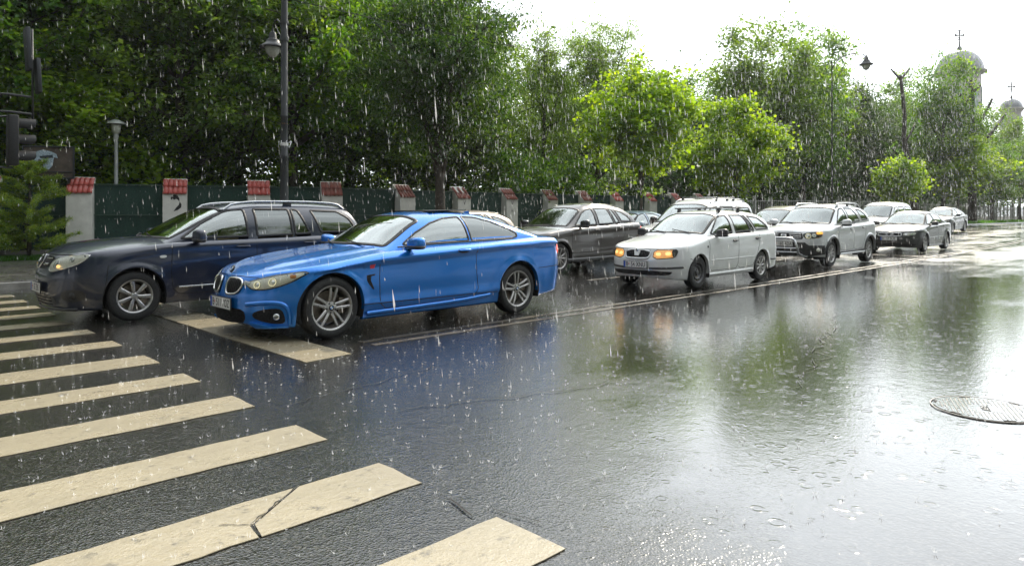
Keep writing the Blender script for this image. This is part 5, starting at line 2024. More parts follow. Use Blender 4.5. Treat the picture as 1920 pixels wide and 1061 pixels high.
def crack(pts, w_=.012, nm='crack'):
    v, f = [], []
    for i, (x, y) in enumerate(pts):
        a = np.array(pts[max(i - 1, 0)])
        b = np.array(pts[min(i + 1, len(pts) - 1)])
        d = b - a
        d = d / max(1e-6, np.linalg.norm(d))
        n_ = np.array([-d[1], d[0]])
        ww = w_ * (.35 + .65 * math.sin(math.pi * (i + .5) / len(pts))) * rng.uniform(.6, 1.3)
        for s_ in (-1, 1):
            q = np.array([x, y]) + n_ * s_ * ww / 2
            v.append((q[0], q[1], float(gz(q[0])) + .0092))
    f = [(2 * i, 2 * i + 1, 2 * i + 3, 2 * i + 2) for i in range(len(pts) - 1)]
    return mk(nm, v, f, M_['crack'], road, False)


def jag(a, b, n, s):
    a, b = np.array(a), np.array(b)
    return [tuple(a + (b - a) * t + rng.normal(0, s, 2)) for t in np.linspace(0, 1, n)]


# the third nearest stripe is broken by a crack
sheet('crosswalk_stripe', [(-3.1, 2.74), (1.228, 2.74), (1.246, 2.868), (1.40, 2.985), (1.575, 3.12), (-3.1, 3.12)], M_['marking'], .006, road)
sheet('crosswalk_stripe', [(1.24, 2.74), (2.055, 2.74), (2.055, 3.12), (1.60, 3.12), (1.415, 2.98), (1.268, 2.868)], M_['marking'], .006, road)
crack(jag((1.235, 2.74), (1.255, 2.875), 5, .003), .007)
crack(jag((1.255, 2.875), (1.60, 3.13), 12, .005), .007)
crack(jag((1.255, 2.875), (1.15, 2.96), 6, .004), .006)
crack(jag((2.03, 2.50), (1.98, 2.28), 6, .004), .012)
crack(jag((2.10, 2.30), (2.15, 2.02), 5, .004), .008)
crack(jag((2.6, 3.9), (4.6, 3.2), 22, .03), .012)
crack(jag((2.1, 4.5), (3.9, 4.8), 22, .03), .008)
crack(jag((5.2, 2.2), (9.8, 3.6), 40, .04), .008)
sheet('stop_line', [(3.0, 5.72), (3.50, 5.78), (3.50, 15.0), (3.0, 15.0)], M_['marking'], .006, road)
# worn double line between the directions, broken by wear
for y0 in (5.98, 6.22):
    x = 3.9
    while x < 120:
        ln = rnd.uniform(3, 7) if x < 60 else 20
        sheet('lane_line', [(x, y0), (x + ln, y0), (x + ln, y0 + .085), (x, y0 + .085)], M_['marking_worn'], .005, road)
        x += ln + rnd.uniform(.02, .12)
for x in np.arange(5, 90, 6.0):
    sheet('lane_dash', [(x, 8.95), (x + 3, 8.95), (x + 3, 9.07), (x, 9.07)], M_['marking_worn'], .005, road)

# kerb, pavement, grass verge
for k, x0 in enumerate(np.arange(-30, 120, 1.0)):
    if -6 < x0 < 60:
        b = MB()
        z = float(gz(x0 + .5))
        b.box((x0 + .5, KERB_Y + .08, z + .01 + rnd.uniform(-.004, .004)), (.985, .16, .24), None, .012)
        if k == 24 or 'kerb_data' not in globals():
            kerb_root = b.obj('kerb', M_['kerbst'])
            tag(kerb_root, 'grey kerb stones edging the far pavement', 'kerb', None, 'structure')
            kerb_data = kerb_root.data
            kz0, kx0 = z, x0
        else:
            o = bpy.data.objects.new('kerb_stone', kerb_data)
            link(o, kerb_root)
            o.location = (x0 - kx0, rnd.uniform(-.004, .004), z - kz0 + rnd.uniform(-.004, .004))
xr2 = np.concatenate([[-60.], np.arange(-10, 80, 2.0), np.linspace(90, 260, 12)])


def strip(name, y0, y1, mat, lift, xs_=xr2):
    v, f = [], []
    for i, x in enumerate(xs_):
        z = float(gz(x)) + lift
        v += [(x, y0, z), (x, y1, z), (x, y0, z - .2), (x, y1, z - .2)]
        if i:
            a = 4 * (i - 1)
            f += [(a, a + 4, a + 5, a + 1), (a + 2, a + 6, a + 4, a), (a + 1, a + 5, a + 7, a + 3)]
    return mk(name, v, f, mat, None, False)


pav = strip('pavement', KERB_Y + .16, 19.2, M_['pave'], .125)
tag(pav, 'wet grey pavement between kerb and park fence', 'pavement', None, 'structure')
# joints of the paving slabs near the crossing
slab = MB()
slab.box((0, 0, 0), (.485, .485, .03), None, .004)
slab_me = slab.obj('paving_slab', M_['pave'], pav)
slab_me.location = (-2, KERB_Y + .45, .128)
for i in range(0, 16):
    for j in range(0, 8):
        if i == 0 and j == 0:
            continue
        o = bpy.data.objects.new('paving_slab', slab_me.data)
        link(o, pav)
        o.location = (-2 + i * .5, KERB_Y + .45 + j * .5, .128 + rnd.uniform(-.003, .003))
        o.rotation_euler = (rnd.uniform(-.006, .006), rnd.uniform(-.006, .006), 0)


def grass(name, label, x0, x1, y0, y1, n, h=.10):
    px = rng.uniform(x0, x1, n)
    py = rng.uniform(y0, y1, n)
    an = rng.uniform(0, 6.28, n)
    hh = h * rng.uniform(.5, 1.4, n)
    z = gz(px) + .13
    w_ = .012 + .01 * rng.random(n)
    dx, dy = np.cos(an) * w_, np.sin(an) * w_
    lx, ly = rng.normal(0, .03, n), rng.normal(0, .03, n)
    V = np.stack([np.stack([px - dx, py - dy, z], -1), np.stack([px + dx, py + dy, z], -1), np.stack([px + lx, py + ly, z + hh], -1)], 1).reshape(-1, 3)
    F = np.arange(n * 3).reshape(-1, 3)
    o = mk(name, V, F, M_['grass'], None, False)
    return tag(o, label, 'grass', None, 'stuff')


def leaf_mat(name, cols, trans=.5, gloss=.2):
    m = bpy.data.materials.new(name)
    m.use_nodes = True
    t = NT(m.node_tree)
    for n in list(m.node_tree.nodes):
        m.node_tree.nodes.remove(n)
    at = t.n('ShaderNodeAttribute', attribute_name='leaf_tint')
    oi = t.n('ShaderNodeObjectInfo')
    c = t.ramp(at.outputs['Fac'], [(i / (len(cols) - 1), q) for i, q in enumerate(cols)])
    c = t.mix(t.mapr(oi.outputs['Random'], 0, 1, 0, .25), c, tuple(x * .8 for x in cols[0]))
    df = t.n('ShaderNodeBsdfDiffuse', i_Color=c)
    tc_ = t.mix(1.0, c, (4.6, 4.0, .85), 'MULTIPLY')
    tr = t.n('ShaderNodeBsdfTranslucent', i_Color=tc_)
    gl = t.n('ShaderNodeBsdfGlossy', i_Roughness=.5)
    gl.inputs['Color'].default_value = (.9, .95, 1, 1)
    m1 = t.n('ShaderNodeMixShader', i_0=trans, i_1=df.outputs[0], i_2=tr.outputs[0])
    fr = t.n('ShaderNodeFresnel', i_IOR=1.4)
    f = t.math('MULTIPLY', fr.outputs[0], gloss)
    m2 = t.n('ShaderNodeMixShader', i_0=f, i_1=m1.outputs[0], i_2=gl.outputs[0])
    t.n('ShaderNodeOutputMaterial', i_Surface=m2.outputs[0])
    return m


M_['leaf_dark'] = leaf_mat('dark_green_leaves', [(.010, .032, .008), (.022, .056, .010), (.060, .105, .016)], .38)
M_['leaf_mid'] = leaf_mat('green_leaves', [(.016, .050, .008), (.048, .115, .013), (.15, .23, .022)], .55)
M_['leaf_lime'] = leaf_mat('yellow_green_leaves', [(.055, .11, .010), (.105, .185, .014), (.20, .27, .018)], .56)
M_['leaf_olive'] = leaf_mat('grey_green_leaves', [(.034, .070, .018), (.062, .115, .024), (.11, .175, .034)], .55)
M_['needle'] = leaf_mat('pine_needles', [(.05, .11, .018), (.11, .19, .025), (.26, .30, .06)], .4)
M_['grass'] = leaf_mat('wet_grass', [(.03, .09, .012), (.05, .14, .016), (.08, .19, .02)], .5)
for n_, a in (('leaf_tint', 0),):
    pass


# ------------------------------------------------------------------ trees
def leaves_mesh(name, pos, size, mat, aspect=.55, droop=.35, cluster=None):
    """one folded leaf blade of four points at each position"""
    n = len(pos)
    d = rng.normal(0, 1, (n, 3))
    d[:, 2] = d[:, 2] * .6 - droop
    d /= np.linalg.norm(d, axis=1, keepdims=True)
    up = rng.normal(0, .55, (n, 3)) + np.array([0, 0, 1.0])
    s = np.cross(d, up)
    s /= np.maximum(np.linalg.norm(s, axis=1, keepdims=True), 1e-6)
    nn = np.cross(s, d)
    L = (size * rng.uniform(.6, 1.3, n))[:, None]
    a = pos
    tip = pos + d * L
    mid = pos + d * L * .45 - nn * L * .10
    l_ = mid + s * L * aspect * .5 + nn * L * .14
    r_ = mid - s * L * aspect * .5 + nn * L * .14
    V = np.stack([a, l_, tip, r_], 1).reshape(-1, 3)
    F = np.arange(n * 4).reshape(-1, 4)
    me = bpy.data.meshes.new(name)
    me.vertices.add(n * 4)
    me.vertices.foreach_set('co', V.astype(np.float32).ravel())
    me.loops.add(n * 4)
    me.loops.foreach_set('vertex_index', F.astype(np.int32).ravel())
    me.polygons.add(n)
    me.polygons.foreach_set('loop_start', np.arange(0, n * 4, 4, dtype=np.int32))
    me.update(calc_edges=True)
    at = me.attributes.new('leaf_tint', 'FLOAT', 'FACE')
    tint = rng.random(n) * .45
    if cluster is not None:
        tint = tint + cluster * .55
    at.data.foreach_set('value', np.clip(tint, 0, 1).astype(np.float32))
    me.materials.append(mat)
    return me


def tree_parts(seed, H, rad, base, nl, leaf, trunk_r, n_limb=9, spread=.38, lean=(0, 0), squash=1.0, limb_z=None, twig=4, top=1.0, trunk_h=.75, aspect=.55, droop=.35, fill=.6, rag=.16):
    """trunk mesh data and crown leaf positions. base = height where the crown starts."""
    g = np.random.default_rng(seed)
    mb = MB()
    tp = []
    k = 8
    th = H * trunk_h
    wob = g.normal(0, .05 * H / 10, (k + 1, 2))
    wob[0] = 0
    wob = np.cumsum(wob, 0) * .6
    for i in range(k + 1):
        u = i / k
        tp.append(Vector((wob[i, 0] + lean[0] * u * H, wob[i, 1] + lean[1] * u * H, th * u)))
    rr = [trunk_r * (1.25 if i == 0 else 1) * (1 - .72 * i / k) for i in range(k + 1)]
    mb.tube(tp, rr, 9)
    cz = (base + H) / 2
    hz = (H - base) / 2
    segs = []
    for i in range(n_limb):
        u = .28 + .70 * (i + g.uniform(0, .8)) / n_limb
        h0 = max(base * .75, th * u)
        uu = min(1, h0 / th)
        p0 = tp[0].lerp(tp[-1], uu)
        p0 = Vector((np.interp(uu, np.linspace(0, 1, k + 1), [p.x for p in tp]), np.interp(uu, np.linspace(0, 1, k + 1), [p.y for p in tp]), th * uu))
        an = i * 2.4 + g.uniform(-.5, .5)
        # aim at a point on the crown's surface
        zt_ = cz + hz * g.uniform(-.85, .95) * .9
        zt_ = max(zt_, p0.z - .1 * H)
        rz = rad * math.sqrt(max(.05, 1 - ((zt_ - cz) / hz) ** 2)) * g.uniform(.9 - rag * 1.6, 1.0 + rag) * (1.12 - .30 * (zt_ - base) / (H - base))
        p1 = Vector((p0.x * .6 + lean[0] * H * .3 + math.cos(an) * rz, p0.y * .6 + lean[1] * H * .3 + math.sin(an) * rz, zt_))
        midp = p0.lerp(p1, .5) + Vector((g.normal(0, .12), g.normal(0, .12), .10 * (p1 - p0).length))
        pts = [p0.lerp(midp, t).lerp(midp.lerp(p1, t), t) for t in (0, .25, .5, .75, 1)]
        r0 = trunk_r * (1 - .72 * uu) * .55
        mb.tube(pts, [r0, r0 * .8, r0 * .6, r0 * .42, r0 * .2], 6)
        segs.append((pts, 1.0))
        for j in range(twig):
            t = g.uniform(.3, .95)
            q0 = p0.lerp(midp, t).lerp(midp.lerp(p1, t), t)
            dv = Vector(g.normal(0, 1, 3))
            dv.z = dv.z * .6 + .25
            dv.normalize()
            ln = rad * g.uniform(.3, .62)
            q1 = q0 + dv * ln
            e = math.sqrt((q1.x - lean[0] * H * .5) ** 2 / rad ** 2 + (q1.y - lean[1] * H * .5) ** 2 / rad ** 2 + ((q1.z - cz) / hz) ** 2)
            if e > 1.12:
                q1 = q0.lerp(q1, .55)
            qq = [q0, q0.lerp(q1, .5) + Vector((0, 0, .08)), q1]
            mb.tube(qq, [r0 * .35, r0 * .25, r0 * .08], 4, False)
            segs.append((qq, .8))
    # leaf clumps strung along the outer parts of the limbs
    cl = []
    for pts, w_ in segs:
        m = 7 if w_ == 1.0 else 5
        for t in np.linspace(.35 if w_ == 1.0 else .25, 1, m):
            i = min(len(pts) - 2, int(t * (len(pts) - 1)))
            f_ = t * (len(pts) - 1) - i
            cl.append(tuple(pts[i].lerp(pts[i + 1], f_)))
    cl = np.array(cl)
    # extra clumps inside the crown so that it reads full
    m = int(len(cl) * fill)
    v = g.normal(0, 1, (m, 3))
    v /= np.linalg.norm(v, axis=1, keepdims=True)
    v *= g.uniform(.45, .98, (m, 1)) ** .6
    ex = v * np.array([rad, rad, hz]) + np.array([lean[0] * H * .55, lean[1] * H * .55, cz])
    cl = np.concatenate([cl, ex])
    tint = g.random(len(cl))
    idx = g.integers(0, len(cl), nl)
    s = spread * (.6 + .8 * g.random(len(cl)))[idx]
    off = g.normal(0, 1, (nl, 3)) * np.array([1, 1, .55]) * s[:, None]
    pos = cl[idx] + off
    pos = pos[(pos[:, 2] > base * .55)]
    tt = tint[idx][:len(pos)]
    return mb, pos, tt


proto = {}


def make_tree(key, seed, H, rad, base, nl, leaf, mat, bark, trunk_r, **kw):
    aspect = kw.pop('aspect', .55)
    droop = kw.pop('droop', .35)
    mb, pos, tt = tree_parts(seed, H, rad, base, nl, leaf, trunk_r, **kw)
    me = leaves_mesh('crown', pos, leaf, M_[mat], aspect, droop, tt)
    tm = bpy.data.meshes.new('trunk')
    tm.from_pydata([tuple(v) for v in mb.v], [], mb.f)
    tm.polygons.foreach_set('use_smooth', np.ones(len(tm.polygons), dtype=bool))
    tm.materials.append(M_[bark])
    proto[key] = (tm, me)


def place_tree(key, x, y, label, rz=0, s=1.0, group=None, name='tree', z=None, mat=None):
    if isinstance(s, (int, float)):
        s = (s, s, s)
    r = thing(name, label, 'tree', (x, y, float(gz(x)) if z is None else z), rz, group, s)
    for nm, me in zip(('trunk', 'crown'), proto[key]):
        link(bpy.data.objects.new(nm, me), r)
    return r


make_tree('big_a', 1, 14, 4.6, 2.0, 34000, .23, 'leaf_mid', 'bark', .30, n_limb=22, spread=.23, twig=8, fill=.2, rag=.3)
make_tree('big_b', 2, 13, 4.2, 1.6, 34000, .22, 'leaf_dark', 'bark', .32, n_limb=22, spread=.24, twig=8, fill=.2, rag=.3)
make_tree('big_c', 3, 12, 4.0, 2.4, 32000, .19, 'leaf_olive', 'bark', .25, n_limb=20, spread=.25, twig=8, fill=.2, rag=.3)
make_tree('grove', 13, 12.5, 3.8, 2.0, 30000, .25, 'leaf_olive', 'bark', .25, n_limb=22, spread=.38, twig=7, fill=.35, rag=.34)
make_tree('grove_dark', 14, 12.5, 3.8, 1.6, 30000, .25, 'leaf_dark', 'bark', .25, n_limb=22, spread=.38, twig=7, fill=.35, rag=.34)
make_tree('dark_street', 4, 9.6, 3.5, 2.9, 42000, .17, 'leaf_dark', 'bark', .24, n_limb=24, spread=.27, twig=7, aspect=.42, droop=.7, fill=.3, rag=.3)
make_tree('maple', 5, 8.0, 2.5, 2.0, 19000, .17, 'leaf_lime', 'bark_pale', .085, n_limb=22, spread=.24, twig=6, aspect=.95, fill=.15, rag=.34)
make_tree('maple_b', 6, 7.0, 2.4, 1.7, 15000, .17, 'leaf_lime', 'bark_pale', .08, n_limb=18, spread=.24, twig=5, aspect=.95, fill=.15, rag=.36)
make_tree('airy', 7, 11.5, 3.2, 2.2, 30000, .17, 'leaf_olive', 'bark', .18, n_limb=20, spread=.28, twig=8, aspect=.38, fill=.2, rag=.4)
make_tree('bush', 8, 3.6, 1.7, .2, 9000, .15, 'leaf_mid', 'bark', .06, n_limb=9, spread=.26, twig=4)
make_tree('sapling', 9, 4.6, 1.4, 1.4, 4500, .20, 'leaf_lime', 'bark_pale', .05, n_limb=10, spread=.22, twig=4, aspect=.9)
make_tree('tall_mid', 10, 12.5, 3.4, 2.2, 28000, .23, 'leaf_mid', 'bark', .22, n_limb=20, spread=.36, twig=7, fill=.3, rag=.34)
# ------------------------------------------------------------------ placing things
def along(px, Y):
    """distance along the street of a thing seen at picture column px and standing at street offset Y"""
    return Y / math.tan(YAW - math.atan((px - 960) / 1290))


GZ = lambda x: float(gz(x))

# the park fence: plaster pillars with tiled caps, green screens between them
FD = R(-22)
corner = (12.0, 21.1)
pill = []
for l in (9.7, 7.35, 4.79, 2.33, 0.0):
    pill.append((corner[0] - math.cos(FD) * l, corner[1] - math.sin(FD) * l, FD))
for x in (15.1, 17.9, 20.6, 23.2, 25.7, 28.2, 31.2, 33.8, 36.4, 39.0):
    pill.append((x, 21.1 + .25 * (1 - math.exp(-(x - 12) / 3)), 0.0))

# tile: an open half-barrel with a thick lip
tl = MB()
n_ = 7
tw_, tlen = .145, .345
sec = []
for i in range(n_ + 1):
    t_ = i / n_
    sec.append(((t_ - .5) * tw_, .030 * math.sin(t_ * math.pi)))
v_ = []
for yy, dz in ((0, .012), (tlen, .0)):
    for x_, z_ in sec:
        v_.append((x_, yy, z_ + dz))
    for x_, z_ in sec:
        v_.append((x_, yy, z_ + dz - .014))
k_ = n_ + 1
f_ = []
for i in range(n_):
    f_.append((i, i + 1, 2 * k_ + i + 1, 2 * k_ + i))
    f_.append((i, k_ + i, k_ + i + 1, i + 1))
tl.add(v_, f_)
tile_obj = tl.obj('roof_tile', M_['tile_red'], None, True)
tile_red = tile_obj.data
tile_dark = tile_red.copy()
tile_dark.materials.clear()
tile_dark.materials.append(M_['tile_dark'])
bpy.data.objects.remove(tile_obj)

pm = MB()
pm.prism([(0, 0), (0, 0)], 0, 0) if False else None
PW, PD = .68, .56
prof_ = [(-PD / 2, -.1), (PD / 2, -.1), (PD / 2, 2.40), (PD / 2 - .06, 2.40), (-PD / 2, 1.90)]
vv = [(-PW / 2, y, z) for y, z in prof_] + [(PW / 2, y, z) for y, z in prof_]
m5 = len(prof_)
shaft_me = bpy.data.meshes.new('shaft')
shaft_me.from_pydata(vv, [], [tuple(range(m5)), tuple(range(2 * m5 - 1, m5 - 1, -1))] + [(i, i + m5, (i + 1) % m5 + m5, (i + 1) % m5) for i in range(m5)])
shaft_me.materials.append(M_['plaster'])
bs = bmesh.new()
bs.from_mesh(shaft_me)
bmesh.ops.bevel(bs, geom=bs.edges[:], offset=.012, segments=1, affect='EDGES')
bs.to_mesh(shaft_me)
bs.free()
lab = ['white plaster pillar with red tiled cap at the left picture edge behind the pine',
       'white plaster pillar with bright red tiled cap between the pine and the pale park lamp',
       'white plaster pillar with red tiled cap and a stencilled black portrait on its face',
       'pillar with bright red sloping cap just left of the tall dark lamp post',
       'white pillar with dark red cap just right of the tall dark lamp post',
       'white pillar with weathered dark cap above the roof of the blue coupe',
       'pillar with rusty tiled cap and black lettering beside the big street tree trunk',
       'pillar with dark cap and black lettering above the boot of the blue coupe',
       'weathered tiled pillar rising over the windscreen of the dark grey SUV',
       'weathered tiled pillar directly above the roof of the dark grey SUV',
       'pillar with red cap left of the slim street maple trunk',
       'pillar with red cap right of the slim street maple trunk',
       'red capped pillar with bare white side just left of the van with a rack',
       'pillar with tiled cap hidden in part by the white van roof rack',
       'last tiled pillar before the pale railing begins']
lantern_i = 0
ss = math.atan2(.50, PD - .06)
for i, (x, y, a) in enumerate(pill):
    r = thing('fence_pillar', lab[i], 'pillar', (x, y, GZ(x) + .10), a, 'tiled pillars of the park fence')
    link(bpy.data.objects.new('shaft', shaft_me), r)
    red = i < 4 or i in (10, 11, 12)
    nb = 5
    for row in range(2):
        for c in range(nb):
            if i == 6 and row == 1 and c in (1, 3):
                continue
            o = bpy.data.objects.new('roof_tile', tile_red if red else tile_dark)
            link(o, r)
            d = -.03 + row * .31
            o.location = (-PW / 2 + tw_ / 2 + c * (PW - tw_) / (nb - 1) + rnd.uniform(-.006, .006), -PD / 2 - .02 + d * math.cos(ss), 1.905 + d * math.sin(ss) + row * .012 + rnd.uniform(0, .008))
            o.rotation_euler = (ss + rnd.uniform(-.02, .02), 0, rnd.uniform(-.04, .04))
    if i == 2:      # plain stencil of a head: dark hair, brow and collar
        hair = [(-.10, .14), (-.06, .22), (.02, .26), (.10, .23), (.15, .15), (.15, .04), (.11, .10), (.06, .13), (.0, .10), (-.05, .15), (-.06, .09)]
        b = MB()
        b.add([(px_ - .02, -PD / 2 - .003, 1.62 + pz_) for px_, pz_ in hair], [tuple(range(len(hair)))])
        mk('stencil_hair', b.v, b.f, M_['ink'], r, False)
        col_ = [(.16, .05), (.21, -.04), (.20, -.14), (.10, -.22), (-.02, -.26), (.06, -.14), (.13, -.06)]
        b = MB()
        b.add([(px_ - .02, -PD / 2 - .003, 1.62 + pz_) for px_, pz_ in col_], [tuple(range(len(col_)))])
        mk('stencil_collar', b.v, b.f, M_['ink'], r, False)
    if i in (6, 7):
        for t_, zz_, s__ in (('V', 1.73, .26), ('H' if i == 7 else 'U', 1.42, .20)):
            text_obj('painted_letter', t_, s__, M_['ink'], r, Matrix.Translation((0, -PD / 2 - .002, zz_)) @ Matrix.Rotation(R(90), 4, 'X'), .0008, .8)
FL = ['green screen panel whose top shows over the navy estate tailgate', 'green screen panel left of the big street tree trunk', 'green screen panel between the two pillars with painted letters',
      'green screen panel above the boot of the blue coupe', 'green screen panel beside the windscreen of the dark grey SUV', 'green screen panel over the dark grey SUV roof', 'green screen panel over the dark SUV tailgate',
      'green screen panel behind the slim maple trunk', 'green screen panel left of the white van with a rack', 'last green screen panel, half hidden by the rack of the white van']
for i in range(len(pill) - 1):
    (x0, y0, _), (x1, y1, _) = pill[i], pill[i + 1]
    a = math.atan2(y1 - y0, x1 - x0)
    L_ = math.hypot(x1 - x0, y1 - y0)
    r = thing('fence_panel', ['screen panel behind the small pine at the left edge', 'green screen panel with the pale park lamp rising behind it', 'green screen panel above the windscreen of the navy estate',
                              'green screen panel left of the tall dark lamp post', 'green screen panel behind the tall dark lamp post'][i] if i < 5 else FL[i - 5], 'fence panel',
              ((x0 + x1) / 2, (y0 + y1) / 2 + .05, GZ((x0 + x1) / 2) + .10), a, 'green screens of the park fence')
    w_ = L_ - PW - .02
    b = MB()
    nseg = 12
    for k in range(nseg + 1):
        u = -w_ / 2 + w_ * k / nseg
        dy = .02 * math.sin(k * 1.9 + i)
        for z in (.22, 1.2, 2.16):
            b.v.append((u, dy + (.015 if z == 1.2 else 0), z))
    for k in range(nseg):
        for q in range(2):
            b.f.append((k * 3 + q, k * 3 + 3 + q, k * 3 + 4 + q, k * 3 + 1 + q))
    mk('screen', b.v, b.f, M_['mesh_green'], r)
    for z in (.24, 1.25, 2.18):
        b = MB()
        b.box((0, -.04, z), (w_, .03, .035))
        b.obj('rail', M_['fence_metal'], r)
    for u in (-w_ / 2 + .03, 0, w_ / 2 - .03):
        b = MB()
        b.box((u, .045, 1.15), (.045, .045, 2.1))
        b.obj('post', M_['fence_metal'], r)
    b = MB()
    b.box((0, 0, .06), (w_ + .02, .22, .30), None, .015)
    b.obj('plinth', M_['kerbst'], r)

# pale railing further up the street
r = thing('railing', 'pale grey bar railing running along the park far up the street', 'railing', (41, 21.4, 0))
xx_ = 41.0
bars = MB()
while xx_ < 150:
    b = MB()
    b.box((xx_ - 41, 0, GZ(xx_) + 1.2), (.16, .16, 2.4))
    b.obj('post', M_['fence_grey'], r)
    for k in range(1, 8):
        bars.box((xx_ - 41 + k * .3, 0, GZ(xx_) + 1.15), (.03, .03, 2.0))
    xx_ += 2.4
for z in (.35, 2.05):
    bars.tube([(x - 41, 0, GZ(x) + z) for x in np.linspace(41, 150, 30)], .03, 4)
tag(bars.obj('bars', M_['fence_grey'], r), kind='stuff')

# pavement pieces reaching the fence, grass and verge
def polysheet(name, pts, z, mat, label, kind='structure', cat=None):
    v = [(x, y, GZ(x) + z) for x, y in pts] + [(x, y, GZ(x) + z - .12) for x, y in pts]
    n = len(pts)
    o = mk(name, v, [tuple(range(n))] + [(i, i + n, (i + 1) % n + n, (i + 1) % n) for i in range(n)], mat, None, False)
    return tag(o, label, cat, None, kind)


polysheet('pavement', [(-10, 19.2), (12, 19.2), (12, 20.6), (9, 21.2), (5, 22.2), (-10, 22.2)], .124, M_['pave'], 'wet pavement widening towards the crossing')
polysheet('verge', [(-10, 22.2), (5, 22.2), (9, 21.2), (12, 20.6), (12, 21.3), (5, 24.2), (-10, 30)], .12, M_['soil'], 'strip of ground under the fence')
for k, x0 in enumerate(np.arange(12, 120, 6)):
    polysheet('verge', [(x0, 19.2), (x0 + 6, 19.2), (x0 + 6, 21.6), (x0, 21.6)], .12, M_['soil'], 'strip of ground under the fence')
grass('grass', 'short bright green grass in front of the fence at left', -3, 6.5, 22.25, 23.6, 16000, .10)
grass('grass', 'rough grass along the foot of the park fence', 6, 60, 20.3, 20.9, 16000, .10)
grass('grass', 'green verge beyond the kerb far up the street', 56, 130, 15.4, 17.6, 26000, .22)

# ------------------------------------------------------------------ the pine
def pine(x, y, H, label):
    r = thing('pine_tree', label, 'tree', (x, y, .12))
    g = np.random.default_rng(5)
    mb = MB()
    mb.tube([(0, 0, 0), (.03, 0, H * .5), (.0, .02, H)], [.06, .045, .012], 7)
    P_, D_ = [], []
    z = .25
    while z < H * .97:
        nb = 7
        ln = (1.25 * (1 - z / H) ** .75 + .22)
        for k in range(nb):
            a = g.uniform(0, 6.28)
            l_ = ln * g.uniform(.7, 1.15)
            d = Vector((math.cos(a), math.sin(a), g.uniform(.05, .30)))
            pts = [Vector((0, 0, z)), Vector((0, 0, z)) + d * l_ * .5, Vector((0, 0, z + .10 * l_)) + d * l_]
            mb.tube(pts, [.016, .011, .004], 4, False)
            for t in np.linspace(.25, 1, 9):
                c = pts[0].lerp(pts[1], t).lerp(pts[1].lerp(pts[2], t), t)
                for q in range(64):
                    P_.append(tuple(c + Vector(g.normal(0, .035, 3))))
                    dd = d * .5 + Vector(g.normal(0, .6, 3)) + Vector((0, 0, .25))
                    D_.append(tuple(dd.normalized()))
        z += H * .085
    tr = mb.obj('trunk', M_['bark'], r, True)
    P_, D_ = np.array(P_), np.array(D_)
    n = len(P_)
    L = g.uniform(.06, .11, n)[:, None]
    s = np.cross(D_, g.normal(0, 1, (n, 3)))
    s /= np.linalg.norm(s, axis=1, keepdims=True)
    V = np.stack([P_ - s * .0065, P_ + s * .0065, P_ + D_ * L], 1).reshape(-1, 3)
    o = mk('needles', V, np.arange(n * 3).reshape(-1, 3), M_['needle'], r, False)
    at = o.data.attributes.new('leaf_tint', 'FLOAT', 'FACE')
    at.data.foreach_set('value', g.random(n).astype(np.float32))


pine(3.78, 23.2, 2.75, 'small bushy green pine standing in the grass at the left edge')
pine(2.6, 23.6, 2.2, 'lower pine at the very left edge of the picture')

# ------------------------------------------------------------------ lamps, signals, signs
def lantern(parent, c, s=1.0):
    """bell-shaped hood over a milky bowl"""
    cx, cy, cz = c
    b = MB()
    b.lathe([(.0, .46), (.03, .45), (.035, .38), (.07, .36), (.09, .30), (.10, .22), (.105, .20), (.16, .17), (.175, .10), (.20, .08), (.31, .0), (.315, -.015), (.30, -.02), (.0, -.01)], 24, 'z')
    o = mk('lantern_hood', [(cx + x * s, cy + y * s, cz + z * s) for x, y, z in b.v], b.f, M_['iron'], parent)
    auto_smooth(o, 40)
    b = MB()
    b.lathe([(.19, -.02), (.185, -.07), (.15, -.16), (.10, -.23), (.05, -.26), (0, -.265)], 20, 'z')
    mk('lantern_bowl', [(cx + x * s, cy + y * s, cz + z * s) for x, y, z in b.v], b.f, M_['lantern_glass'], o)
    return o


r = thing('street_lamp', 'tall dark lamp post with a bell-shaped lantern hung on its left side', 'street lamp', (7.74, 15.85, .12))
b = MB()
b.lathe([(.16, 0), (.16, .06), (.13, .10), (.12, .7), (.135, .72), (.135, .78), (.105, .82), (.098, 2.6), (.104, 2.62), (.104, 2.68), (.090, 2.70), (.088, 3.6), (.094, 3.61), (.094, 3.64), (.086, 3.66), (.080, 6.2), (.060, 9.5), (0, 9.52)], 20, 'z')
auto_smooth(mk('post', b.v, b.f, M_['iron'], r), 40)
b = MB()
pts = [(0, .08, 5.72)] + [(0, .08 + .30 * (1 - math.cos(t)), 5.72 + .30 * math.sin(t)) for t in np.linspace(.2, math.pi - .2, 12)] + [(0, .63, 5.72)]
b.tube([(0, .06, 5.45), (0, .10, 5.62), (0, .20, 5.92), (0, .36, 6.05), (0, .52, 6.03), (0, .61, 5.96), (0, .63, 5.86)], .018, 7)
b.tube([(0, .08, 5.55), (0, .30, 5.70), (0, .45, 5.90)], .010, 6)
b.lathe([(.105, -.06), (.11, 0), (.105, .06)], 16, 'z', c=(0, 0, 5.5))
b.lathe([(.10, -.04), (.105, 0), (.10, .04)], 16, 'z', c=(0, 0, 5.9))
auto_smooth(mk('arm', b.v, b.f, M_['iron'], r))
lantern(r, (0, .63, 5.42), 1.0)
b = MB()
for k in range(7):
    a = k * .9
    b.tube([(math.cos(a) * .09, math.sin(a) * .09, 2.92 + k * .01), (math.cos(a) * .13, math.sin(a) * .12, 2.86 + .02 * k), (math.cos(a) * .15 + .03, math.sin(a) * .14, 3.02)], .012, 4)
b.lathe([(.094, 2.90), (.098, 2.93), (.094, 2.98)], 12, 'z')
mk('tape_wrap', b.v, b.f, M_['plate'], r)
b = MB()
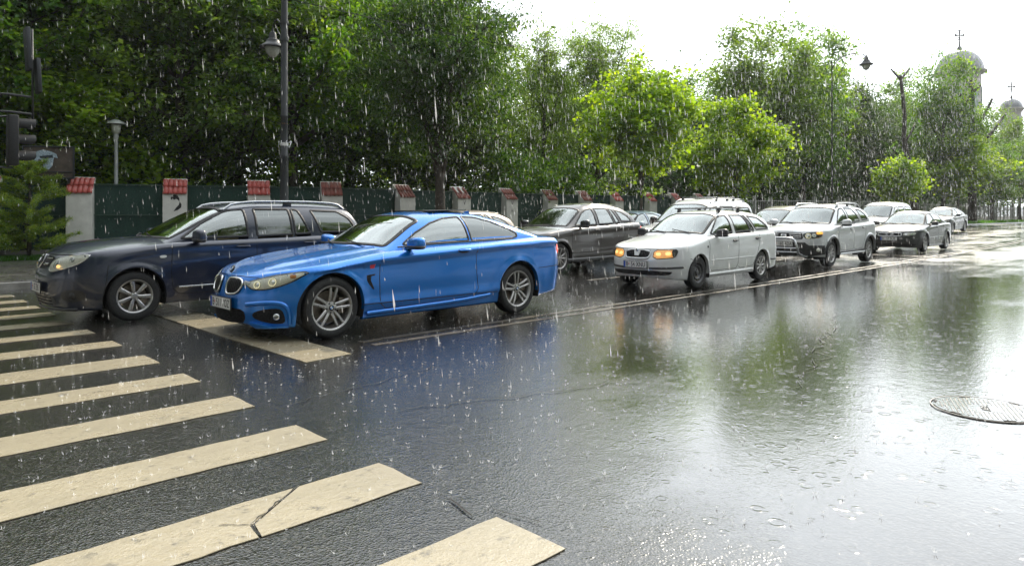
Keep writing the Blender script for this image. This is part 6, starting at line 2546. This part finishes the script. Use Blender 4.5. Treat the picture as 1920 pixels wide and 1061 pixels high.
b.lathe([(.086, 3.42), (.089, 3.44), (.086, 3.46)], 12, 'z')
mk('yellow_tie', b.v, b.f, M_['amber'], r)

xl = along(1560, 15.9)
r = thing('street_lamp', 'tall grey street lamp reaching over the road far up the street', 'street lamp', (xl, 15.9, GZ(xl)))
b = MB()
b.tube([(0, 0, 0), (0, 0, 4), (0, 0, 10.2)], [.06, .05, .035], 8)
auto_smooth(mk('post', b.v, b.f, M_['iron'], r))
b = MB()
b.tube([(0, 0, 9.8), (0, -.4, 10.35), (0, -1.1, 10.5), (0, -1.75, 10.35), (0, -1.9, 10.1)], .03, 7)
mk('arm', b.v, b.f, M_['iron'], r)
lantern(r, (0, -1.9, 9.75), 1.25)

r = thing('park_lamp', 'slim pale park lamp with a saucer top behind the green screen', 'park lamp', (6.25, 24.3, -.25))
b = MB()
b.lathe([(.10, 0), (.095, 1.0), (.06, 1.05), (.055, 4.0), (.075, 4.05), (.07, 4.2)], 14, 'z')
auto_smooth(mk('post', b.v, b.f, M_['iron_pale'], r))
b = MB()
b.lathe([(.06, 4.15), (.12, 4.2), (.15, 4.42), (.12, 4.46)], 16, 'z')
mk('lamp_bowl', b.v, b.f, M_['lantern_glass'], r)
b = MB()
b.lathe([(0, 4.62), (.10, 4.60), (.27, 4.50), (.28, 4.47), (.10, 4.46)], 20, 'z')
auto_smooth(mk('lamp_cap', b.v, b.f, M_['iron_pale'], r), 50)

r = thing('traffic_signal', 'black three-light signal facing up the street on a mast at the left edge', 'traffic light', (2.0, 16.05, .12))
b = MB()
b.tube([(-.02, 0, 0), (-.02, 0, 4.3)], .06, 12)
auto_smooth(mk('mast', b.v, b.f, M_['iron'], r))
for z in (3.50, 3.17):
    b = MB()
    b.tube([(-.02, 0, z), (.3, 0, z + .015), (.66, 0, z - .0)], .022, 8)
    auto_smooth(mk('arm', b.v, b.f, M_['iron'], r))
b = MB()
b.tube([(.68, 0, 3.08), (.67, 0, 4.82)], .020, 8)
mk('upright', b.v, b.f, M_['iron'], r)
b = MB()
b.box((.60, 0, 4.42), (.07, .34, .80), Matrix.Rotation(R(-3), 3, 'Y'), .012)
auto_smooth(mk('sign_plate', b.v, b.f, M_['sign_back'], r))
b = MB()
b.box((.76, 0, 3.92), (.07, .34, .66), Matrix.Rotation(R(-3), 3, 'Y'), .012)
auto_smooth(mk('sign_plate', b.v, b.f, M_['sign_back'], r))
b = MB()
b.box((.36, 0, 2.64), (.17, .30, .96), None, .03)
hd = auto_smooth(mk('signal_head', b.v, b.f, M_['signal_black'], r))
for z in (2.95, 2.64, 2.33):
    b = MB()
    k = 14
    ang = np.linspace(R(-25), R(205), k)
    for j, (xo, rr_) in enumerate(((.445, .125), (.72, .125))):
        for a_ in ang:
            for q in (0, .008):
                b.v.append((xo + (.0 if j == 0 else -.10 * max(0, -math.sin(a_))), (rr_ - q) * math.cos(a_), z + (rr_ - q) * math.sin(a_)))
    for i in range(k - 1):
        for q in (0, 1):
            b.f.append((i * 2 + q, i * 2 + 2 + q, 2 * k + i * 2 + 2 + q, 2 * k + i * 2 + q))
    mk('visor', b.v, b.f, M_['signal_black'], hd)
    b = MB()
    b.lathe([(0, .45), (.09, .452), (.11, .447)], 18, 'x', c=(0, 0, z))
    mk('signal_lens', b.v, b.f, M_['lamp_dark'], hd)
b = MB()
b.tube([(-.02, 0, 2.12), (.36, 0, 2.12)], .02, 6)
b.tube([(-.02, 0, 3.06), (.36, 0, 3.10)], .02, 6)
mk('bracket', b.v, b.f, M_['iron'], r)

xb_ = along(92, 24.1)
r = thing('painted_board', 'dark weathered board with a pale blue smear painted on it above the fence', 'board', (xb_, 24.1, .1), R(-30))
b = MB()
b.box((0, 0, 2.80), (1.30, .06, .92), None, .008)
bo = b.obj('panel', M_['board'], r)
for (cx, cz, sx, sz) in ((0, 2.34, 1.34, .05), (0, 3.26, 1.34, .05), (-.66, 2.8, .05, .96), (.66, 2.8, .05, .96), (0, 2.52, 1.26, .03)):
    b = MB()
    b.box((cx, -.045, cz), (sx, .04, sz), None, .006)
    b.obj('frame_bar', M_['sign_back'], r)
b = MB()
arm_ = [(-.46, 2.60), (-.42, 2.95), (-.30, 3.12), (-.14, 3.17), (.06, 3.12), (.20, 3.05), (.24, 2.92), (.14, 2.95), (.10, 2.70), (.0, 2.58), (-.12, 2.62), (-.16, 2.85), (-.26, 2.90), (-.30, 2.70), (-.38, 2.58)]
b.add([(x, -.034, z) for x, z in arm_], [tuple(range(len(arm_)))])
mk('paint_smear', b.v, b.f, M_['board_paint'], r, False)
b = MB()
dk = [(-.24, 2.98), (.10, 3.02), (.12, 2.94), (-.10, 2.90), (-.22, 2.92)]
b.add([(x, -.037, z) for x, z in dk], [tuple(range(len(dk)))])
mk('paint_shadow', b.v, b.f, M_['board_paint2'], r, False)
for u in (-.5, .5):
    b = MB()
    b.box((u, .06, 1.2), (.07, .07, 2.6))
    b.obj('post', M_['iron'], r)

b = MB()
for (p0, p1, sag, rad) in (((-6, 15.0, 6.1), (7.74, 15.8, 6.6), .35, .010), ((7.74, 15.8, 6.6), (34, 15.8, 8.6), .5, .010)):
    b.tube([Vector(p0).lerp(Vector(p1), t) - Vector((0, 0, sag * 4 * t * (1 - t))) for t in np.linspace(0, 1, 24)], rad, 5)
tag(b.obj('overhead_cable', M_['seam'], None, True), 'thin black cable strung past the top of the tall lamp post', 'cable')

# manhole
r = thing('manhole_cover', 'round iron manhole cover set in the wet road at the right', 'manhole cover', (5.60, 1.10, .004), R(20))
b = MB()
b.lathe([(.328, .0), (.328, .0035), (.320, .0035), (.320, .0)], 48, 'z')
mk('frame', b.v, b.f, M_['iron'], r, False)
b = MB()
b.lathe([(0, .004), (.306, .004), (.306, -.01)], 48, 'z')
mk('lid', b.v, b.f, M_['asphalt'], r, False)
b = MB()
for i in range(-11, 12):
    for j in range(-11, 12):
        x, y = i * .026, j * .026
        if .10 < math.hypot(x, y) < .28:
            b.box((x, y, .0045), (.016, .009, .003))
tag(b.obj('stud', M_['lid'], r), kind='stuff')
text_obj('cast_letters', 'APA', .07, M_['lid'], r, Matrix.Translation((0, 0, .006)), .002)
b = MB()
for k in range(6):
    a = k * math.pi / 3 + .3
    b.box((.295 * math.cos(a), .295 * math.sin(a), .0048), (.018, .07, .0015), Matrix.Rotation(a, 3, 'Z'))
    o = mk('slot', b.v, b.f, M_['crack'], r, False)
    b = MB()

# ------------------------------------------------------------------ the church beyond
def church_tower(x, y, zt, rad, label, crs, kz=30):
    r = thing('church_dome', label, 'church', (x, y, 0))
    b = MB()
    pr = [(rad * math.cos(t), zt - rad * 1.08 + rad * 1.08 * math.sin(t)) for t in np.linspace(0, math.pi / 2, 12)]
    b.lathe(pr, 32, 'z')
    mk('dome', b.v, b.f, M_['dome_metal'], r)
    b = MB()
    zb = zt - rad * 1.08
    b.lathe([(rad * .86, zb - rad * 4.2), (rad * .86, zb - .6), (rad * .95, zb - .5), (rad * 1.0, zb - .3), (rad * 1.10, zb - .1), (rad * 1.10, zb + .15), (rad * 1.0, zb + .2)], 32, 'z')
    auto_smooth(mk('drum', b.v, b.f, M_['stone_pale'], r), 30)
    for k in range(8):
        a = k * math.pi / 4 + .2
        b = MB()
        b.box((rad * .87 * math.cos(a), rad * .87 * math.sin(a), zb - rad * 1.5), (.25, rad * .28, rad * 1.5), Matrix.Rotation(a, 3, 'Z'))
        b.obj('window', M_['copper_green'], r)
    b = MB()
    b.lathe([(rad * .12, zt - .1), (rad * .10, zt + crs * .12), (rad * .04, zt + crs * .2), (rad * .03, zt + crs * .5)], 8, 'z')
    M = Matrix.Rotation(YAW - R(90), 3, 'Z')
    t_ = crs * .045
    cz = zt + crs * .72
    b.box((0, 0, cz - crs * .04), (t_, t_, crs * .62), M)
    b.box((0, 0, cz), (crs * .46, t_, t_), M)
    for (ux, uz) in ((-1, 0), (1, 0), (0, 1), (0, -.9)):
        b.box(M @ Vector((ux * crs * .20, 0, 0)) + Vector((0, 0, cz + uz * crs * .22)), (t_ * (1 if ux else 3.2), t_, t_ * (3.2 if ux else 1)), M)
    b.tube([M @ Vector((crs * .13 * math.cos(q), 0, crs * .13 * math.sin(q))) + Vector((0, 0, cz)) for q in np.linspace(0, 2 * math.pi, 17)], t_ * .4, 5, False)
    mk('cross', b.v, b.f, M_['iron'], r, False)
    return r


church_tower(163, 36.5, 35, 4.3, 'big grey church dome on a pale drum topped by an ornate cross', 4.2)
church_tower(171, 29.2, 25.2, 2.0, 'smaller church dome with a cross low at the right edge', 3.4)

# ------------------------------------------------------------------ trees
G_W = 'tall trees of the park behind the fence'
park = [(-260, 29, 'big_a'), (-120, 27.5, 'big_a'), (20, 29, 'big_a'), (150, 31, 'big_b'), (255, 32, 'big_a'), (345, 26.0, 'big_c'), (440, 28.5, 'big_a'), (545, 26.0, 'big_a'), (655, 28.5, 'big_a'), (760, 27.0, 'big_c'), (800, 31.0, 'big_a'), (840, 27.0, 'big_c'),
        (0, 39, 'big_a'), (200, 40, 'big_a'), (395, 40, 'big_a'), (600, 41, 'big_a'), (760, 41, 'big_a')]
wh = ['at the far left edge', 'left of the signal', 'behind the traffic signal', 'over the first tiled pillar', 'behind the pale park lamp', 'over the pillar with the stencilled portrait', 'left of the tall lamp post', 'right behind the tall lamp post',
      'between lamp post and street tree', 'just left of the big street tree trunk', 'behind the big street tree', 'at the right end of the dark wood']
for i, (px, Y, k) in enumerate(park):
    lb = ('tall broad-leaved park tree ' + wh[i]) if i < 12 else ['tall tree deep in the park behind the traffic signal', 'tall tree deep in the park right of the pale park lamp', 'tall tree deep in the park over the navy estate', 'tall tree deep in the park behind the blue coupe roof', 'tall tree deep in the park behind the big street tree'][i - 12]
    place_tree(k, along(px, Y), Y, lb, rnd.uniform(0, 6), (rnd.uniform(.95, 1.12), rnd.uniform(.95, 1.12), rnd.uniform(1.0, 1.12) * (1.15 if i >= 12 else 1)), G_W)
place_tree('maple', along(105, 27.2), 27.2, 'sunlit yellow-green tree glowing between signal and pale park lamp', 2.0, (1.15, 1.15, .95))
place_tree('sapling', along(262, 26.4), 26.4, 'sunlit low branches of a young tree right of the pale park lamp', 1.0, (1.2, 1.2, .95))
place_tree('dark_street', along(826, 18.4), 18.4, 'dark glossy-leaved street tree with a thick trunk in front of the fence', .4, (.86, .86, 1.04), None)
place_tree('maple', along(1203, 17.2), 17.2, 'bright yellow-green maple on a slim trunk above the white estate', 1.0, (1.0, 1.0, 1.02), None, 'maple_tree')
place_tree('maple_b', along(1378, 17.4), 17.4, 'second yellow-green maple, lower, above the silver SUV', 2.0, (1.02, 1.02, 1.06), None, 'maple_tree')
place_tree('airy', along(1018, 25), 25, 'feathery grey-green tree whose twigs reach the sky left of the maple', .3, (.72, .72, 1.06))
place_tree('airy', along(1120, 25), 25, 'tallest feathery tree with long sprays of leaflets against the white sky', 2.2, (.95, .95, 1.20))
place_tree('airy', along(1065, 31), 31, 'feathery tree filling between its two taller neighbours', 4.0, (1.1, 1.1, .98))
place_tree('bush', along(975, 23.4), 23.4, 'dense shrub behind the fence left of the dark SUV', 1.2, 1.25, None, 'shrub')
place_tree('bush', along(1050, 23.6), 23.6, 'dense shrub behind the fence above the dark SUV roof', 2.9, 1.2, None, 'shrub')
place_tree('tall_mid', along(1225, 30), 30, 'green tree directly behind the bright maple', 2.2, (1, 1, .78))
place_tree('tall_mid', along(1290, 33), 33, 'low green tree closing the gap between maple and tall grove', 4.4, (1, 1, .80))
place_tree('tall_mid', along(1345, 27), 27, 'green tree at the left shoulder of the tall grove', .7, (1.1, 1.1, 1.03))
place_tree('grove', along(1430, 22.6), 22.6, 'tallest tree of the grove, grey-green with an open limb at its left', 1.7, (1.05, 1.05, 1.22))
place_tree('tall_mid', along(1505, 23), 23, 'rounded bright green tree at the right of the tall grove', 3.3, (1.1, 1.1, 1.32))
place_tree('grove', along(1545, 25), 25, 'grey-green tree behind the rounded one', 5.2, (.9, .9, 1.22))
place_tree('grove_dark', along(1592, 24.5), 24.5, 'dark tree behind the far street lamp', .2, (1.0, 1.0, 1.12))
place_tree('grove_dark', along(1632, 26), 26, 'dark tree right of the far street lamp', 2.2, (1.1, 1.1, 1.15))
place_tree('grove', along(1668, 28), 28, 'grey-green tree between far lamp and pruned trunk', 3.2, (1.0, 1.0, 1.25))
place_tree('tall_mid', along(1712, 27), 27, 'green tree behind the leaning pruned trunk', 1.1, (1.25, 1.25, 1.6))
place_tree('tall_mid', along(1768, 18.6), 18.6, 'yellowish tall tree left of the church dome', 2.6, (1.0, 1.0, 1.38))
place_tree('sapling', along(1690, 16.6), 16.6, 'small yellow-green sapling in front of the pruned trunk', .5, (1.25, 1.25, 1.22))
place_tree('maple_b', along(1795, 17.4), 17.4, 'yellow-green young tree low beside the heavy pruned trunk', 3.0, (1.6, 1.6, 1.25), None, 'maple_tree')
place_tree('grove', along(1862, 22.5), 22.5, 'pale green tree below the church drum', 1.4, (1.1, 1.1, 1.38))
place_tree('grove', along(1900, 24), 24, 'pale green tree under the smaller dome', 2.4, (1.0, 1.0, 1.32))
place_tree('tall_mid', along(1912, 18), 18, 'street tree at the right picture edge', 4.4, (1.0, 1.0, .9))
place_tree('tall_mid', along(1860, 18.2), 18.2, 'street tree right of the heavy pruned trunk', 5.4, (.9, .9, .82))


def pruned(px, Y, H, rad, lean, label, seed, limbs):
    x = along(px, Y)
    r = thing('pruned_tree', label, 'tree', (x, Y, GZ(x)))
    g = np.random.default_rng(seed)
    mb = MB()
    L = Vector(lean)
    tp = [Vector((0, 0, H * t)) + Vector((L.x, L.y, 0)) * H * t + Vector((g.normal(0, .06), g.normal(0, .06), 0)) for t in np.linspace(0, 1, 8)]
    mb.tube(tp, [rad * (1 - .55 * t) for t in np.linspace(0, 1, 8)], 9)
    q = []
    for (t, an, ln, up) in limbs:
        i = t * 7
        a = tp[int(i)].lerp(tp[min(7, int(i) + 1)], i - int(i))
        d = Vector((math.cos(an), math.sin(an), up))
        pts = [a, a + d * ln * .5 + Vector((0, 0, .1)), a + d * ln + Vector((0, 0, ln * .25))]
        mb.tube(pts, [rad * .42, rad * .34, rad * .26], 7)
        q.append(pts)
    mb.obj('trunk', M_['bark'], r, True)
    pos = []
    for pts in q[:2]:
        for k in range(220):
            pos.append(pts[1].lerp(pts[2], g.random()) + Vector(g.normal(0, .3, 3)))
    if pos:
        me = leaves_mesh('crown', np.array([tuple(p) for p in pos]), .2, M_['leaf_mid'])
        link(bpy.data.objects.new('crown', me), r)


vr = YAW - R(90)      # direction of the picture's right-hand side
pruned(1716, 17.0, 12.2, .26, (-.10 * math.cos(vr), -.10 * math.sin(vr)), 'leaning bare trunk pruned to a fork, left of the small sapling', 3,
       [(.55, vr + .5, 1.5, .9), (.4, vr + 2.6, 1.2, 1.0), (.97, vr + 3.3, .9, .7), (.97, vr + .2, .8, .9)])
pruned(1823, 16.6, 14.2, .42, (0, 0), 'heavy dark trunk with sawn-off bare limbs in front of the church dome', 4,
       [(.60, vr, 2.0, 1.6), (.5, vr + .1, 3.6, .8), (.72, vr + 3.1, 1.6, .8), (.9, vr, .9, .6), (.80, vr + 3.0, 1.2, 1.0)])

# the other side of the street, seen only as it mirrors in paint, glass and water
for i, x in enumerate(range(-34, 250, 9)):
    place_tree(('grove', 'tall_mid', 'big_b')[i % 3], x + rnd.uniform(-1.5, 1.5), -11.0 + rnd.uniform(-1, 1), 'street tree on the near side of the street, outside the picture', rnd.uniform(0, 6), (1, 1, rnd.uniform(1.0, 1.2)), 'trees on the near side of the street')

for x, y in ((-13, 4), (-14, 12), (-12.5, 20), (-15, 29), (-16, -3)):  # unseen trees, added so the car fronts mirror something darker than sky
    place_tree('big_b', x, y, 'unseen tree added across the crossing street to darken the car fronts', rnd.uniform(0, 6), (1, 1, .8), 'unseen trees added across the crossing street')

# undergrowth and a far wood, both one mass of leaves
def leaf_mass(name, label, x0, x1, y0, y1, z0, z1, n, size, mat, ncl):
    c = np.stack([rng.uniform(x0, x1, ncl), rng.uniform(y0, y1, ncl), z0 + (z1 - z0) * rng.random(ncl) ** .8], -1)
    idx = rng.integers(0, ncl, n)
    sc_ = (z1 - z0) * .16
    pos = c[idx] + rng.normal(0, 1, (n, 3)) * np.array([sc_ * 1.3, sc_, sc_ * .7])
    pos[:, 2] = np.maximum(pos[:, 2], .05) + gz(pos[:, 0])
    me = leaves_mesh(name, pos, size, M_[mat], .6, .3, rng.random(ncl)[idx])
    o = link(bpy.data.objects.new(name, me))
    return tag(o, label, None, None, 'stuff')


leaf_mass('undergrowth', 'dark leafy undergrowth filling the shade behind the park fence', -4, 40, 25.4, 29.5, .2, 4.8, 60000, .17, 'leaf_dark', 420)
leaf_mass('undergrowth', 'dark leafy undergrowth behind the railing up the street', 38, 130, 22.6, 29, .2, 6.5, 75000, .32, 'leaf_dark', 420)
leaf_mass('distant_woods', 'leafy mass on the near side of the street, outside the picture', -60, 160, -34, -26, .3, 7, 30000, .6, 'leaf_dark', 300)
leaf_mass('distant_woods', 'far mass of park trees closing the view behind the street trees', 10, 230, 46, 64, .5, 10.5, 60000, .5, 'leaf_mid', 520)
leaf_mass('distant_woods', 'far dark mass of park trees behind the fence at left', -40, 70, 44, 56, .3, 15, 90000, .5, 'leaf_dark', 760)

# ------------------------------------------------------------------ the cars
def put(f, X0, Y, *a, **k):
    r, sh = f((0, 0, 0), *a, **k)
    s_ = r.scale[0]
    r.location = (X0, Y + sh.W / 2 * s_, float(gz(X0 + 2.2)))
    sl = (float(gz(X0 + 4)) - float(gz(X0 + .5))) / 3.5
    r.rotation_euler = (0, -math.atan(sl), 0)
    return r


put(car_blue, 2.96, 6.6)
put(car_navy, 1.78, 9.42)
put(car_white, 10.36, 6.55)
put(car_silver, 17.26, 6.82)
put(car_sedan, 25.72, 6.95, 'black four-door sedan with its grille just behind the silver SUV', 'paint_black', plate_txt='B 57 BUB')
put(car_bigsuv, 10.8, 10.5, 'dark grey-brown SUV with a lit brake lamp beyond the coupe', 'paint_dark')
put(car_van, 15.8, 9.75, 'white van with roof rack looming behind the white estate', 'paint_white')
put(car_van, 22.0, 10.0, 'dark people carrier mostly hidden behind the silver SUV', 'paint_dark', rack=False, name='people_carrier', scale=(1, 1, .90))
put(car_sedan, 27.6, 10.2, 'pale sedan whose windscreen shows left of the black sedan', 'paint_silver', scale=1.03)
put(car_van, 33.2, 10.2, 'white delivery van standing behind the black sedan', 'paint_white', rack=False)
put(car_sedan, 45, 10.6, 'dark fastback sedan last in the queue', 'paint_black', variant=1, name='fastback_car', scale=1.04)
put(car_bigsuv, 9.0, 13.2, 'beige car whose sunlit roof shows above the boot of the coupe', 'paint_beige', name='hatchback_car', lit=False).scale = (1, 1, .90)
put(car_sedan, 17.2, 13.4, 'blue-grey sedan glimpsed between dark SUV and white estate', 'paint_bluegrey', scale=1.04)

# ------------------------------------------------------------------ rain
M_['rain'] = None
m, t, b_ = new_mat('falling_water')
for n in list(m.node_tree.nodes):
    m.node_tree.nodes.remove(n)
df = t.n('ShaderNodeBsdfTranslucent')
df.inputs['Color'].default_value = (.95, .96, .97, 1)
d2 = t.n('ShaderNodeBsdfDiffuse')
d2.inputs['Color'].default_value = (.95, .96, .97, 1)
tr_ = t.n('ShaderNodeBsdfTransparent')
mx1 = t.n('ShaderNodeMixShader', i_0=.45, i_1=df.outputs[0], i_2=d2.outputs[0])
mx2 = t.n('ShaderNodeMixShader', i_0=.55, i_1=mx1.outputs[0], i_2=tr_.outputs[0])
t.n('ShaderNodeOutputMaterial', i_Surface=mx2.outputs[0])
M_['rain'] = m


def drops(n, x0, x1, y0, y1, z1, wr, lr):
    p = np.stack([rng.uniform(x0, x1, n), rng.uniform(y0, y1, n), rng.uniform(.15, z1, n)], -1)
    p[:, 2] += gz(p[:, 0])
    w_ = np.minimum(rng.uniform(*wr, n) * np.exp(rng.normal(0, .3, n)), wr[1] * 1.15)
    l_ = rng.uniform(*lr, n) * np.minimum(np.exp(rng.normal(0, .35, n)), 1.5)
    tilt = rng.normal(.085, .03, n)
    ax = np.stack([math.cos(vr) * tilt, math.sin(vr) * tilt, -np.ones(n)], -1)
    ax /= np.linalg.norm(ax, axis=1, keepdims=True)
    u = np.stack([np.cos(rng.uniform(0, 6.3, n)), np.sin(rng.uniform(0, 6.3, n)), np.zeros(n)], -1)
    v = np.cross(ax, u)
    w__ = w_[:, None]
    top = p - ax * l_[:, None] / 2
    bot = p + ax * l_[:, None] / 2
    c = p + ax * l_[:, None] * .2
    k3 = [c + (u * math.cos(a) + v * math.sin(a)) * w__ / 2 for a in (0, 2.094, 4.189)]
    V = np.stack([top] + k3 + [bot], 1).reshape(-1, 3)
    base = (np.arange(n) * 5)[:, None, None]
    F = np.array([[0, 1, 2], [0, 2, 3], [0, 3, 1], [4, 2, 1], [4, 3, 2], [4, 1, 3]])[None] + base
    return V, F.reshape(-1, 3)


# keep the first metre and a half in front of any standpoint nearby free
Vs, Fs_, nn_ = [], [], 0
for a in ((900, 1.6, 9, 1.6, 9, 4.2, (.0035, .0060), (.035, .075)), (11500, 1.5, 24, 2, 24, 9, (.0035, .0068), (.04, .09)), (62000, 9, 80, 5, 36, 18, (.009, .016), (.09, .18))):
    V_, F_ = drops(*a)
    Vs.append(V_)
    Fs_.append(F_ + nn_)
    nn_ += len(V_)
o = mk('rain', np.concatenate(Vs), np.concatenate(Fs_), M_['rain'], None, True)
tag(o, 'falling raindrops lit from behind all over the street', None, None, 'stuff')

# little crowns thrown up where drops hit the road, and beads round them
b = MB()
n_s = 4500
for i in range(n_s):
    x = rnd.uniform(-1, 34) if i % 3 else rnd.uniform(0, 9)
    y = rnd.uniform(-1, 14.8) if i % 3 else rnd.uniform(1, 8)
    if math.hypot(x, y) < 2.3:
        continue
    z = GZ(x) + .006
    s_ = rnd.uniform(.5, 1.2)
    for k in range(4):
        a = rnd.uniform(0, 6.28)
        r0, r1 = .006 * s_, rnd.uniform(.010, .022) * s_
        hh = rnd.uniform(.005, .022) * s_
        ca, sa = math.cos(a), math.sin(a)
        w_ = .0022
        v = [(x + ca * r0 - sa * w_, y + sa * r0 + ca * w_, z), (x + ca * r0 + sa * w_, y + sa * r0 - ca * w_, z), (x + ca * (r0 - .002), y + sa * (r0 - .002), z), (x + ca * r1, y + sa * r1, z + hh)]
        b.add(v, [(0, 1, 3), (1, 2, 3), (2, 0, 3)])
o = b.obj('splashes', M_['rain'])
tag(o, 'tiny splashes standing up from the wet road', None, None, 'stuff')

# ------------------------------------------------------------------ rain-filled air
x0, x1, y0, y1, z0, z1 = -70.0, 265.0, -45.0, 130.0, -1.2, 42.0
v = [(x, y, z) for x in (x0, x1) for y in (y0, y1) for z in (z0, z1)]
hz_ = mk('haze', v, [(0, 1, 3, 2), (4, 6, 7, 5), (0, 4, 5, 1), (2, 3, 7, 6), (0, 2, 6, 4), (1, 5, 7, 3)], None, None, False)
m = bpy.data.materials.new('rain_haze')
m.use_nodes = True
for n in list(m.node_tree.nodes):
    m.node_tree.nodes.remove(n)
t = NT(m.node_tree)
pv = t.n('ShaderNodeVolumePrincipled', i_Density=.0003)
pv.inputs['Color'].default_value = (.93, .96, .98, 1)
pv.inputs['Anisotropy'].default_value = .35
t.n('ShaderNodeOutputMaterial', i_Volume=pv.outputs[0])
hz_.data.materials.append(m)
tag(hz_, 'pale rain haze hanging over the street', None, None, 'stuff')
# pieces too small to pick apart one by one
for o in bpy.data.objects:
    if o.type == 'MESH' and o.parent is not None and o.name.split('.')[0] in ('grille_bars', 'intake_slats', 'panel_gap', 'rail_foot', 'bar_foot', 'tape_wrap', 'lug_bolts'):
        o['kind'] = 'stuff'
